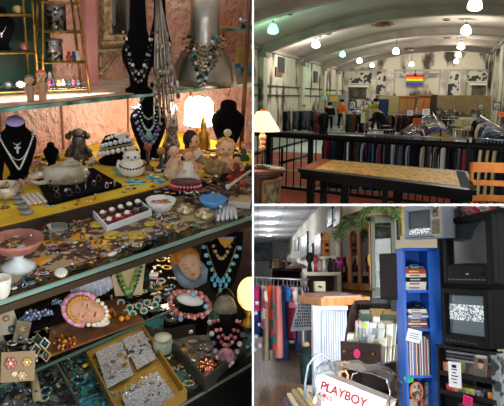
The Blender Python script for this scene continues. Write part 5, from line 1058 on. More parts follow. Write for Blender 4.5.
# ---------------------------------------------------------------- people built on a skeleton
def skinned(name, verts, edges, radii, mat, parent, sub=2):
    me = bpy.data.meshes.new(name); me.from_pydata(verts, edges, []); o = bpy.data.objects.new(name, me); C.objects.link(o)
    md = o.modifiers.new('skin', 'SKIN'); md.use_smooth_shade = True
    for i, v in enumerate(me.skin_vertices[0].data): v.radius = radii[i] if isinstance(radii[i], tuple) else (radii[i], radii[i]); v.use_root = (i == 0)
    md2 = o.modifiers.new('sub', 'SUBSURF'); md2.levels = md2.render_levels = sub
    dg = bpy.context.evaluated_depsgraph_get(); ev = o.evaluated_get(dg); nm = bpy.data.meshes.new_from_object(ev)
    o.modifiers.clear(); o.data = nm; nm.materials.clear(); nm.materials.append(mat)
    for p_ in nm.polygons: p_.use_smooth = True
    if parent: o.parent = parent
    ROOM_OF[o.name] = RM; return o
def person(loc, rz, h, label, top, legs, hair, hat=None, skin='#c89478', lean=0., armL=None, armR=None, stride=.1, hood=None, bag=None):
    t = thing('person', label, 'person', loc, rz); k = h; SKN = m(skin, .5)
    hip = (0, 0, .5*k); L = lambda x, y, z: (x*k, y*k-lean*max(0, z-.5)*k, z*k)
    V_ = [L(0, 0, .5), L(0, 0, .6), L(0, .01, .72), L(0, 0, .81), L(0, 0, .86), L(0, -.01, .93),
          L(.055, 0, .47), L(.06, -.01+stride/4, .27), L(.06, stride/2, .045), L(.06, stride/2-.07, .02),
          L(-.055, 0, .47), L(-.06, -.01-stride/4, .27), L(-.06, -stride/2, .045), L(-.06, -stride/2-.07, .02)]
    aL = armL or [(.12, .02, .64), (.14, -.04, .50)]; aR = armR or [(-.12, .02, .64), (-.14, -.04, .50)]
    V_ += [L(.1, 0, .8), L(*aL[0]), L(*aL[1]), L(-.1, 0, .8), L(*aR[0]), L(*aR[1])]
    E_ = [(0, 1), (1, 2), (2, 3), (3, 4), (4, 5), (0, 6), (6, 7), (7, 8), (8, 9), (0, 10), (10, 11), (11, 12), (12, 13), (3, 14), (14, 15), (15, 16), (3, 17), (17, 18), (18, 19)]
    R_ = [(.085, .06), (.075, .055), (.09, .06), (.06, .05), .032, .055, .05, .034, .024, .022, .05, .034, .024, .022, .038, .028, .02, .038, .028, .02]
    skinned('body', V_, E_, [tuple(x*k for x in (r if isinstance(r, tuple) else (r, r))) for r in R_], SKN, t)
    # clothes as close-fitting shells
    Vt = [V_[0], V_[1], V_[2], V_[3], V_[14], V_[15], tuple(Vector(V_[15]).lerp(Vector(V_[16]), .8)), V_[17], V_[18], tuple(Vector(V_[18]).lerp(Vector(V_[19]), .8))]
    skinned('jacket', Vt, [(0, 1), (1, 2), (2, 3), (3, 4), (4, 5), (5, 6), (3, 7), (7, 8), (8, 9)], [tuple(x*k for x in r) for r in [(.105, .078), (.095, .072), (.108, .075), (.07, .06), (.05, .05), (.042, .042), (.034, .034), (.05, .05), (.042, .042), (.034, .034)]], m(top, .8), t)
    Vl = [V_[0], V_[6], V_[7], V_[8], V_[10], V_[11], V_[12]]
    skinned('trousers', Vl, [(0, 1), (1, 2), (2, 3), (0, 4), (4, 5), (5, 6)], [tuple(x*k for x in r) for r in [(.088, .065), (.056, .056), (.042, .042), (.036, .036), (.056, .056), (.042, .042), (.036, .036)]], m(legs, .8), t)
    hc = Vector(V_[5])+Vector((0, .005*k, .01*k)); b = MB(m(hat or hair, .8)); b.sph(hc+Vector((0, .01*k, .018*k)), .066*k, 12, 8, .95, 1.05, .95); b.build('beanie' if hat else 'hair', t)
    b = MB(m('#2a1c18', .5))
    for sx in (-1, 1): b.sph(hc+Vector((sx*.022*k, -.06*k, -.012*k)), .008*k, 6, 4)
    b.use(m('#a05a50', .5)).sph(hc+Vector((0, -.058*k, -.045*k)), .012*k, 6, 4, 1.3, .5, .5); b.build('facial_features', t)
    b = MB(m('#1a1818', .6))
    for q in (V_[9], V_[13]): b.sph(Vector(q)+Vector((0, .02*k, .0)), .045*k, 8, 5, .7, 1.4, .6)
    b.build('shoes', t)
    if hood: b = MB(m(hood, .8)); b.sph(hc+Vector((0, .05*k, -.07*k)), .07*k, 10, 6, 1.1, .7, .7); b.build('hood', t)
    if bag: b = MB(m(bag, .7)); b.box((0, .12*k-lean*.2*k, .68*k), (.17*k, .1*k, .26*k), bev=.03*k); b.build('backpack', t)
    return t
def onlow(a, c_): return Hh.onz(a, c_, ZL)
def standing(a, cfeet, ctop, rz, *args, **kw):
    p = onlow(a, cfeet); k = Hh.mpp(p); t = person(p, Hh.face(p)+rz, (cfeet-ctop)*k, *args, **kw); t.matrix_world = t.matrix_world @ Matrix.Diagonal((1.3, 1.3, 1, 1)); return t
standing(329, 130, 103, PI, 'person in black jacket standing with back turned at the racks', '#0d0d10', '#14141a', '#1c140f')
standing(341, 128, 100, PI*.8, 'person in bright orange hooded jacket beside the one in black', '#cf5a12', '#15151a', '#1a1412', hood='#d8641a')
standing(375, 131, 99, PI*.7, 'person in black coat with yellow sleeve by the poster', '#16161a', '#1c1c22', '#1c1814', bag='#a8901c', armL=[(.13, -.06, .68), (.1, -.2, .7)])
standing(386, 149, 105, -1.9, 'person in dark coat and lime green beanie leaning to a rack', '#15171c', '#1a1c22', '#222222', hat='#8c9430', lean=.55, armL=[(.12, -.12, .66), (.1, -.26, .62)], armR=[(-.12, -.14, .68), (-.09, -.3, .64)])
standing(404, 126, 104, .4, 'person in blue jacket behind the centre rack', '#1c3a78', '#20222a', '#241812')

# ---------------------------------------------------------------- clothes racks
def garment(t_loc, rz, L_, wid, thk, col, label, cat, group, kind=0, sleeve=True, pat=None, name='hanging_garment'):
    """hangs from z=0 downward; shoulders spread along local Y, thickness along local X"""
    t = thing(name, label, cat, t_loc, rz, group); mt = pat or m(col, .85)
    ph = rnd.uniform(0, 6); n = 16; rings = []
    prof = [(0, .12), (-.03, .45), (-.08, .95), (-.2, .98), (-.45, .9), (-.7, .95), (-1, 1.08)] if kind == 0 else [(0, .15), (-.05, .7), (-.2, .72), (-.35, .66), (-.6, .95), (-1, 1.35)] if kind == 1 else [(0, .5), (-.02, .55), (-.5, .58), (-1, .62)]
    for z, w_ in prof:
        rings.append([Vector((math.sin(a)*thk*(.55+.3*(-z))*(1+.18*math.cos(3*a+ph)), math.cos(a)*wid*w_*(1+.05*math.sin(5*a+ph)*(-z)), z*L_-.06)) for a in [2*PI*j/n for j in range(n)]])
    b = MB(mt); b.loft(rings); b.build('garment_body', t)
    if sleeve and kind != 2:
        for s_ in (-1, 1):
            b = MB(mt); b.tube([(0, s_*wid*.82, -.1-L_*.03), (0, s_*wid*1.03, -.1-L_*.16), (.01, s_*wid*1.06, -.1-L_*.34), (0, s_*wid*1.0, -.1-L_*(.52 if kind == 0 else .3))], thk*.48, 8, r1=thk*.36); b.build('sleeve', t)
    b = MB(m('#b8b8b8', .3, .8)); b.tube([(0, -wid*.8, -.1), (0, 0, -.02), (0, wid*.8, -.1)], .007, 4); b.tube([(0, 0, -.02), (0, 0, .02), (0, .02, .05), (0, .0, .065)], .005, 4); b.build('hanger', t)
    return t
def rackframe(p0, p1, label, zfloor, name='clothes_rack', double=False):
    t = thing(name, label, 'rack', Vector((0, 0, 0))); d = (p1-p0); d.z = 0; dn = d.normalized(); nx = Vector((-dn.y, dn.x, 0)); K = m('#17171a', .4, .6)
    b = MB(m('#9a9a9e', .3, .9)); b.tube([p0, p1], .018, 8); b.build('rail_rod', t)
    for p in (p0, p1):
        b = MB(K); b.tube([p, Vector((p.x, p.y, zfloor+.06))], .022, 6); b.tube([Vector((p.x, p.y, zfloor+.06))-nx*.28, Vector((p.x, p.y, zfloor+.06))+nx*.28], .02, 6); b.build('upright', t)
        for s_ in (-1, 1): b = MB(K); b.sph(Vector((p.x, p.y, zfloor+.035))+nx*.26*s_, .035, 8, 5); b.build('caster', t)
    return t
HC = [('#16171c', 'black'), ('#2a2c36', 'charcoal'), ('#20304e', 'navy'), ('#4c5058', 'grey'), ('#b5a78f', 'beige'), ('#d8d4cc', 'white'), ('#7a2430', 'maroon'), ('#3d5a86', 'denim blue'), ('#5c4636', 'brown'), ('#8fa0b4', 'pale blue'), ('#36402e', 'olive'), ('#c07a64', 'salmon')]
def rack(p0, p1, n, where, L_=(.8, 1.1), pal=HC, wid=.22, thk=.06, zfloor=ZL, w=None, seed=1, jit=.12, kinds=(0, 0, 0, 2)):
    R_ = random.Random(seed); rackframe(p0, p1, 'metal garment rack '+where, zfloor); d = p1-p0; rz = math.atan2(d.y, d.x); nx = 0
    for i in range(n):
        u = (i+.5)/n; c_, nm = R_.choice(pal) if not w else R_.choices(pal, w)[0]; kd = R_.choice(kinds)
        L0 = min(R_.uniform(*L_), p0.z-zfloor-.12)
        garment(p0.lerp(p1, u)+Vector((0, 0, -.05)), rz+R_.uniform(-jit, jit), L0, wid*R_.uniform(.85, 1.1), thk, c_, '%s %s %s' % (nm, ('top', 'dress', 'pair of trousers')[kd] if kd != 2 else 'folded trousers', where), 'garment', 'clothes '+where, kd)
W1 = [14, 6, 3, 3, 3, 4, 1.5, 1.5, 2, 2, 1, 1.2]
zr = Hh.onz
p0, p1 = zr(309, 138, .98), zr(468, 144, .98)
def rodat(a, c_, z): return Hh.onz(a, c_, z)
rack(Vector((p0.x, 12.2, .98)), Vector((Hh.ony(468, 140, 11.4).x, 11.4, .98)), 50, 'on the rack behind the railing', (.85, 1.3), seed=2, thk=.036, w=W1, jit=.5)
rack(rodat(366, 130, .95), rodat(394, 130, .95), 9, 'on the second rack beyond the railing', (.8, 1.0), seed=9, w=W1)
q0, q1 = Hh.at(256, 111, 34), Hh.at(312, 109, 37); q0.z = q1.z = .95
rack(q0, q1, 24, 'on the long dark back rack', (1.0, 1.2), seed=3, w=[12, 6, 3, 3, 2, 1, .5, 1, 2, .5, 1, .4], thk=.085)
q0, q1 = Hh.at(315, 112, 37), Hh.at(325, 111, 32); q0.z = q1.z = .95
rack(q0, q1, 10, 'on the back rack beside the black jacketed person', (1.1, 1.25), seed=4, w=[10, 5, 2, 2, .1, .1, 2, .1, 2, .1, 1, .1], thk=.09)
q0, q1 = Hh.at(346, 110, 38), Hh.at(372, 108, 42); q0.z = q1.z = .95
rack(q0, q1, 14, 'on the rack between orange jacket and poster', (1.0, 1.2), seed=5, w=W1, thk=.08)
rack(rodat(402, 131, .98), rodat(427, 115, .98), 26, 'on the rack running away at the centre', (.9, 1.1), seed=6, wid=.3, w=[4, 3, 5, 3, 2, 4, 3, 5, 1, 4, 1, 1], jit=.3)
rack(rodat(441, 129, .98), rodat(433, 113, .98), 22, 'on the colourful rack right of centre', (.9, 1.15), seed=7, wid=.3, pal=[('#1e4ea0', 'royal blue'), ('#7a2030', 'maroon'), ('#d8c03c', 'yellow'), ('#2c6ab8', 'blue'), ('#d8d4cc', 'white'), ('#1c2438', 'navy'), ('#5c9ab8', 'sky blue')], jit=.25)
rack(rodat(507, 132, .98), rodat(480, 115.5, .98), 20, 'on the right rack near the sofa', (1.1, 1.3), seed=8, wid=.32, w=[3, 3, 5, 4, 2, 1, 1, 3, 1, 4, 1, .5], jit=.3)
rack(Vector((Hh.ony(474, 150, 11.6).x, 11.6, .98)), Vector((Hh.ony(507, 150, 11.4).x, 11.4, .98)), 9, 'on the short rack behind the wooden chair', (1.1, 1.3), seed=12, pal=[('#14161c', 'black'), ('#b8a068', 'sand'), ('#8c2028', 'red'), ('#20242c', 'dark'), ('#c8b88c', 'cream')])
rack(Hh.at(388, 113, 30), Hh.at(430, 112, 31), 18, 'on the rack before the wardrobes', (.8, 1.0), seed=15, w=W1, thk=.08)
rack(Hh.at(347, 112, 31), Hh.at(368, 111, 34), 10, 'on the rack left of the poster', (.9, 1.1), seed=16, w=W1, thk=.08)
# rack signs
def sign(a, c_, w_, h_, D, col, label, rz=0, inner=None):
    q = Hh.at(a, c_, D); k = D/FPX; t = thing('rack_sign', label, 'sign', q, Hh.face(q)+rz); b = MB(m(col, .6)); b.box((0, 0, 0), (w_*k, .02, h_*k)); b.build('sign_board', t)
    b = MB(m('#2c2c2c', .5)); b.tube([(0, .02, -h_*k*.5), (0, .02, -h_*k*.5-.35)], .012, 5); b.build('sign_stem', t)
    b = MB(inner or m('#3a1a10', .6))
    for j in range(3): b.box((0, -.015, h_*k*(.25-.25*j)), (w_*k*(.7-.15*j), .006, h_*k*.06))
    b.build('lettering', t); return t
sign(274, 97, 4, 3.5, 36, '#e87a4a', 'orange card sign over the long back rack')
sign(304, 106, 3.5, 3, 36, '#d86a3a', 'small orange sign at the end of the back rack')
sign(290, 106.5, 4, 3, 35, '#c8c8cc', 'small white sign above the back rack')
sign(417, 122, 8.5, 7.5, 15, '#f07a3c', 'orange sign on the centre rack')
sign(410, 113, 5.5, 5, 19, '#e8e8ea', 'white sign left of the orange centre sign')
sign(426, 112, 7, 6, 22, '#eeeef2', 'white sign above the colourful rack')
sign(501, 114.5, 5, 5, 20, '#f07a3c', 'orange sign on the right rack')
# rainbow poster on stand
q = Hh.at(366.5, 116, 26); k = 26/FPX; t = thing('poster_stand', 'white poster with a curling rainbow standing on the floor', 'poster', q, Hh.face(q)); b = MB(m('#d8d2c0', .6)); b.box((0, 0, 0), (11*k, .03, 14*k)); b.build('poster_board', t)
b = MB(m('#2a2a2a', .5)); b.tube([(0, .03, -7*k), (0, .03, ZL-q.z)], .02, 5); b.box((0, .03, ZL-q.z+.02), (.5, .4, .03)); b.build('stand', t)
b = MB(m('#d04a3c', .6))
for j, cc in enumerate(['#c8484c', '#e08a3c', '#e8cf50', '#4c9a6a', '#5a6cae']):
    r0 = (3.6-.6*j)*k; b.use(m(cc, .6)); b.tube([Vector((-3*k+(r0+1.5*k)*math.cos(a)*1.0, -.02, 3*k+r0*math.sin(a))) for a in [j2*PI/8-1.2 for j2 in range(9)]], .28*k, 4); b.tube([Vector((2.6*k+(r0)*math.cos(a), -.02, -3.5*k+r0*math.sin(a))) for a in [j2*PI/8+1.6 for j2 in range(9)]], .28*k, 4)
b.build('rainbow_bands', t)
# furniture toward the far wall
def boxthing(name, a0, c0, a1, c1, D, dep, col, label, cat, parts=None, zf=ZL, mat=None):
    A_, B_ = Hh.at(a0, c0, D), Hh.at(a1, c1, D); w_ = abs(B_.x-A_.x); h_ = A_.z-zf; q = Vector(((A_.x+B_.x)/2, (A_.y+B_.y)/2+dep/2, zf)); t = thing(name, label, cat, q)
    b = MB(mat or m(col, .6)); b.box((0, 0, h_/2), (w_, dep, h_), bev=.03); b.build('carcass', t)
    if parts:
        for s_ in (-1, 1):
            b = MB(m(parts, .5)); b.box((s_*w_*.24, -dep/2-.02, h_*.5), (w_*.44, .04, h_*.86), bev=.01); b.box((s_*w_*.24, -dep/2-.05, h_*.5), (w_*.3, .03, h_*.6), bev=.01); d_ = b.build('door', t)
            b = MB(GOLD); b.sph((s_*w_*.05, -dep/2-.08, h_*.5), .05, 8, 5); b.build('knob', d_)
        b = MB(m(parts, .5)); b.box((0, 0, h_+.05), (w_+.15, dep+.1, .1), bev=.03); b.build('cornice', t)
    return t, w_, h_
WD = m('#8f5522', .5, n=.4, ns=3, h2='#6c3c14', stretch=(1, 1, .2))
boxthing('wooden_wardrobe', 399, 97, 415, 110, 44, .8, '#7a4a22', 'golden brown wooden wardrobe left of the taller one', 'wardrobe', '#8a5a28')
boxthing('wooden_wardrobe', 418, 96, 430, 110, 43, .8, '#6a3a1a', 'taller orange brown double door wardrobe under the flag', 'wardrobe', '#a05a1e')
boxthing('dark_bookcase', 431, 94.5, 436.5, 110, 45, .6, '#3a2018', 'narrow dark cabinet between wardrobe and tan partition', 'cabinet')
boxthing('blue_screen', 379, 99, 388.5, 110, 40, .1, '#1c2c58', 'dark blue display screen behind the shoppers', 'screen')
boxthing('tan_partition', 382, 96, 400, 108, 47, .1, '#a08c5c', 'low tan partition left of the wardrobes', 'partition', mat=m('#a89668', .8))
for i, (a0, a1) in enumerate([(437, 456), (457, 478), (479, 506)]):
    boxthing('tan_partition', a0, 95.2, a1, 106, 48-.6*i, .1, '#a89460', 'tan room divider panel, %s from the wardrobes' % ('first', 'second', 'third')[i], 'partition', mat=m('#9c8a60', .8, n=.3, ns=3, h2='#8c7a54'))
boxthing('counter_booth', 327, 94.5, 346, 108, 46, 1.2, '#5f6a6a', 'grey sales booth with glass front at the back', 'booth', mat=m('#7f8a88', .5))
for a, c_, w_, h_, cl, lb in [(312, 101, 7, 7, '#c88a1c', 'ochre round paper sign on the sales booth'), (334, 99, 8, 5, '#d8a838', 'yellow paper sign on the sales booth'), (324, 98, 6, 4, '#a8c8c0', 'pale lit screen on the sales booth'), (328, 92.5, 9, 1.6, '#c8d83c', 'lime green strip along the top of the sales booth'), (296, 103, 9, 13, '#5a4238', 'brown door panel left of the sales booth')]:
    q = Hh.at(a, c_, 45.5); k = 45.5/FPX; b = MB(m(cl, .6)); b.box((0, 0, 0), (w_*k, .05, h_*k), bev=.02); one('booth_sign', b, lb, 'sign', q, Hh.face(q)*0)
# odds along the back
R_ = random.Random(5)
for i in range(26):
    a = 349+i*3.1 if i < 14 else 438+(i-14)*4.2; D = (49+2.2*(i % 3)) if i < 14 else 39.5+1.5*(i % 4); p = Hh.at(a, 110, D); p.z = ZL; k = D/FPX; h_ = R_.uniform(.9, 1.9) if i < 14 else R_.uniform(.7, 1.3)
    c_, nm = R_.choice(HC[:9]); t = thing('storage_shelf', '%s stocked shelf unit far back in the hall' % nm, 'shelf', p, R_.uniform(-.2, .2), 'far shelf units'); b = MB(m('#3a3834', .6))
    for s_ in (-1, 1): b.box((s_*.34, 0, h_/2), (.05, .4, h_))
    for z in (.1, h_*.5, h_-.03): b.box((0, 0, z), (.68, .4, .05))
    b.build('shelf_frame', t); b = MB(m(c_, .7))
    for j in range(6): b.use(m(R_.choice(HC)[0], .7)); b.box((-.26+.105*j, 0, h_*.5+.15), (.09, .25, .26+.1*R_.random()), bev=.02); b.box((-.26+.105*j, 0, h_+.1), (.085, .25, .2*R_.random()+.05), bev=.02)
    b.build('stock', t)

# sofa, tables at right
p = Hh.at(472, 133, 34); p.z = ZL; t = thing('beige_sofa', 'beige upholstered sofa with wooden base and green cushion', 'sofa', p, Hh.face(p)+.35); SF = m('#b8a888', .85)
b = MB(m('#4a2c1c', .5)); b.box((0, 0, .2), (1.5, .85, .3), bev=.03); b.build('wooden_base', t); b = MB(SF); b.box((0, -.05, .46), (1.35, .8, .24), bev=.07); b.build('seat', t); b = MB(SF); b.box((0, .36, .75), (1.4, .2, .6), bev=.08); b.build('backrest', t)
for s_ in (-1, 1): b = MB(SF); b.box((s_*.7, 0, .55), (.2, .85, .5), bev=.08); b.build('armrest', t)
b = MB(m('#6f9480', .8)); b.box((.1, .12, .72), (.5, .14, .34), bev=.06, rx=-.3); one('green_cushion', b, 'pale green cushion leaning on the beige sofa', 'cushion', p, Hh.face(p)+.35)
def smalltable(a, c_, D, w_, h_, label, col):
    p = Hh.at(a, c_, D); p.z = ZL; t = thing('wooden_table', label, 'table', p, .2); M_ = m(col, .5); b = MB(M_); b.box((0, 0, h_), (w_, .6, .06), bev=.01); b.build('tabletop', t)
    for sx in (-1, 1):
        for sy in (-1, 1): b = MB(M_); b.box((sx*w_*.44, sy*.24, h_/2), (.06, .06, h_)); b.build('leg', t)
    return p
smalltable(457, 134, 34, .8, .62, 'small wooden side table at the sofa arm', '#4a2a1c'); smalltable(448, 115, 36, 1.5, .85, 'dark square table before the tan divider', '#241a14'); smalltable(470, 116, 38, 2.4, .95, 'long pale green topped table before the divider', '#6c7a50'); smalltable(481, 114, 35, 1.2, .9, 'pale table near the right rack', '#a89c80')
for i, (a, D) in enumerate([(458, 33), (464, 33), (470, 34), (487, 34)]):
    p = Hh.at(a, 118, D); p.z = ZL; t = thing('dining_chair', 'pale wooden chair standing among the far tables', 'chair', p, rnd.uniform(-.6, .6), 'far chairs'); M_ = m('#b8ad94', .6)
    b = MB(M_); b.box((0, 0, .45), (.42, .42, .05), bev=.01); b.build('seat', t); b = MB(M_); b.box((0, .2, .8), (.4, .04, .4), bev=.01); b.build('backrest', t)
    for sx in (-1, 1):
        for sy in (-1, 1): b = MB(M_); b.box((sx*.18, sy*.18, .22), (.04, .04, .45)); b.build('leg', t)
for i, (a, c_, w_, h_, D, lb) in enumerate([(481, 107, 5, 6, 37, 'small framed picture on an easel by the far tables'), (497, 106, 7, 8, 36, 'framed white print near the right rack')]):
    q = Hh.at(a, c_, D); k = D/FPX; t = thing('framed_picture', lb, 'picture', q, -.1); b = MB(m('#2c2620', .5)); b.box((0, 0, 0), (w_*k, .05, h_*k), bev=.01); b.build('frame', t); b = MB(m('#c8c8c0', .6, n=.6, ns=3, h2='#8c9090')); b.box((0, -.03, 0), (w_*k*.8, .02, h_*k*.8)); b.build('print', t)

# ---------------------------------------------------------------- railing, platform and foreground
p0, p1 = Hh.onz(256, 203.5, 0), Hh.onz(504, 203.5, 0)
YR0 = Hh.onz(256, 190, 0).y
b = MB(m('#a8492a', .9, n=.3, ns=6, h2='#93401f')); yn = 4.6
xr_ = Hh.onz(309, 180, 0).x
def ypx(c_, z): return Hh.onz(285, c_, z).y
lv = [(yn, ypx(186, 0), 0), (ypx(186, 0), ypx(170, -.1), -.1), (ypx(170, -.1), ypx(160, -.2), -.2), (ypx(160, -.2), ypx(152, -.32), -.32)]
for i, (ya, yb, z) in enumerate(lv):
    xx1 = 8.0 if i == 0 else xr_+.15*i
    if i == 0: yb_ = 9.3
    b = MB(m('#b04e2c', .9, n=.3, ns=6, h2='#96401f')); b.box(((-9+xx1)/2, (ya+yb)/2, z-.06), (xx1+9, yb-ya-.02, .12)); 
    if i: b.use(m('#6d6a66', .6)).box(((-9+xx1)/2, yb-.12, z+.004), (xx1+9, .22, .012))
    struct('floor_step_%d' % (i+1), b)
b = MB(m('#6d6a66', .6)); b.box((-3, lv[0][1]-.1, .004), (11.5, .2, .012)); struct('trim_9', b)
RL = m('#050403', .55)
ra, rb = Hh.at(256, 133.5, 11.0), Hh.at(506, 148, 8.6)
def rpt(a): # point under the handrail at image column a
    u = (a-256)/250; D = 1/((1-u)/11.0+u/8.6); q = Hh.at(a, 133.5+14.5*u, D); return q
t = thing('balcony_railing', 'long black railing with thin balusters across the hall', 'railing')
b = MB(RL); b.tube([ra, rb], .052, 8); b.build('handrail', t); b = MB(RL); q0, q1 = rpt(256), rpt(506); q0.z = q1.z = .08; b.tube([q0, q1], .03, 6); b.build('bottom_rail', t)
for a in (269, 311, 388, 470):
    q = rpt(a); b = MB(RL); b.box((q.x, q.y, q.z/2), (.085, .085, q.z+.02)); b.build('post', t)
for i in range(34):
    a = 258+i*7.3
    q = rpt(a)
    if min(abs(a-z) for z in (269, 311, 388, 470)) < 2.5: continue
    b = MB(RL); b.tube([(q.x, q.y, .08), (q.x, q.y, q.z)], .012, 5); b.build('baluster', t)
t = thing('stair_railing', 'sloping black stair handrails beyond the main railing', 'railing'); 
for (a, c_, z0), (a1, c1_, z1) in [((240, 158, 0), (312, 139, 0), ), ((281, 163, 0), (308, 155, 0))]:
    b = MB(RL); A_, B_ = Hh.at(a, c_, 12.5), Hh.at(a1, c1_, 14.5); b.tube([A_, B_], .03, 6); b.build('handrail', t)
A_, B_ = Hh.at(240, 158, 12.5), Hh.at(312, 139, 14.5)
for u in (.55, .97): q = A_.lerp(B_, u); b = MB(RL); b.tube([q, (q.x, q.y, -.3)], .03, 6); b.build('post', t)
# long table
ZT = .8; c4 = [Hh.onz(a, c_, ZT) for a, c_ in ((321, 158.5), (467, 171), (477, 191), (298, 168.5))]; Bp = sum(c4, Vector())/4; Bp.z = 0
t = thing('long_table', 'long black table with woven cane top under glass', 'table', Bp); q4 = [q-Bp for q in c4]
for q in q4: q.z = 0
BK = m('#040303', .5)
b = MB(BK); b.slab([(q.x, q.y) for q in reversed(q4)], ZT-.05, ZT-.002); b.slab([(q.x*.97, q.y*.93) for q in reversed(q4)], ZT-.13, ZT-.05); b.build('table_frame', t)
def ins(u0, v0, u1, v1): 
    f_ = lambda u, v: (q4[0].lerp(q4[1], u)).lerp(q4[3].lerp(q4[2], u), v); return [f_(u0, v0), f_(u1, v0), f_(u1, v1), f_(u0, v1)]
b = MB(m('#f0b64c', .6, n=.8, ns=26, h2='#c08a30', kind='voro')); b.slab([(q.x, q.y) for q in reversed(ins(.10, .06, .93, .88))], ZT-.002, ZT+.002); b.build('cane_inlay', t)
b = MB(m('#a8552c', .8)); b.slab([(q.x, q.y) for q in reversed(ins(.015, .08, .098, .9))], ZT-.002, ZT+.002); b.build('wooden_end', t)
b = MB(m('#30343c', .85)); b.slab([(q.x, q.y) for q in reversed(ins(.932, .06, .985, .9))], ZT-.002, ZT+.002); b.build('slate_end', t)
for u, v in ((.06, .2), (.06, .8), (.3, .85), (.62, .85), (.93, .2), (.93, .8)):
    q = ins(u, v, u, v)[0]; b = MB(BK); b.box((q.x, q.y, (ZT-.1)/2), (.09, .09, ZT-.1)); b.build('leg', t)
b = MB(BK); b.box((0, 0, .2), (1.2, .06, .06)); b.build('stretcher', t)
# chair at right
pA, pB = Hh.at(471.5, 163, 6.6), Hh.at(480, 203, 6.4)
OW = m('#a8621f', .75, n=.4, ns=8, h2='#8a4a12', stretch=(1, 1, .3)); q = Hh.at(474, 163, 6.6); t = thing('ladder_back_chair', 'honey coloured wooden ladder back chair at the table end', 'chair', Vector((q.x+.24, q.y+.0, 0)), .05); hz = q.z
k = 6.6/FPX
for s_ in (-1, 1): b = MB(OW); b.tube([(s_*.24, -.02, 0), (s_*.24, -.03, .45), (s_*.26, .05, hz)], .024, 8); b.build('rear_leg', t); b = MB(OW); b.tube([(s_*.23, -.45, 0), (s_*.23, -.45, .45)], .022, 8); b.build('front_leg', t)
for i, (zz, hh) in enumerate([(hz-.05, .11), (hz-.22, .06), (hz-.385, .07)]):
    b = MB(OW); b.loft([[Vector((-.25+.5*j/8, .045-.035*i*.6+.04*math.sin(j/8*PI)+dy, zz+dz)) for dy, dz in ((-.012, -hh/2), (.012, -hh/2), (.012, hh/2), (-.012, hh/2))] for j in range(9)], smooth=False); b.build('back_slat', t)
b = MB(OW); b.box((0, -.23, .45), (.5, .48, .04), bev=.012); b.build('seat', t)
# drum table and lamp
q = Hh.onz(250, 168, .80); t = thing('drum_table', 'round brown leather topped drum table with glazed door', 'table', Vector((q.x, q.y, 0)), Hh.face(q)); k = Hh.mpp(q); R0 = 35*k
BR = m('#4a2412', .35, n=.4, ns=6, h2='#2e140a')
b = MB(BR); b.lathe([(R0*.9, .80-.05), (R0, .80-.04), (R0*1.01, .80-.015), (R0, .80)], n=48); b.build('tabletop', t)
b = MB(m('#6a3018', .3, n=.4, ns=5, h2='#522210')); b.lathe([(R0*.84, .80), (R0*.84, .803), (.01, .803)], n=48); b.use(m('#8c6a2c', .4, .3)).lathe([(R0*.87, .80), (R0*.87, .8035), (R0*.84, .8035)], n=48, cap=False); b.build('leather_inlay', t)
b = MB(BR); b.lathe([(R0*.85, .12), (R0*.85, .72), (R0*.9, .75)], n=48); b.build('drum', t)
a0 = -.75
b = MB(m('#8a5426', .4))
def arc(z, r_, a1, a2, n=8): return [Vector((r_*math.cos(a1+(a2-a1)*j/n), r_*math.sin(a1+(a2-a1)*j/n), z)) for j in range(n+1)]
for z in (.18, .68): b.tube(arc(z, R0*.87, -1.15, -.25), .022, 6)
for a in (-1.15, -.25): b.tube([(R0*.87*math.cos(a), R0*.87*math.sin(a), .18), (R0*.87*math.cos(a), R0*.87*math.sin(a), .68)], .022, 6)
b.build('door_frame', t); b = MB(m('#4c4a30', .15, n=.7, ns=12, h2='#8c7a50')); b.loft([arc(.2, R0*.862, -1.13, -.27), arc(.66, R0*.862, -1.13, -.27)], closed=False); b.build('door_glass', t)
for a in (-.9, -2.2, .4, 1.9): b = MB(BR); b.tube([(R0*.7*math.cos(a), R0*.7*math.sin(a), .13), (R0*.8*math.cos(a), R0*.8*math.sin(a), 0)], .03, 8, r1=.02); b.build('leg', t)
LQ = Hh.onz(262, 168.5, .804); t = thing('pleated_lamp', 'lit table lamp with cream pleated shade on the drum table', 'lamp', LQ); k = Hh.mpp(LQ); AM = m('#7a4a34', .25, .2)
b = MB(m('#4a4038', .3, .6)); b.box((0, 0, .012), (13*k, 13*k, .024), bev=.006); b.box((0, 0, .035), (9*k, 9*k, .02), bev=.006); b.tube([(0, 0, .03), (0, 0, 22*k)], 1.1*k, 8); b.build('lamp_stem', t)
b = MB(m('#b07a58', .15, .1)); 
for z, r_ in ((21, 3.4), (26, 3.0), (31, 3.8), (35.5, 2.4)): b.sph((0, 0, z*k), r_*k, 14, 8, 1, 1, .85)
b.build('glass_balls', t); b = MB(m('#f6c8a0', .7, n=.35, ns=1, h2='#ffe0c4', em=1.2)); b.lathe([(17.2*k, 37*k), (16*k, 40*k), (6.5*k, 55*k), (5.8*k, 56*k)], n=72, cap=False, wob=.018, k=36); b.build('pleated_shade', t)
b = MB(m('#a05030', .4)); b.lathe([(2.6*k, 56*k), (3*k, 58*k), (1*k, 60*k)], n=10); b.build('finial', t)
lamp('POINT', LQ+Vector((0, 0, 45*k)), 9, (1, .75, .45), .05, name='table_lamp_glow')
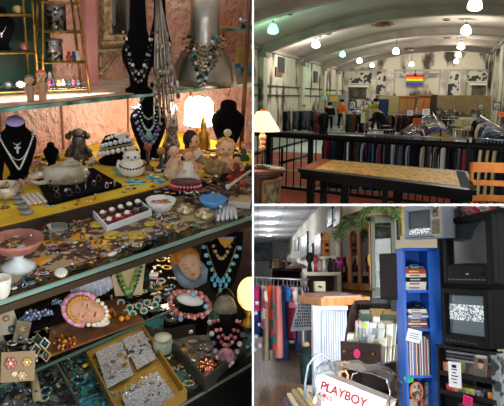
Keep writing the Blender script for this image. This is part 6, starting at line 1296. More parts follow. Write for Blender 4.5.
# ================================================================ THE SHOP
RM = SHOP; S = SHOP
YB = 27.0; q = S.ony(287.5, 242, YB); XW = q.x; ZC = q.z; YN2 = 10.3
b = MB(m('#8a6a4e', .45, n=.5, ns=3, h2='#6c5038', stretch=(9, .5, 1))); b.box((1.5, YB/2+1.2, -.04), (7, YB-2.0, .08)); struct('floor_shop', b)
CL = m('#c4c6ca', .85, n=.3, ns=2, h2='#b4b6ba')
b = MB(CL); b.box((2, YB/2+2, ZC+.05), (6.4, YB-3, .1)); 
g = MB(m('#9c9ea2', .8))
for i in range(16): g.box(((XW)/2-.6, 11+i*1.2, ZC-.003), (XW+3, .03, .008))
for x in (-.6, 0, .6, 1.2): g.box((x, 19, ZC-.003), (.03, 16, .008))
struct('ceiling_shop', b); struct('trim_10', g)
b = MB(m('#d9d4c6', .85)); b.box((XW+.1, (YB+YN2)/2, ZC/2), (.2, YB-YN2, ZC)); struct('wall_right_shop', b)
b = MB(m('#c9c0a4', .85)); b.box((XW+2.3, YN2+.1, 1.75), (4.2, .2, 3.5)); struct('wall_return', b)
b = MB(m('#a3a6a6', .85)); b.box((1, YB+.1, ZC/2), (6, .2, ZC)); struct('wall_back_shop', b)
b = MB(m('#8f8470', .8)); b.box((3.6, 5, 1.6), (.1, 5, 3.4)); struct('wall_side_shop', b)
for i, (a, c_) in enumerate([(272, 214.7), (270.5, 223.4), (269.6, 230), (269, 235.3)]):
    q = S.onz(a, c_, ZC-.02); t = thing('recessed_light', 'round ceiling downlight of the shop, %s from the front' % ('first', 'second', 'third', 'fourth')[i], 'light', q); r0 = .11+.0*i
    b = MB(m('#ffffff', .4, em=9)); b.lathe([(r0, 0), (r0, -.015), (.01, -.02)], n=18); b.build('diffuser', t); b = MB(WHITE); b.lathe([(r0*1.3, .01), (r0*1.25, -.02), (r0, -.01)], n=18); b.build('trim_ring', t)
    lamp('POINT', q+Vector((0, 0, -.25)), 20, (.95, .97, 1), .1, name='downlight')
# far shop contents
t = thing('dark_artwork', 'large dark grey artwork on the far shop wall', 'picture', S.ony(262, 252, YB-.05)); b = MB(m('#4c5a62', .7, n=.6, ns=2, h2='#7c8890')); b.box((0, -.02, 0), (.9, .06, .75)); b.build('canvas', t); b = MB(m('#30383c', .6)); b.tube([(-.45, -.03, -.38), (.45, -.03, -.38), (.45, -.03, .38), (-.45, -.03, .38)], .025, 5, closed=True); b.build('frame', t)
def wallpic(a0, a1, y0_, y1_, fr, inn, label, deep=.04):
    A_, B_ = S.onx(a1, y0_, XW-.03), S.onx(a0, y0_, XW-.03); zb = S.onx(a1, y1_, XW-.03).z; yc = (A_.y+B_.y)/2; ln = abs(B_.y-A_.y); zc_ = (A_.z+zb)/2; h_ = A_.z-zb
    t = thing('framed_picture', label, 'picture', (XW-.03, yc, zc_)); b = MB(m(fr, .4)); th = min(.07, ln*.12)
    for s_ in (-1, 1): b.box((0, s_*(ln/2-th/2), 0), (deep, th, h_)); b.box((0, 0, s_*(h_/2-th/2)), (deep, ln, th))
    b.build('frame', t); b = MB(m(inn[0], .3, n=.7, ns=2.5, h2=inn[1])); b.box((-.002, 0, 0), (.02, ln-th*2, h_-th*2)); b.build('print', t)
wallpic(301, 307.5, 231, 258, '#1a2028', ('#5c7484', '#a8b8bc'), 'tall black framed blue picture on the shop wall')
wallpic(309, 313, 243, 256, '#3a444c', ('#8ca0ac', '#c8d0d0'), 'small framed print between the tall black frame and grey one')
wallpic(314.5, 321.5, 233, 256, '#4a4038', ('#a0a4a8', '#d8d0c8'), 'grey brown framed picture left of the birdhouse')
wallpic(294.5, 298.5, 237, 251, '#7a6a50', ('#4c7aa0', '#b8c4c0'), 'farthest narrow blue picture on the shop wall')
wallpic(327.5, 333, 204, 224, '#20242c', ('#2c4a74', '#6c84a0'), 'dark blue picture high above the birdhouse')
wallpic(334, 341, 203, 223, '#7c5a34', ('#a8b0b4', '#606a70'), 'wood framed picture touching the garland')
# yellow and black frames on return wall
def retpic(a0, a1, y0_, y1_, fr, inn, label):
    A_, B_ = S.ony(a0, y0_, YN2-.04), S.ony(a1, y1_, YN2-.04); t = thing('framed_picture', label, 'picture', (A_+B_)/2); w_, h_ = B_.x-A_.x, A_.z-B_.z
    b = MB(m(fr, .5)); b.box((0, 0, 0), (w_, .04, h_), bev=.008); b.build('frame', t); b = MB(m(inn, .5)); b.box((0, -.025, 0), (w_*.8, .01, h_*.9)); b.build('print', t)
retpic(396.5, 400, 203, 240, '#16161a', '#20242c', 'narrow black frame next to the yellow one'); retpic(400.2, 406, 200, 236, '#d8b020', '#e0b828', 'yellow framed panel partly hidden by the silver television')
retpic(384, 395, 200, 214, '#a8a494', '#c8c2b4', 'pale notice on the cream wall above the garland')
# rear shelves with bags and goods
def unit(a0, a1, ytop, D, dep, col, label, legs=True, name='display_table'):
    A_, B_ = S.at(a0, ytop, D), S.at(a1, ytop, D); w_ = B_.x-A_.x; q = Vector(((A_.x+B_.x)/2, (A_.y+B_.y)/2+dep/2, 0)); t = thing(name, label, 'table', q); z = A_.z
    b = MB(m(col, .6)); b.box((0, 0, z-.03), (w_, dep, .06), bev=.01); b.build('top', t)
    for s_ in (-1, 1): b = MB(m(col, .6)); b.box((s_*(w_/2-.03), 0, (z-.06)/2), (.06, dep, z-.06)); b.build('side_panel', t)
    b = MB(m('#4a3c34', .7)); b.box((0, dep/2-.02, z*.5), (w_-.12, .02, z-.1)); b.build('back_panel', t); return q+Vector((0, 0, z)), w_, D/FPX
q, w_, k = unit(272, 302, 268.5, 13, .6, '#3a2a26', 'dark wooden display table below the red floral bags')
for i, (ox, c_, c2, nm, s_) in enumerate([(-11, '#6a2c28', '#a88878', 'red floral', 9), (-5, '#7a3c34', '#c8a89c', 'rose patterned', 8), (-16.5, '#4c2a2c', '#8c7468', 'dark maroon', 7)]):
    b = MB(m(c_, .7, n=.8, ns=9, h2=c2)); t = thing('handbag', '%s handbag on the dark display table' % nm, 'handbag', q+Vector((ox*k+.05, .0, 0))); b.loft([[Vector((x*s_*k*.5*w2, y*.12, z*s_*k)) for x, y in ((-1, -1), (1, -1), (1, 1), (-1, 1))] for z, w2 in ((0, 1), (.5, 1.05), (1.1, .8))], smooth=False); b.build('bag_body', t)
    b = MB(m('#3a1c18', .5)); b.tube([(-s_*k*.25, 0, s_*k*1.1), (0, 0, s_*k*1.5), (s_*k*.25, 0, s_*k*1.1)], .012, 5); b.build('handle', t)
for i in range(7):
    c_, nm = [('#c8a070', 'tan'), ('#c8b8a0', 'cream'), ('#8a4c3c', 'brick'), ('#3c4a54', 'slate'), ('#b8a08c', 'sand'), ('#5c3c34', 'brown'), ('#d8c8b8', 'ivory')][i]
    b = MB(m(c_, .4)); b.lathe([(.035, 0), (.05, .04), (.03, .09), (.035, .13), (.01, .15)], n=10); one('small_vase', b, nm+' little vase in front of the floral bags', 'vase', q+Vector(((-13+i*3.2)*k, -.2, 0)))
tq = q+Vector((9*k, -.05, 0)); t = thing('white_lamp', 'white table lamp with drum shade on the display table', 'lamp', tq); b = MB(m('#d8d8d4', .3)); b.lathe([(2.4*k, 0), (2.6*k, .5*k), (1.6*k, 2*k), (3*k, 5*k), (1.6*k, 8*k), (1*k, 11*k)], n=16); b.build('lamp_base', t); b = MB(m('#e6e2d6', .7, em=.25)); b.lathe([(5.8*k, 10.5*k), (4*k, 18*k)], n=24, cap=False); b.build('lamp_shade', t)
tq = q+Vector((4.4*k, .12, 0)); t = thing('white_lamp', 'second white lamp half hidden behind the drum shaded one', 'lamp', tq); b = MB(m('#c8ccd0', .3)); b.lathe([(2*k, 0), (2.2*k, 4*k), (1*k, 8*k)], n=14); b.build('lamp_base', t); b = MB(m('#d0d6da', .7)); b.lathe([(4*k, 8*k), (3*k, 14.5*k)], n=20, cap=False); b.build('lamp_shade', t)
b = MB(m('#c8b0a8', .6)); b.lathe([(.22, 0), (.2, .05), (.16, .08), (.05, .12)], n=20, wob=.05, k=9); one('frilled_hat', b, 'pink frilled hat below the white lamp', 'hat', q+Vector((10*k, -.25, 0)))
q2, w2_, k2 = unit(303, 341, 272, 9.6, .5, '#b8b0a4', 'pale display table with vases behind the counter')
def item(ox, wd, h_, c_, label, cat, nm, prof=None, q=None, k=None, dy=0, mat=None, n=16):
    prof = prof or [(.5, 0), (.6, .2), (.5, .6), (.25, .8), (.3, 1)]; k = k or k2; b = MB(mat or m(c_, .5)); b.lathe([(a*wd*k, z*h_*k) for a, z in prof], n=n); return one(nm, b, label, cat, (q or q2)+Vector((ox*k, dy, 0)))
item(-11, 7, 20, '#17161a', 'black velvet head form beside the red one', 'head form', 'head_form', [(.4, 0), (.3, .3), (.25, .45), (.5, .6), (.55, .8), (.3, 1)])
item(-5.5, 5, 17, '#8c1c2c', 'dark red head form behind the counter', 'head form', 'head_form', [(.4, 0), (.3, .3), (.25, .45), (.5, .6), (.55, .8), (.3, 1)], dy=-.1)
item(-1, 4, 12, '#c8a49c', 'pale pink bottle between head form and figurine', 'bottle', 'pink_bottle'); item(4, 5, 13, '#d8d6d0', 'white figurine vase behind the counter', 'figurine', 'white_figurine', [(.5, 0), (.35, .3), (.5, .55), (.2, .75), (.3, .9), (.05, 1)])
item(9, 5, 14, '#18181c', 'black slender vase behind the counter top', 'vase', 'black_vase', dy=-.15); item(12.5, 4, 11, '#2c2024', 'second dark vase right of the black slender one', 'vase', 'black_vase', dy=-.2)
t = thing('magenta_flowers', 'bunch of magenta flowers in a small pot', 'flowers', q2+Vector((17*k2, -.1, 0))); b = MB(m('#5a4a44', .6)); b.lathe([(2*k2, 0), (3*k2, 4*k2)], n=12); b.build('pot', t); b = MB(m('#a01c7c', .7)); R_ = random.Random(4)
for j in range(26): b.use(m(('#a01c7c', '#7c1460', '#c03c98')[j % 3], .7)); b.sph((R_.uniform(-4, 4)*k2, R_.uniform(-2, 2)*k2, R_.uniform(4, 14)*k2), 1.7*k2, 6, 4)
b.build('blossom', t)
t = thing('white_shelf', 'cream wall shelf carrying the birdhouse', 'shelf', S.onx(331, 259, XW-.02)); b = MB(m('#d8d0be', .6)); b.box((-.12, 0, 0), (.3, 1.6, .05)); b.build('board', t); b = MB(m('#b8b0a0', .6)); b.box((-.04, 0, -.12), (.04, .05, .2)); b.build('bracket', t)
q = S.at(326, 256, 9.9); k = 9.9/FPX; t = thing('wooden_birdhouse', 'orange wooden birdhouse cabinet on the cream shelf', 'birdhouse', q, .3); b = MB(m('#b8742c', .5, n=.4, ns=8, h2='#945418')); b.box((0, 0, 8*k), (8*k, 5*k, 16*k), bev=.01); b.build('house_body', t); b = MB(m('#c88a40', .5)); b.prism([(-5*k, 16*k), (5*k, 16*k), (0, 24*k)], -3*k, 3*k); b.build('roof', t); b = MB(m('#2a1810', .6)); 
for z in (5, 11): b = MB(m('#2a1810', .6)); b.box((0, -2.6*k, z*k), (4*k, .01, 3.4*k)); b.build('opening', t)
q = S.at(319.5, 291.5, 9); k = 9/FPX; t = thing('cream_box', 'square cream box with black bow mark on the rail end', 'box', q); b = MB(m('#d4ccb4', .6)); b.box((0, 0, 5*k), (11*k, 11*k, 10*k), bev=.01); b.build('box_body', t); b = MB(BLACK); b.sph((-.8*k, -5.6*k, 5*k), 1.1*k, 6, 4, 1, .3, 1); b.sph((.9*k, -5.6*k, 4.6*k), 1.1*k, 6, 4, 1, .3, 1); b.build('bow', t)
# ---- clothes rail with dresses
D = 9.0; k = D/FPX; ra, rb = S.at(246, 277, D), S.at(309, 280, D-.2)
rackframe(ra, rb, 'grey steel rail of colourful dresses in the shop', 0, 'clothes_rail')
GS = [(257, 15, 298, 356, '#1c2c66', 'navy dress with white stars at the left edge', 1, 'star', -.35), (257, 6, 280, 312, '#b0245c', 'magenta top behind the star dress', 0, None, 0), (263, 4, 281, 330, '#a8646c', 'red floral blouse beside the magenta top', 0, ('#a8646c', '#e0d0c0'), 0), (266.5, 4.5, 281, 361, '#9a8c72', 'long khaki dress left of the orange one', 2, None, 0), (271, 14, 280, 322, '#e0501c', 'bright orange dress flaring at the hem', 1, None, -.3), (274, 5, 283, 352, '#2c7a78', 'long teal and red patterned dress behind the orange one', 2, ('#1f6a6c', '#c83c34'), .1), (278.5, 5.5, 282, 358, '#d88a80', 'long salmon pink dress right of the orange one', 2, None, 0), (283.5, 12, 281, 360, '#1c2c58', 'long navy dress in the middle of the rail', 1, None, -.2), (287.5, 4, 283, 304, '#2a74c0', 'bright blue top right of the navy dress', 0, None, -.2), (291, 5, 283, 340, '#7a2444', 'maroon and pink dress past the blue top', 2, None, 0), (294, 6.5, 282, 309, '#d890a0', 'pink and white floral blouse on the rail', 0, ('#d8808c', '#e8e0d8'), -.2), (297.5, 4, 282, 352, '#2c4470', 'denim blue dress near the hanging sheet', 2, None, 0), (301, 4, 282, 354, '#c8b494', 'cream dress behind the hanging sheet', 2, None, 0), (304, 4, 281, 350, '#3c5a7c', 'blue grey dress near the rail end', 2, None, 0), (307, 3.5, 281, 352, '#5c3434', 'dark red dress at the rail end', 2, None, 0)]
for j, (a, w_, yt, yb_, c_, lb, kd, pat, off) in enumerate(GS):
    u = (a-246)/63; q = ra.lerp(rb, u)+Vector((0, off*1.0, -.05)); L_ = (yb_-yt)*k*.98
    q.z = min(q.z, q.z) if off == 0 else q.z
    mt = m(pat[0], .8, n=.9, ns=9, h2=pat[1], kind='voro') if isinstance(pat, tuple) else m(c_, .85)
    g_ = garment(Vector((q.x, ra.lerp(rb, u).y, q.z)), (.05 if kd != 1 else 1.1)+rnd.uniform(-.15, .15), L_-.1, .2 if kd != 1 else w_*k*.42, w_*k*(.95 if kd != 1 else .6), c_, lb, 'dress', 'dresses on the shop rail', 0 if kd == 2 else kd, sleeve=(kd != 2), pat=mt)
    if pat == 'star':
        st = MB(m('#cfd4e4', .7)); g_loc = Vector((q.x, q.y, q.z))
        for (sx, sy, sr) in ((257, 303, 2.6), (256, 313, 2.4), (259, 325, 1.9), (256, 337, 2.4), (260, 346, 2.2), (255, 350, 2)):
            c0 = g_.matrix_world.inverted() @ (S.M @ S.at(sx, sy, D-.42)); R3 = g_.matrix_world.inverted().to_3x3() @ S.M.to_3x3()
            poly = [(sr*k*(1 if i % 2 == 0 else .45)*math.sin(i*PI/5), sr*k*(1 if i % 2 == 0 else .45)*math.cos(i*PI/5)) for i in range(10)]
            T_ = Matrix.Translation(c0) @ R3.to_4x4(); st.prism(poly, -.004, .2, T_)
        st.build('white_stars', g_)
# ---- counter
ZK = 1.24; cA, cB, cC, cD = S.onz(298.5, 295, ZK), S.onz(321, 298.5, ZK), S.onz(370, 296.8, ZK), S.onz(345, 292, ZK)
t = thing('sales_counter', 'narrow white corrugated counter with thick wooden top', 'counter', (cB.x, cB.y, 0)); o_ = Vector((cB.x, cB.y, 0))
b = MB(m('#c08a50', .45, n=.4, ns=4, h2='#a87038', stretch=(1, 6, 1))); b.slab([(q.x-o_.x, q.y-o_.y) for q in (cB, cC, cD, cA)], ZK-.085, ZK); b.build('countertop', t)
b = MB(m('#b08e7c', .5)); 
b.slab([(q.x-o_.x, q.y-o_.y) for q in (cA.lerp(cD, .1), cB.lerp(cC, .05), cC.lerp(cB, .2), cD.lerp(cA, .2))], ZK, ZK+.02); b.build('leather_mat', t)
kk = CASE and (S.M @ cB).y/FPX
x0s, x1s = S.ony(313.5, 350, cB.y+.12).x-o_.x, S.ony(347.5, 350, cB.y+.1).x-o_.x
CW = m('#cfd8e4', .5); b = MB(CW); b.box(((x0s+x1s)/2, .3, (ZK-.085)/2), (x1s-x0s-.02, .36, ZK-.09)); b.build('cabinet_box', t)
b = MB(CW); n_ = 11; xs = x0s+.09
for i in range(n_): x = xs+(x1s-xs)*(i+.5)/n_; b.tube([(x, .115, .0), (x, .115, ZK-.085)], (x1s-xs)/n_*.46, 10)
b.build('corrugated_panel', t)
b = MB(CW); b.box((x0s+.035, .11, (ZK-.085)/2), (.08, .04, ZK-.085), bev=.006); b.box(((x0s+x1s)/2, .1, ZK-.11), (x1s-x0s+.02, .05, .05), bev=.006); b.build('corner_trim', t)
# papers on the counter
for i, (a, c_, col, lb) in enumerate([(335, 294.5, '#5c8ca0', 'teal blue card lying on the counter'), (345, 294.6, '#d8dce0', 'white leaflet lying on the counter'), (354, 295, '#a8384c', 'red card lying on the counter')]):
    q = S.onz(a, c_, ZK+.021); b = MB(m(col, .5)); b.box((0, 0, .004), (.1, .16, .006)); one('leaflet', b, lb, 'leaflet', q, .5*i)
# hanging handwritten sheet
D = 7.5; quad = [S.at(299, 297.5, D+.35), S.at(316, 299, D), S.at(313.5, 330, D), S.at(290.5, 331.5, D+.45)]
b = MB(m('#a3aab0', .7)); nrm = (quad[1]-quad[0]).cross(quad[3]-quad[0]).normalized()*.004
b.add([q+nrm for q in quad]+[q-nrm for q in quad], [(3, 2, 1, 0), (4, 5, 6, 7), (0, 1, 5, 4), (1, 2, 6, 5), (2, 3, 7, 6), (3, 0, 4, 7)])
t = thing('handwritten_sheet', 'large grey sheet of handwriting hanging from the counter side', 'sign', (0, 0, 0)); b.build('sheet', t); b = MB(m('#24262c', .7)); R_ = random.Random(9); nd_ = (CASE and (quad[1]-quad[0]).cross(quad[3]-quad[0]).normalized())
if nd_.y > 0: nd_ = -nd_
for row in range(9):
    u = .1+R_.random()*.12
    while u < .88:
        du = R_.uniform(.03, .09); v = .12+row*.092; pt = [quad[0].lerp(quad[1], uu).lerp(quad[3].lerp(quad[2], uu), vv)+nd_*.009 for uu, vv in [(u, v), (u+du*.3, v-.035), (u+du*.6, v+.03), (u+du, v-.01)]]
        b.tube(pt, .0045, 4); u += du+R_.uniform(.02, .07)
b.build('handwriting', t)
# dark bag behind pillar
q = S.onz(308, 388, 0); k = S.mpp(q); t = thing('green_duffel', 'dark green bag on the floor behind the counter', 'bag', q+Vector((0, .3, 0))); b = MB(m('#1e3c38', .7, n=.5, ns=8, h2='#14201e')); b.lathe([(5*k, 0), (6*k, 12*k), (6*k, 30*k), (3*k, 38*k)], n=16, sy=.8); b.build('bag_body', t); b = MB(m('#c8b890', .7)); b.sph((0, 0, 40*k), 4*k, 9, 6, 1, .8, .7); b.build('paper_stuffing', t)
b = MB(m('#c8c8bc', .6)); b.box((0, 0, 2.5*k), (6*k, 10*k, 5*k), bev=.01); one('shoe_box', b, 'small white box on the floor beside the counter base', 'box', S.onz(309.5, 392, 0)+Vector((0, .05, 0)))

# ---- glazed cabinet
GR = m('#3a4424', .5, n=.3, ns=3, h2='#2c3418'); OK_ = m('#94602c', .45, n=.5, ns=5, h2='#744418', stretch=(1, 1, .2))
pc = S.at(371, 250, 8.3); pf_ = S.at(340.5, 250, 9.9); XC0, YC0 = pc.x, pc.y; zt_ = S.ony(371, 217, YC0).z; dy = math.hypot(pf_.x-pc.x, pf_.y-pc.y); RC = math.atan2(-(pf_.x-pc.x), pf_.y-pc.y)
ZD = S.at(371, 291, 8.3).z; dx = (S.at(396, 250, 8.3)-pc).length
t = thing('glazed_cabinet', 'green and oak display cabinet with arched glass doors', 'cabinet', (XC0, YC0, 0), RC)
b = MB(GR)
b.box((dx/2, dy-.02, zt_/2), (dx, .04, zt_)); b.box((dx-.01, dy/2, zt_/2), (.02, dy, zt_)); b.box((dx/2, dy/2, zt_-.02), (dx, dy, .04)); b.box((dx/2, dy/2, (ZD-.02)/2), (dx, dy, ZD-.02)); b.build('carcass', t)
b = MB(GR)
for x in (.028, dx-.028): b.box((x, .0, (zt_+ZD)/2), (.056, .03, zt_-ZD))
for z in (ZD, zt_-.04): b.box((dx/2, 0, z), (dx, .03, .08))
sf = b.build('side_frame', t); b = MB(glass('#c8d2c8', .0, .02)); b.box((dx/2, .002, (zt_+ZD)/2), (dx-.1, .004, zt_-ZD-.1)); b.build('side_pane', sf)
for j, (e_, h_) in enumerate([(.0, .03), (.03, .03), (.06, .035), (.09, .025)]):
    b = MB(GR if j != 1 else m('#8a5a2c', .5)); b.box((dx/2, dy/2, zt_+.01+j*.03), (dx+e_*2-.0, dy+e_*2, h_), bev=.006); b.build('cornice', t)
nd = 3
for j in range(nd):
    y0_, y1_ = dy*j/nd+.01, dy*(j+1)/nd-.01; z0, z1 = ZD+.0, zt_-.06; b = MB(OK_); fw_ = .05
    b.box((0, y0_+fw_/2, (z0+z1)/2), (.035, fw_, z1-z0)); b.box((0, y1_-fw_/2, (z0+z1)/2), (.035, fw_, z1-z0)); b.box((0, (y0_+y1_)/2, z0+.05), (.035, y1_-y0_, .1))
    ym = (y0_+y1_)/2; hw_ = (y1_-y0_)/2-fw_
    poly = [(-hw_-.01, z1)]+[(-hw_-.01, z1-.17)]+[(hw_*math.cos(PI-PI*i/10), z1-.17+.10*math.sin(PI*i/10)) for i in range(11)]+[(hw_+.01, z1-.17), (hw_+.01, z1)]
    vs = [(dxx, ym+x, z) for dxx in (-.0175, .0175) for x, z in poly]; n = len(poly); b.add(vs, [tuple(range(n)), tuple(range(2*n-1, n-1, -1))]+[(i, i+n, (i+1) % n+n, (i+1) % n) for i in range(n)])
    d_ = b.build('glazed_door', t); b = MB(glass('#d8e4dc', .3)); b.box((.004, ym, (z0+z1)/2), (.004, hw_*2, z1-z0-.1)); b.build('door_glass', d_); b = MB(GOLD); b.tube([(-.03, y0_+.03, ZD+.36), (-.035, y0_+.03, ZD+.5)], .008, 6); b.box((-.02, y0_+.03, ZD+.43), (.008, .03, .16)); b.build('brass_handle', d_)
for z in (ZD+.3, ZD+.6, ZD+.9): b = MB(OK_); b.box((dx/2, dy/2, z), (dx-.04, dy-.06, .02)); b.build('shelf', t)
CI = [('#a85c3c', 'terracotta'), ('#c8c0b0', 'cream'), ('#4c6a84', 'blue'), ('#8c8c50', 'olive'), ('#7a2c34', 'wine'), ('#d8a878', 'peach'), ('#3c3c44', 'dark'), ('#d86a3c', 'orange'), ('#6c9c8c', 'sea green')]
R_ = random.Random(17)
for z, zn in ((ZD-.01, 'lowest'), (ZD+.311, 'second'), (ZD+.611, 'third'), (ZD+.911, 'top')):
    for j in range(9):
        c_, nm = R_.choice(CI); b = MB(m(c_, .4)); h_ = R_.uniform(.12, .25); b.lathe([(.05, 0), (.075, h_*.3), (.06, h_*.6), (.02, h_*.8), (.025, h_)], n=10); one('display_vase', b, '%s ornament on the %s shelf inside the glazed cabinet' % (nm, zn), 'ornament', Vector((XC0, YC0, 0))+Matrix.Rotation(RC, 3, 'Z') @ Vector((dx*.4, .12+j*(dy-.24)/8, z+.0)), 0, 'ornaments in the glazed cabinet')
# garland
t = thing('pine_garland', 'green pine garland draped along the cabinet top', 'garland', (0, 0, 0)); cent = [S.at(a, c_, D_) for a, c_, D_ in [(336, 238, 9.4), (342, 228, 9.2), (348, 221, 9), (355, 220, 8.8), (361, 226, 8.6), (364, 214, 8.4), (370, 208, 8.2), (379, 206, 8.15), (388, 207, 8.15), (395, 211, 8.15), (398, 219, 8.15)]]
b = MB(m('#3c5228', .8)); b.tube(cent, .012, 5); R_ = random.Random(8)
cs = [m('#667c46', .8), m('#4a6434', .8), m('#84945a', .8)]
for i in range(len(cent)-1):
    for j in range(110):
        c0 = cent[i].lerp(cent[i+1], R_.random()); d = Vector((R_.gauss(0, 1), R_.gauss(0, 1), R_.gauss(-.1, 1))).normalized(); L_ = R_.uniform(.06, .15)*(1.1 if i < 5 else .75); b.use(cs[j % 3]); b.tube([c0, c0+d*L_*.6, c0+d*L_+Vector((0, 0, -.015))], .008, 3, r1=.003)
b.build('pine_needles', t)['kind'] = 'stuff'

# ---- record cabinet with comics
pr = S.onz(365, 372, .42); 
D = 5.5; k = D/FPX; cq = S.at(376, 330, D); rz = .35
t = thing('rolltop_bin', 'mahogany curved side bin cabinet packed with comics', 'cabinet', (cq.x+.05, cq.y+.25, 0), -.45); MH = m('#341614', .4, n=.4, ns=4, h2='#22100e', stretch=(1, 1, .2))
zt2 = S.at(385, 303, D).z
for s_ in (-1, 1):
    b = MB(MH); pf = [(-.30, 0), (.30, 0), (.30, zt2), (.16, zt2), (.02, zt2-.06), (-.1, zt2-.18), (-.2, zt2-.36), (-.26, zt2-.5), (-.30, zt2-.52)]
    n = len(pf); vs = [(s_*.24+dxx, y, z) for dxx in (-.013, .013) for y, z in pf]; b.add(vs, [tuple(range(n)), tuple(range(2*n-1, n-1, -1))]+[((i+1) % n, i, i+n, (i+1) % n+n) for i in range(n)]); b.build('curved_side', t)
b = MB(MH); b.box((0, .22, zt2-.015), (.48, .2, .03)); b.box((0, .29, zt2/2), (.48, .02, zt2)); b.box((0, 0, .35), (.48, .56, .03)); b.box((0, 0, .72), (.48, .56, .02)); b.build('carcass', t)
for z in (.12,): b = MB(MH); b.box((0, -.29, z+.1), (.52, .03, .34), bev=.01); b.build('lower_front', t)
CMC = [('#d8d0c0', 'cream'), ('#c8743c', 'orange'), ('#4c6c94', 'blue'), ('#c8c8cc', 'pale grey'), ('#8c3430', 'red'), ('#d8b468', 'yellow'), ('#5c7c64', 'green'), ('#e8e4dc', 'white'), ('#b89880', 'tan')]
def comic(loc, rz_, w_, h_, col, label, tilt=0, group='comics', name='comic_book', rl=0, th=.006, extra='#3c3c44'):
    t = thing(name, label, 'comic', loc, rz_, group); b = MB(m(col, .45, n=.8, ns=22, h2=extra, th=.62)); b.box((0, 0, h_/2), (w_, th, h_)); b.build('cover', t); b = MB(m('#e4e0d4', .7)); b.box((0, th*.7, h_/2), (w_*.97, th*.6, h_*.985)); b.build('pages', t)
    t.matrix_world = RM.M @ Matrix.Translation(loc) @ Matrix.Rotation(rz_, 4, 'Z') @ Matrix.Rotation(tilt, 4, 'X') @ Matrix.Rotation(rl, 4, 'Y'); return t
R_ = random.Random(2); base = Vector((cq.x+.05, cq.y+.25, 0)); RZ = Matrix.Rotation(-.45, 3, 'Z')
for row in range(5):
    for j in range(3):
        c_, nm = R_.choice(CMC); y_ = -.12+row*.055; zz = zt2-.50+row*.052+R_.uniform(-.02, .02)
        comic(base+RZ @ Vector((-.14+j*.115+R_.uniform(-.01, .01), y_, zz)), -.45+R_.uniform(-.08, .08), .145, .22, c_, '%s covered comic, row %s of the mahogany bin' % (nm, ('one', 'two', 'three', 'four', 'five', 'six', 'seven')[row]), -.3, 'comics in the mahogany bin')
# pulled-out drawer with sleeves
dl, dr = S.at(341, 336, 5.0), S.at(381, 346, 4.75); dv = dr-dl; dz = math.atan2(dv.y, dv.x); wd = math.hypot(dv.x, dv.y)
dc = (dl+dr)/2; h_d = 19*5.0/FPX; dc.z = S.at(361, 352, 4.9).z
t = thing('pulled_out_box', 'mahogany drawer box of sleeved comics with brass knobs', 'box', (dc.x, dc.y, dc.z), dz); b = MB(MH); b.box((0, 0, 0), (wd, .025, h_d), bev=.006); b.build('drawer_front', t); b = MB(MH); 
for s_ in (-1, 1): b.box((s_*(wd/2-.015), .22, -.01), (.014, .42, h_d*.8))
b.box((0, .22, -h_d*.45), (wd, .44, .012)); b.build('drawer_box', t)
b = MB(GOLD)
for s_ in (-1, 1): b.sph((s_*wd*.36, -.03, 0), .013, 8, 6); b.lathe([(.02, 0), (.01, .008)], (s_*wd*.36, -.02, -.004), 10)
b.build('brass_knob', t)
b = MB(m('#f0407c', .6)); pk = [(.034*(1 if i % 2 else .8)*math.cos(i*PI/7), .04*(1 if i % 2 else .8)*math.sin(i*PI/7)) for i in range(14)]; b.prism(pk, -.02, -.016); b.use(m('#c02458', .6))
for j in range(3): b.box((0, -.0225, .015-.014*j), (.034-.006*j, .004, .004))
b.T = Matrix(); one('pink_price_tag', b, 'hot pink price tag stuck to the drawer front', 'tag', Vector((dc.x, dc.y, dc.z))+Matrix.Rotation(dz, 3, 'Z') @ Vector((-.02, -.005, -.01)), dz)
t['kind'] = 'thing'
for j in range(24):
    c_, nm = [('#c8ccc8', 'pale grey'), ('#d8d4b8', 'cream'), ('#a8b0a4', 'grey green'), ('#e0e0dc', 'white'), ('#b0a888', 'khaki'), ('#8c98a0', 'steel blue')][R_.randrange(6)]
    row, ix = divmod(j, 6); w0 = wd/6.6
    comic(Vector((dc.x, dc.y, dc.z-h_d*.42))+Matrix.Rotation(dz, 3, 'Z') @ Vector((-wd*.42+ix*w0*1.12, .05+row*.05+R_.uniform(-.02, .02), 0)), dz+R_.uniform(-.25, .25), w0, .18+row*.045+R_.uniform(-.02, .03), c_, '%s sleeved comic standing in the drawer, row %s' % (nm, ('one', 'two', 'three', 'four')[row]), -.2, 'sleeved comics in the drawer', rl=R_.uniform(-.1, .1), extra='#6c7478')
for a, c_, w_, h_, col, lb in [(365, 325, 4.6, 7, '#c8e81c', 'bright lime price tag on the sleeved comics'), (358.5, 322, 2, 6, '#f0582c', 'small orange tag at the left of the comics')]:
    q = S.at(a, c_, 4.9); k = 4.9/FPX; b = MB(m(col, .6)); b.prism([(w_*k*.5*(1 if i % 2 else .75)*math.cos(i*PI/6), h_*k*.5*(1 if i % 2 else .75)*math.sin(i*PI/6)) for i in range(12)], -.003, .003); b.use(m('#5c6c10', .6)).box((0, -.006, 0), (w_*k*.5, .003, h_*k*.08)); b.tube([(0, .004, 0), (0, .012, -.2)], .002, 4); one('price_tag', b, lb, 'tag', q, -.2)
for a, c_, D_, h_ in [(359, 334, 5.05, 26), (366, 334, 5.0, 24), (373, 336, 5.0, 26)]:
    q = S.at(a, c_, D_); k = D_/FPX; b = MB(m('#b8bcb8', .3, n=.4, ns=12, h2='#d8dcd8')); b.box((0, 0, 0), (6.5*k, .008, h_*k), rx=-.15); one('plastic_sleeve', b, 'tall clear grey divider sleeve among the comics', 'sleeve', q, -.2+.1*rnd.random(), 'tall divider sleeves')
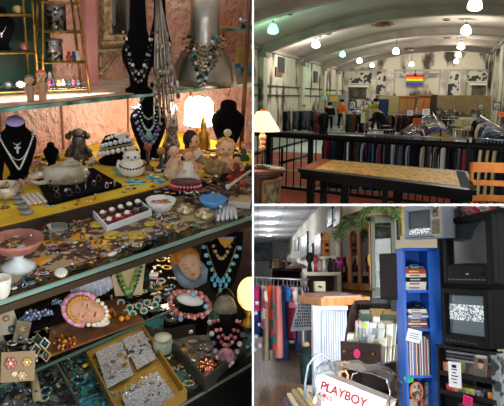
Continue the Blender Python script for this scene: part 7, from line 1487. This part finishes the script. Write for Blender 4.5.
# turntable and dark screen
b0 = S.at(390, 300, 5.35); k = 5.35/FPX; t = thing('black_turntable', 'black record player on top of the mahogany bin', 'record player', Vector((b0.x, b0.y, zt2)), -.3); b = MB(BLACK); b.box((0, 0, .025), (.3, .22, .05), bev=.008); b.build('plinth', t); b = MB(m('#9aa0a4', .3, .5)); b.lathe([(.1, .05), (.1, .06), (.01, .062)], (-.03, 0, 0), 20); b.build('platter', t)
b = MB(m('#c8ccd0', .4)); b.box((0, 0, 0), (.1, .05, .008), rz=.4); one('white_remote', b, 'white slip of paper left of the turntable', 'paper', S.at(378, 299.5, 5.35)+Vector((0, 0, .01)))
pa, pb = S.at(381.5, 276, 5.0), S.at(403, 277, 4.75); dv = pb-pa; q = (pa+pb)/2; t = thing('flat_screen', 'dark flat screen leaning against the cabinet side', 'screen', q, math.atan2(dv.y, dv.x)); b = MB(m('#180c0f', .6)); b.box((0, 0, 0), (dv.length, .04, 46*4.9/FPX), bev=.006); b.build('screen_body', t); b = MB(m('#1c0e12', .5)); b.box((0, -.022, 0), (dv.length*.92, .004, 42*4.9/FPX)); b.build('display_panel', t)
b = MB(BLACK); b.box((0, .02, -.22), (.06, .03, .12)); b.build('stand', t)

# ---- blue bookcase
BL = m('#0f62cc', .45); D = 4.6; k = D/FPX
A0 = S.at(402.5, 248, D); A1 = S.at(441, 246, D-.05); wB = A1.x-A0.x; topz = A0.z; dpB = .26
o_ = Vector((A0.x, A0.y, 0)); t = thing('blue_bookcase', 'bright blue bookcase stacked with books and magazines', 'bookcase', o_)
def shz(py): return S.at(415, py, D).z
SH = [shz(290), shz(328), shz(373), shz(410)]
b = MB(BL); b.box((.008, dpB/2, topz/2), (.016, dpB, topz)); b.build('left_side', t); b = MB(BL); b.box((wB-.045, dpB/2, topz/2), (.09, dpB, topz)); b.build('right_side', t)
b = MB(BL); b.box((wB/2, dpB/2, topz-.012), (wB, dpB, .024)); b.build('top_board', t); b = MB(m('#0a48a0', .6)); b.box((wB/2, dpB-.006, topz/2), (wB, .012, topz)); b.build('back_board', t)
for z in SH: b = MB(BL); b.box((wB/2-.03, dpB/2, z-.01), (wB-.11, dpB-.01, .02)); b.build('shelf', t)
xi0, xi1 = .02, wB-.1; wi = xi1-xi0
def flatbook(i, z, h_, col, label, w_=None, jit=0, grp='stacked books in the blue bookcase', txt=None):
    w_ = w_ or wi*.96; q = o_+Vector((xi0+wi/2+jit, .1, z)); t = thing('book', label, 'book', q, rnd.uniform(-.06, .06), grp); b = MB(m(col, .5)); b.box((0, 0, h_/2), (w_, .17, h_)); b.build('cover', t)
    b = MB(m(txt or '#d8b070', .5)); b.box((-w_*.08, -.0862, h_/2), (w_*.5, .002, h_*.3)); b.build('spine_title', t); return z+h_
z = SH[0]+.0
for i, (h_, c_, lb, tx) in enumerate([(.030, '#cfc8b8', 'cream book at the bottom of the upper blue shelf', '#4c4640'), (.030, '#d8d0c0', 'white book second from bottom of the upper blue shelf', '#2c2824'), (.034, '#16161a', 'black book in the upper blue shelf stack', '#b8b4ac'), (.026, '#e0d8c8', 'pale book under the red one', '#403830'), (.034, '#c8281c', 'red book directly under the model car', '#f0c030')][:5]):
    z = flatbook(i, z, h_*1.02, c_, lb, txt=tx, jit=rnd.uniform(-.004, .004))
def car(q, L_, col, label, rz=0):
    t = thing('model_car', label, 'model car', q, rz); H_ = L_*.3; pf = [(-.5, .1), (-.5, .42), (-.28, .5), (-.18, .85), (.12, .88), (.24, .52), (.48, .45), (.5, .12)]; b = MB(m(col, .25)); b.prism([(x*L_, z*H_) for x, z in pf], -L_*.19, L_*.19); b.build('car_body', t)
    b = MB(m('#2c3840', .1)); b.prism([(x*L_, z*H_) for x, z in [(-.2, .55), (-.14, .8), (.1, .82), (.18, .55)]], -L_*.194, L_*.194); b.build('windows', t)
    for sx in (-.3, .3):
        for sy in (-1, 1): b = MB(m('#1a1a1c', .5)); b.T = Matrix.Translation((sx*L_, sy*L_*.17, H_*.18)) @ Matrix.Rotation(PI/2, 4, 'X'); b.lathe([(L_*.07, -.012), (L_*.07, .012)], n=14); b.use(SILVER).lathe([(L_*.035, -.014), (L_*.035, .014)], n=10); b.build('wheel', t)
    b = MB(SILVER); b.box((.5*L_, 0, .2*H_), (L_*.02, L_*.36, H_*.12)); b.box((-.5*L_, 0, .2*H_), (L_*.02, L_*.36, H_*.12)); b.build('bumper', t)
car(o_+Vector((xi0+wi/2, .08, z)), wi*.9, '#7fa8c0', 'pale blue model car on the red book', .1)
z = SH[1]
for i, (h_, c_, lb, tx) in enumerate([(.03, '#6a1c2c', 'wine red book lowest of the second blue shelf', '#a08040'), (.012, '#e0dcd0', 'thin white book above the wine red one', '#505050'), (.03, '#5c2434', 'maroon book second shelf of the blue bookcase', '#a89058'), (.014, '#2c5a9c', 'thin blue book in the second shelf stack', '#e0e0e0'), (.016, '#d8d4c8', 'cream paperback in the second shelf stack', '#404040'), (.016, '#24486c', 'dark blue paperback in the second shelf stack', '#c8c8c8'), (.014, '#c8c4bc', 'grey white paperback near the top of the second stack', '#303030'), (.018, '#e4e0d8', 'topmost white book under the black model car', '#7c3430')]):
    z = flatbook(i, z, h_*.96, c_, lb, txt=tx, jit=rnd.uniform(-.008, .008), w_=wi*rnd.uniform(.86, .97))
car(o_+Vector((xi0+wi*.58, .08, z)), wi*.8, '#101014', 'glossy black vintage model car on the white books', .15)
mags = ['#b83848', '#d8d4d0', '#2c2c34', '#c8c8cc', '#8c4c9c', '#e0dcd8', '#4c6ca0', '#a82c30', '#d8c8b0', '#38383c', '#c8a0a8', '#6c1c2c', '#e8e4e0', '#3c4c5c', '#b0b4b8', '#903030', '#d0ccc4', '#50505c']
mn = ['crimson', 'white', 'black', 'light grey', 'purple', 'pale', 'blue', 'red', 'cream', 'charcoal', 'dusty pink', 'wine', 'bright white', 'slate', 'silver grey', 'brick red', 'off white', 'dark grey']
for i, c_ in enumerate(mags):
    h_ = (37+rnd.uniform(-3, 2))*k; q = o_+Vector((xi0-.02+(i+.5)*(wi+.02)/18, -.01+rnd.uniform(0, .02), SH[2])); t = thing('magazine', '%s spined magazine standing in the third blue shelf' % mn[i], 'magazine', q, 0, 'magazines in the third blue shelf')
    b = MB(m(c_, .4, n=.8, ns=18, h2='#40404a', th=.66)); b.box((0, .1, h_/2), ((wi+.02)/18*.86, .2, h_), ry=0); b.build('cover', t)
    b = MB(m('#e8e4dc', .7)); b.box((0, .105, h_/2+.002), ((wi+.02)/18*.5, .19, h_)); b.build('pages', t)
q = S.at(414, 336, D-.12); b = MB(m('#e6ecf2', .6)); b.box((0, 0, 0), (14*k, .003, 12*k)); b.use(m('#3c4a60', .6))
for j in range(3): b.box((0, -.003, (2-2.2*j)*k), (9*k, .002, .6*k))
one('note_card', b, 'white note card clipped over the magazines', 'card', q, 0, ry=.25)
q = S.at(409, 379, D-.1); b = MB(m('#28d048', .6)); b.prism([(5.5*k*(1 if i % 2 else .72)*math.cos(i*PI/7), 4.5*k*(1 if i % 2 else .72)*math.sin(i*PI/7)) for i in range(14)], -.002, .002); b.use(m('#147028', .6))
for j in range(2): b.box((0, -.004, (1-2*j)*k), (5*k, .002, .5*k))
one('green_price_tag', b, 'bright green starburst price tag in the lowest blue shelf', 'tag', q, 0, ry=.2)
t = thing('tambourine', 'orange rimmed round tambourine in the lowest blue shelf', 'tambourine', S.at(416.5, 391.5, D-.08), 0); b = MB(m('#d8702c', .4)); b.tube([(6*k*math.cos(a), 0, 8.6*k*math.sin(a)) for a in [i*2*PI/24 for i in range(24)]], 1.0*k, 6, closed=True); b.build('rim', t)
b = MB(m('#c8b8a8', .6, n=.8, ns=25, h2='#5c4c48')); b.T = Matrix.Rotation(PI/2, 4, 'X'); b.lathe([(5.4*k, -.004), (5.4*k, .004)], n=22, sy=1.45); b.build('skin', t)
for i, (a, c_, w_, h_, col, lb) in enumerate([(405, 396, 6, 16, '#5a4a3c', 'brown paperback left of the tambourine'), (425, 392, 4, 20, '#2c2c40', 'dark upright book right of the tambourine'), (411, 402, 10, 8, '#b8a890', 'tan box under the tambourine'), (423, 402, 8, 8, '#8c3c34', 'red box under the tambourine')]):
    q = S.at(a, c_, D+.03); b = MB(m(col, .5, n=.5, ns=20, h2='#a89c90')); b.box((0, 0, 0), (w_*k, .1, h_*k), bev=.004); one('boxed_item', b, lb, 'box', q)

# ---- televisions
STAT = m('#e4ecf0', .5, n=1.2, ns=95, h2='#5a686e', em=.42, nd=2)
def tv(name, tl, tr, br, bl, Dl, Dr, label, col, depth, scr, static=None, panel=None, vcr=None, foot=.02, glare=True, cab=1.0):
    """tl,tr.. pixel corners of the face; Dl,Dr distances of left/right edge"""
    P0, P1, P2, P3 = S.at(*bl, Dl), S.at(*br, Dr), S.at(*tr, Dr), S.at(*tl, Dl)
    w_ = (Vector((P1.x-P0.x, P1.y-P0.y, 0))).length; h_ = ((P3.z-P0.z)+(P2.z-P1.z))/2; o = Vector(((P0.x+P1.x)/2, (P0.y+P1.y)/2, (P0.z+P1.z)/2)); rz = math.atan2(P1.y-P0.y, P1.x-P0.x)
    t = thing(name, label, 'television', o, rz); CB = m(col, .5)
    sx0, sz0, sx1, sz1 = scr                                # screen rectangle in 0..1 of the face
    X = lambda u: (u-.5)*w_; Z_ = lambda v: v*h_
    b = MB(CB); b.loft([[Vector((sx*(w_/2)*a, y, h_/2+sz*(h_/2)*c_-(1-c_)*h_*.15)) for sx, sz in ((-1, -1), (1, -1), (1, 1), (-1, 1))] for a, c_, y in ((1, 1, .03), (1, 1, depth*.35), (.7, .72, depth))], smooth=False); b.build('housing', t)
    b = MB(CB)
    b.box(((X(0)+X(sx0))/2, .01, h_/2), (X(sx0)-X(0), .05, h_), bev=.008); b.box(((X(sx1)+X(1))/2, .01, h_/2), (X(1)-X(sx1), .05, h_), bev=.008)
    b.box((X((sx0+sx1)/2), .01, (Z_(sz1)+h_)/2), (X(sx1)-X(sx0), .05, h_-Z_(sz1)), bev=.006); b.box((X((sx0+sx1)/2), .01, Z_(sz0)/2), (X(sx1)-X(sx0), .05, Z_(sz0)), bev=.006)
    ib = .012
    for (xa, xb, za, zb) in ((sx0, sx1, sz0, sz0), (sx0, sx1, sz1, sz1)): b.box((X((xa+xb)/2), .012, Z_(za)), (X(xb)-X(xa), .03, ib), bev=.004)
    for xa in (sx0, sx1): b.box((X(xa), .012, Z_((sz0+sz1)/2)), (ib, .03, Z_(sz1)-Z_(sz0)), bev=.004)
    b.build('bezel', t)
    N_ = 10; xa, xb, za, zb = X(sx0), X(sx1), Z_(sz0), Z_(sz1)
    def sheet(mt, za, zb, u0=0., u1=1., nm='screen_glass', off=0):
        b = MB(mt); vs = [(xa+(xb-xa)*(u0+(u1-u0)*i/N_), .016+off-.022*(1-(2*(u0+(u1-u0)*i/N_)-1)**2)*(1-(2*((za+(zb-za)*j/N_)-Z_(sz0))/(Z_(sz1)-Z_(sz0))-1)**2), za+(zb-za)*j/N_) for j in range(N_+1) for i in range(N_+1)]; n1 = N_+1
        b.add(vs, [(j*n1+i, j*n1+i+1, (j+1)*n1+i+1, (j+1)*n1+i) for j in range(N_) for i in range(N_)], True); return b.build(nm, t)
    sheet(m(*(static[2] if static else ('#1d2123', .08))), za, zb)
    if static: sheet(STAT, Z_(static[0]), Z_(static[1]), .02, .98, 'static_band', -.0015)
    if panel:
        b = MB(m(panel, .5)); b.box((X((sx1+1)/2)+.004, -.018, h_/2), ((X(1)-X(sx1))*.8, .01, h_*.86), bev=.003); b.build('control_panel', t)
        b = MB(m('#3c3830', .6))
        for j in range(12): b.box((X((sx1+1)/2)+.004, -.025, h_*.12+j*h_*.035), ((X(1)-X(sx1))*.6, .004, h_*.015))
        b.build('speaker_grille', t)
        for j in range(2): b = MB(m('#6c6c68', .3, .6)); b.T = Matrix.Translation((X((sx1+1)/2)+.004, -.03, h_*(.68+.18*j))) @ Matrix.Rotation(PI/2, 4, 'X'); b.lathe([(.022, -.012), (.02, .012)], n=16); b.build('dial', t)
    if vcr:
        b = MB(m('#060607', .5)); b.box((0, -.018, Z_(vcr)), (w_*.62, .008, h_*.05)); b.build('tape_slot', t)
        b = MB(m('#55585c', .4))
        for j in range(9): b.box((-w_*.36+j*w_*.085, -.018, Z_(vcr*.42)), (w_*.05, .01, h_*.018))
        b.build('button', t); b = MB(m('#a8acb0', .4)); b.box((w_*.02, -.0235, Z_(vcr)), (w_*.05, .003, h_*.02)); b.build('badge', t)
    else:
        b = MB(m('#2c2c30', .4))
        for j in range(8): b.box((-w_*.38+j*w_*.09, -.018, Z_(sz0*.4)), (w_*.06, .01, h_*.025))
        b.build('button', t)
    return t, o, rz, w_, h_
tv('silver_television', (405, 211), (444, 197), (444, 234), (405, 243), 4.25, 4.0, 'silver grey old television on top of the blue bookcase', '#8f98a0', .3, (.07, .10, .70, .86), static=(.1, .3, ('#4a5254', .1)), panel='#a89c84')
tv('television_recorder', (446, 221), (497, 209), (496, 282.5), (446, 285), 4.15, 3.7, 'upper black television with built in tape slot', '#0b0b0d', .42, (.09, .27, .88, .92), vcr=.14)
tv('black_television', (445, 287.5), (494, 291), (492, 353), (445, 340), 4.1, 3.7, 'lower black television showing a band of static', '#0b0b0e', .42, (.08, .17, .90, .90), static=(.44, .72, ('#566a70', .12)))
# added area lamp right of the view, brightens the television side
lamp('AREA', (2.9, 2.6, 1.7), 26, (1, .98, .94), (.3, 1.5), (1.0, 5.5, 1.0), 'shop_right_fill')
# magazines on top of the upper television
R_ = random.Random(6)
zt3 = S.at(470, 216, 4.0); 
for i in range(12):
    a = 449+i*4.8; c_ = 218-i*.95; q = S.at(a, c_+2, 4.15-.03*i); col, nm = [('#b82c34', 'red'), ('#e0dcd8', 'white'), ('#1c1c20', 'black'), ('#c87c8c', 'pink'), ('#3c3c48', 'charcoal'), ('#d8c8c0', 'cream')][R_.randrange(6)]
    b = MB(m(col, .4, n=.8, ns=20, h2='#202024', th=.6)); b.box((0, .08, .035), (.036, .17, .012), ry=.25); b.box((.0, .08, .055), (.034, .16, .01), ry=-.2+R_.random()*.4); b.box((.01, .06, .02), (.034, .16, .016)); one('magazine', b, nm+' magazine heaped on top of the upper black television', 'magazine', q, R_.uniform(-.5, .5), 'magazines on the upper television')
b = MB(m('#0e0e10', .5))
for j in range(14): q0 = S.at(446+3*math.sin(j), 205+j*2.6, 4.2); b.tube([q0+Vector((.012*math.cos(a), 0, .012*math.sin(a))) for a in [i*PI/3 for i in range(6)]], .004, 4, closed=True)
one('black_chain', b, 'black looped chain hanging beside the silver television', 'chain')
# ---- wire rack under the televisions
D = 3.95; k = D/FPX; ro = S.at(440, 347, 4.15); rr = S.at(497, 352, 3.75); dv = rr-ro; rz = math.atan2(dv.y, dv.x); wR = math.hypot(dv.x, dv.y); zR = (ro.z+rr.z)/2; base = Vector((ro.x, ro.y, 0))
t = thing('metal_rack', 'black metal rack with speckled post holding comics', 'rack', base, rz); KB = m('#101014', .4, .5)
def lvl(py): return S.at(465, py, 3.95).z
for s_, mt in ((0, KB), (1, m('#8a9498', .5, n=.9, ns=16, h2='#2c3034'))):
    b = MB(mt); b.box((wR*s_, 0, zR/2), (.02 if not s_ else .055, .05, zR)); b.build('post', t); b = MB(KB); b.box((wR*s_, .35, zR/2), (.03, .03, zR)); b.build('rear_post', t)
b = MB(KB); b.box((wR/2, .17, zR), (wR+.03, .4, .02)); b.build('top_shelf', t)
LV = [lvl(378), lvl(397), lvl(415)]
for z in LV: b = MB(KB); b.box((wR/2, .17, z), (wR, .38, .012)); b.box((wR/2, -.02, z+.012), (wR, .01, .03)); b.build('shelf', t)
b = MB(m('#08080a', .8)); b.box((wR/2, .37, zR/2), (wR, .01, zR)); b.build('back_panel', t)
RR = Matrix.Rotation(rz, 3, 'Z')
for i in range(16):
    c_, nm = R_.choice(CMC); comic(base+RR @ Vector((.05+(i % 8)*.038+(.02 if i > 7 else 0), .1+.08*(i//8)+R_.uniform(0, .03), LV[0]+.008)), rz+R_.uniform(-.35, .35), .1, .12+R_.uniform(-.02, .035), c_, nm+' comic standing on the upper tier of the metal rack', -.25, 'comics on the metal rack')
q = base+RR @ Vector((wR*.70, .0, LV[0]+.01)); b = MB(m('#6a5c50', .4)); b.box((0, 0, .075), (.115, .006, .15)); b.use(m('#c8c4bc', .5)).box((0, -.004, .14), (.1, .003, .018)); b.use(m('#c89878', .5)).sph((0, -.003, .09), .026, 12, 6, 1, .15, 1.1); b.use(m('#3a2c28', .6)).sph((0, -.0035, .108), .028, 10, 5, 1.05, .15, .6); b.use(m('#44584c', .5)).box((0, -.004, .03), (.08, .003, .05)); one('portrait_magazine', b, 'magazine with a portrait cover at the rack front', 'magazine', q, rz-.1, rx=-.15)
q = base+RR @ Vector((wR*.33, -.035, LV[0]-.055)); b = MB(m('#eceef0', .6)); b.box((0, 0, .07), (.10, .004, .165)); b.use(m('#1a1a1e', .6))
for j in range(6): b.box((-.002+.006*math.sin(j*3), -.004, .125-.021*j), (.055-.012*(j % 3)-(0 if j else .02), .003, .006 if j else .02))
one('price_notice', b, 'white notice with black handwriting on the rack front', 'sign', q, rz+.05)
for i, (u_, col, nm) in enumerate([(.14, '#c83c2c', 'red and white'), (.22, '#d86428', 'orange'), (.42, '#7c8c3c', 'olive'), (.52, '#b8a03c', 'mustard'), (.6, '#3c4a64', 'slate'), (.86, '#d87a24', 'amber')]):
    b = MB(m(col, .5, n=.7, ns=20, h2='#d8d0c0', th=.6)); b.box((0, 0, .028), (.07, .1, .05), bev=.004); one('small_box', b, '%s small box on the middle tier of the metal rack' % nm, 'box', base+RR @ Vector((wR*u_, .06, LV[1]+.008)), rz+R_.uniform(-.2, .2))
b = MB(m('#f02c80', .6)); b.box((0, 0, 0), (.075, .003, .065)); b.use(m('#7c1440', .6))
for j in range(3): b.box((0, -.003, .016-.016*j), (.05, .002, .005))
one('pink_label', b, 'hot pink label with writing on the middle rack tier', 'label', base+RR @ Vector((wR*.56, -.045, LV[1]-.01)), rz, ry=.15)
b = MB(m('#c8642c', .6, n=.6, ns=20, h2='#d8c8b0')); b.box((0, 0, .03), (.09, .02, .06), bev=.004); one('card_packet', b, 'orange and white packet at the left end of the rack', 'packet', base+RR @ Vector((.03, .02, LV[0]+.02)), rz-.2)
for i, (u_, nm) in enumerate([(.35, 'front'), (.75, 'right')]):
    b = MB(m('#b8b4a4', .3)); b.lathe([(.03, 0), (.09, .035), (.1, .04), (.085, .036), (.025, .008)], n=24, cap=False); one('stacked_dish', b, '%s pale dish on the lowest visible rack tier' % nm, 'dish', base+RR @ Vector((wR*u_, .12, LV[2]+.008)), rz)
for i, z in enumerate([zR-.035, zR-.06, zR-.085]):
    b = MB(m(('#6c7074', '#3c3c40', '#888c90')[i], .4)); b.box((wR*.42, .15, 0), (wR*.7, .26, .016)); one('stacked_record', b, '%s flat sleeve lying under the rack top' % ('highest', 'middle', 'lowest')[i], 'record', base+Vector((0, 0, z)), rz)
b = MB(m('#d8d8d4', .6)); b.box((0, 0, 0), (.1, .02, .32)); b.use(m('#b8b090', .6)).box((-.02, -.012, .0), (.02, .004, .28)); one('white_placard', b, 'white placard at the far edge beside the rack', 'sign', S.at(507, 372, 3.75), -.3)
b = MB(m('#0b0b0d', .7)); b.box((0.02, 0, 0), (.56, .05, 2.4)); one('black_panel', b, 'black panel behind the stack of televisions', 'panel', S.at(472, 270, 4.75))  # plain black sheet covering the wall behind the televisions

# ---- shopping basket with magazine bag
D = 3.4; k = D/FPX
pm = S.at(350, 400, D)
t = thing('boxed_magazines', 'white box of magazines lettered PLAYBOY inside the clear bag', 'box', pm); RT_ = Matrix.Rotation(-.0, 3, 'Z')
A_, B_, C_, D_ = S.at(323, 374.5, 3.55), S.at(386, 400, 3.3), S.at(372, 440, 3.3), S.at(306, 420, 3.55)
# front face quad and thickness away from camera
nf = (B_-A_).cross(D_-A_).normalized()
if nf.y > 0: nf = -nf
back = -nf*.16+Vector((0, 0, .0)); q4 = [v-pm for v in (A_, B_, C_, D_)]; b = MB(m('#cfc9c0', .6)); b.add([*q4, *[v+back for v in q4]], [(3, 2, 1, 0), (4, 5, 6, 7), (0, 1, 5, 4), (1, 2, 6, 5), (2, 3, 7, 6), (3, 0, 4, 7)]); b.build('cover', t)
ex = (B_-A_).normalized(); ez = (A_-D_); ez = (ez-ex*ez.dot(ex)).normalized()
def text(body, anchor, size, col, name, parent, track=1.0, bold=.0):
    cu = bpy.data.curves.new(name, 'FONT'); cu.body = body; cu.size = size; cu.extrude = .001; cu.space_character = track; cu.offset = bold
    o = bpy.data.objects.new(name, cu); C.objects.link(o); dg = bpy.context.evaluated_depsgraph_get(); me = bpy.data.meshes.new_from_object(o.evaluated_get(dg)); bpy.data.objects.remove(o)
    o = bpy.data.objects.new(name, me); C.objects.link(o); me.materials.clear(); me.materials.append(m(col, .5)); o.parent = parent; ROOM_OF[o.name] = RM
    R3 = Matrix((ex, ez, nf)).transposed().to_4x4(); o.matrix_basis = Matrix.Translation(anchor) @ R3; return o
text('PLAYBOY', A_-pm+ex*.006-ez*.085+nf*.004, .070, '#7c1424', 'title_lettering', t, 1.02, .0018)
text('GIRLS', A_-pm+ex*.008-ez*.125+nf*.004, .036, '#8c2034', 'subtitle_lettering', t, 1.0, .0008)
b = MB(m('#e6dfd0', .6)); 
for i in range(3):
    pass
t = thing('clear_plastic_bag', 'crinkled clear plastic bag around the lettered box', 'bag', pm); PB = glass('#e9e6e0', .75, .12); b = MB(PB); N_ = 14; rings = []
R_ = random.Random(12)
top = [S.at(a, c_, d_) for a, c_, d_ in [(318, 374, 3.5), (330, 370, 3.45), (341, 371, 3.42), (352, 369, 3.4), (362, 372, 3.38), (374, 374, 3.34), (388, 380, 3.28), (391, 392, 3.26), (390, 412, 3.26)]]
vs = []; n1 = len(top)
for j in range(6):
    for i, v in enumerate(top):
        u = j/5; vs.append(v-pm+back*1.25*u+nf*(.012)+Vector((R_.uniform(-.008, .008), R_.uniform(-.01, .01), (.05*math.sin(u*PI)+R_.uniform(-.012, .016)))))
b.add(vs, [(j*n1+i, j*n1+i+1, (j+1)*n1+i+1, (j+1)*n1+i) for j in range(5) for i in range(n1-1)], True); b.build('plastic_film', t)
b = MB(glass('#f4f2ee', .9, .2)); b.tube([v-pm+nf*.014 for v in top], .004, 5); b.build('bag_edge', t)
b = MB(m('#b07c50', .6)); b.tube([S.at(a, c_, 3.6) for a, c_ in [(338, 378), (341, 372), (345, 371), (348, 375), (347, 381)]], .008, 6); b.use(m('#8c8484', .4, .5)).tube([S.at(a, c_, 3.62) for a, c_ in [(350, 382), (353, 374), (358, 373)]], .005, 5); one('handle_clip', b, 'tan loop showing through the top of the clear bag', 'loop')
b = MB(m('#8fa4b8', .25, .7))
for pts in ([(305, 402), (305, 385), (308, 366), (315, 356), (322, 354), (328, 358), (332, 366), (338, 376)], [(314, 396), (314, 380), (317, 368), (323, 363), (330, 362), (334, 368)]): b.tube([S.at(a, c_, 3.6) for a, c_ in pts], .0075, 8)
t = one('wire_handles', b, 'pair of bent grey wire basket handles in front of the counter', 'handles')
for i, (a0, c0, a1, c1, col, nm) in enumerate([(289, 393, 304, 418, '#d8c8a8', 'cream'), (294, 389, 311, 414, '#a8946c', 'tan'), (299, 388, 318, 412, '#d8bc80', 'yellowish'), (305, 391, 322, 414, '#e4dccc', 'white'), (313, 386, 324, 402, '#e8e4dc', 'thick white'), (286, 396, 296, 420, '#3c3c50', 'dark')]):
    A2, B2_ = S.at(a0, c0, 3.9), S.at(a1, c1, 3.3); d = B2_-A2; b = MB(m(col, .6)); L_ = d.length; sd = Vector((d.y, -d.x, 0)).normalized()*.013; up = Vector((0, 0, .2))
    b.add([A2-sd, A2+sd, B2_+sd, B2_-sd, A2-sd-up, A2+sd-up, B2_+sd-up, B2_-sd-up], [(0, 3, 2, 1), (0, 1, 5, 4), (1, 2, 6, 5), (2, 3, 7, 6), (3, 0, 4, 7), (4, 5, 6, 7)])
    one('book', b, '%s spined book standing in the basket left of the bag' % nm, 'book')
# daylight from the shop front, plus two added fill lamps out of view
lamp('AREA', (.95, .3, .55), 46, (.9, .95, 1), (.5, .5), (1.0, 6, 1.1), 'shopfront_daylight')
lamp('AREA', (.5, .3, .75), 9, (.94, .97, 1), (.3, .3), (.3, 10, 1.1), 'clothes_rail_fill', spread=.5)  # added narrow-spread lamp, lifts the far clothes rail
lamp('AREA', (3.2, 5.2, 1.4), 200, (.95, .97, 1), (1.6, 1.6), (.5, 8.8, 1.1), 'side_fill_light')  # added area lamp past the right edge, evens out the far shop
# ---------------------------------------------------------------- end each thing at the boards between the places
bpy.context.view_layer.update()
def planes(key):
    A = Vector((1, -.2/FPX, 0)); Bv = Vector((1, -1.8/FPX, 0)); H1 = Vector((0, 1.1/FPX, 1)); H2 = Vector((0, 2.6/FPX, 1))
    return {'C': [A], 'H': [-Bv, -H1], 'S': [-Bv, H2], 'W': []}[key]
for o in list(bpy.data.objects):
    if o.type != 'MESH' or o.name not in ROOM_OF: continue
    key = ROOM_OF[o.name].key
    for nrm in planes(key):
        W = o.matrix_world; co = [W @ v.co-CAM for v in o.data.vertices]
        if not co: break
        ds = [c.dot(nrm) for c in co]
        if max(ds) <= 1e-5: continue
        if min(ds) >= -1e-5: bpy.data.objects.remove(o); break
        if o.data.users > 1: o.data = o.data.copy()
        Wi = W.inverted(); bm = bmesh.new(); bm.from_mesh(o.data)
        nl = (W.to_3x3().transposed() @ nrm).normalized()
        bmesh.ops.bisect_plane(bm, geom=bm.verts[:]+bm.edges[:]+bm.faces[:], plane_co=Wi @ CAM, plane_no=nl, clear_outer=True, dist=1e-6)
        bm.to_mesh(o.data); bm.free()
for o in list(bpy.data.objects):
    if o.type == 'EMPTY' and not o.children: bpy.data.objects.remove(o)
# ---------------------------------------------------------------- labels: things that look alike are told apart by their order
ORD = 'zeroth first second third fourth fifth sixth seventh eighth ninth tenth eleventh twelfth thirteenth fourteenth fifteenth sixteenth seventeenth eighteenth nineteenth'.split()
def ordn(i):
    if i < 20: return ORD[i]
    t = 'x x twenty thirty forty fifty sixty seventy eighty'.split()[i//10]
    return ('twentieth thirtieth fortieth fiftieth sixtieth'.split()[i//10-2]) if i % 10 == 0 else t+'-'+ORD[i % 10]
byl = {}
for o in bpy.data.objects:
    if o.parent is None and 'label' in o: byl.setdefault(o['label'], []).append(o)
for L_, os_ in byl.items():
    if len(os_) > 1:
        def sx(o):
            c = o.matrix_world.translation-CAM; return c.x/max(.01, c.y)
        os_.sort(key=sx)
        for i, o in enumerate(os_): o['label'] = L_+', %s from left' % ordn(i+1)
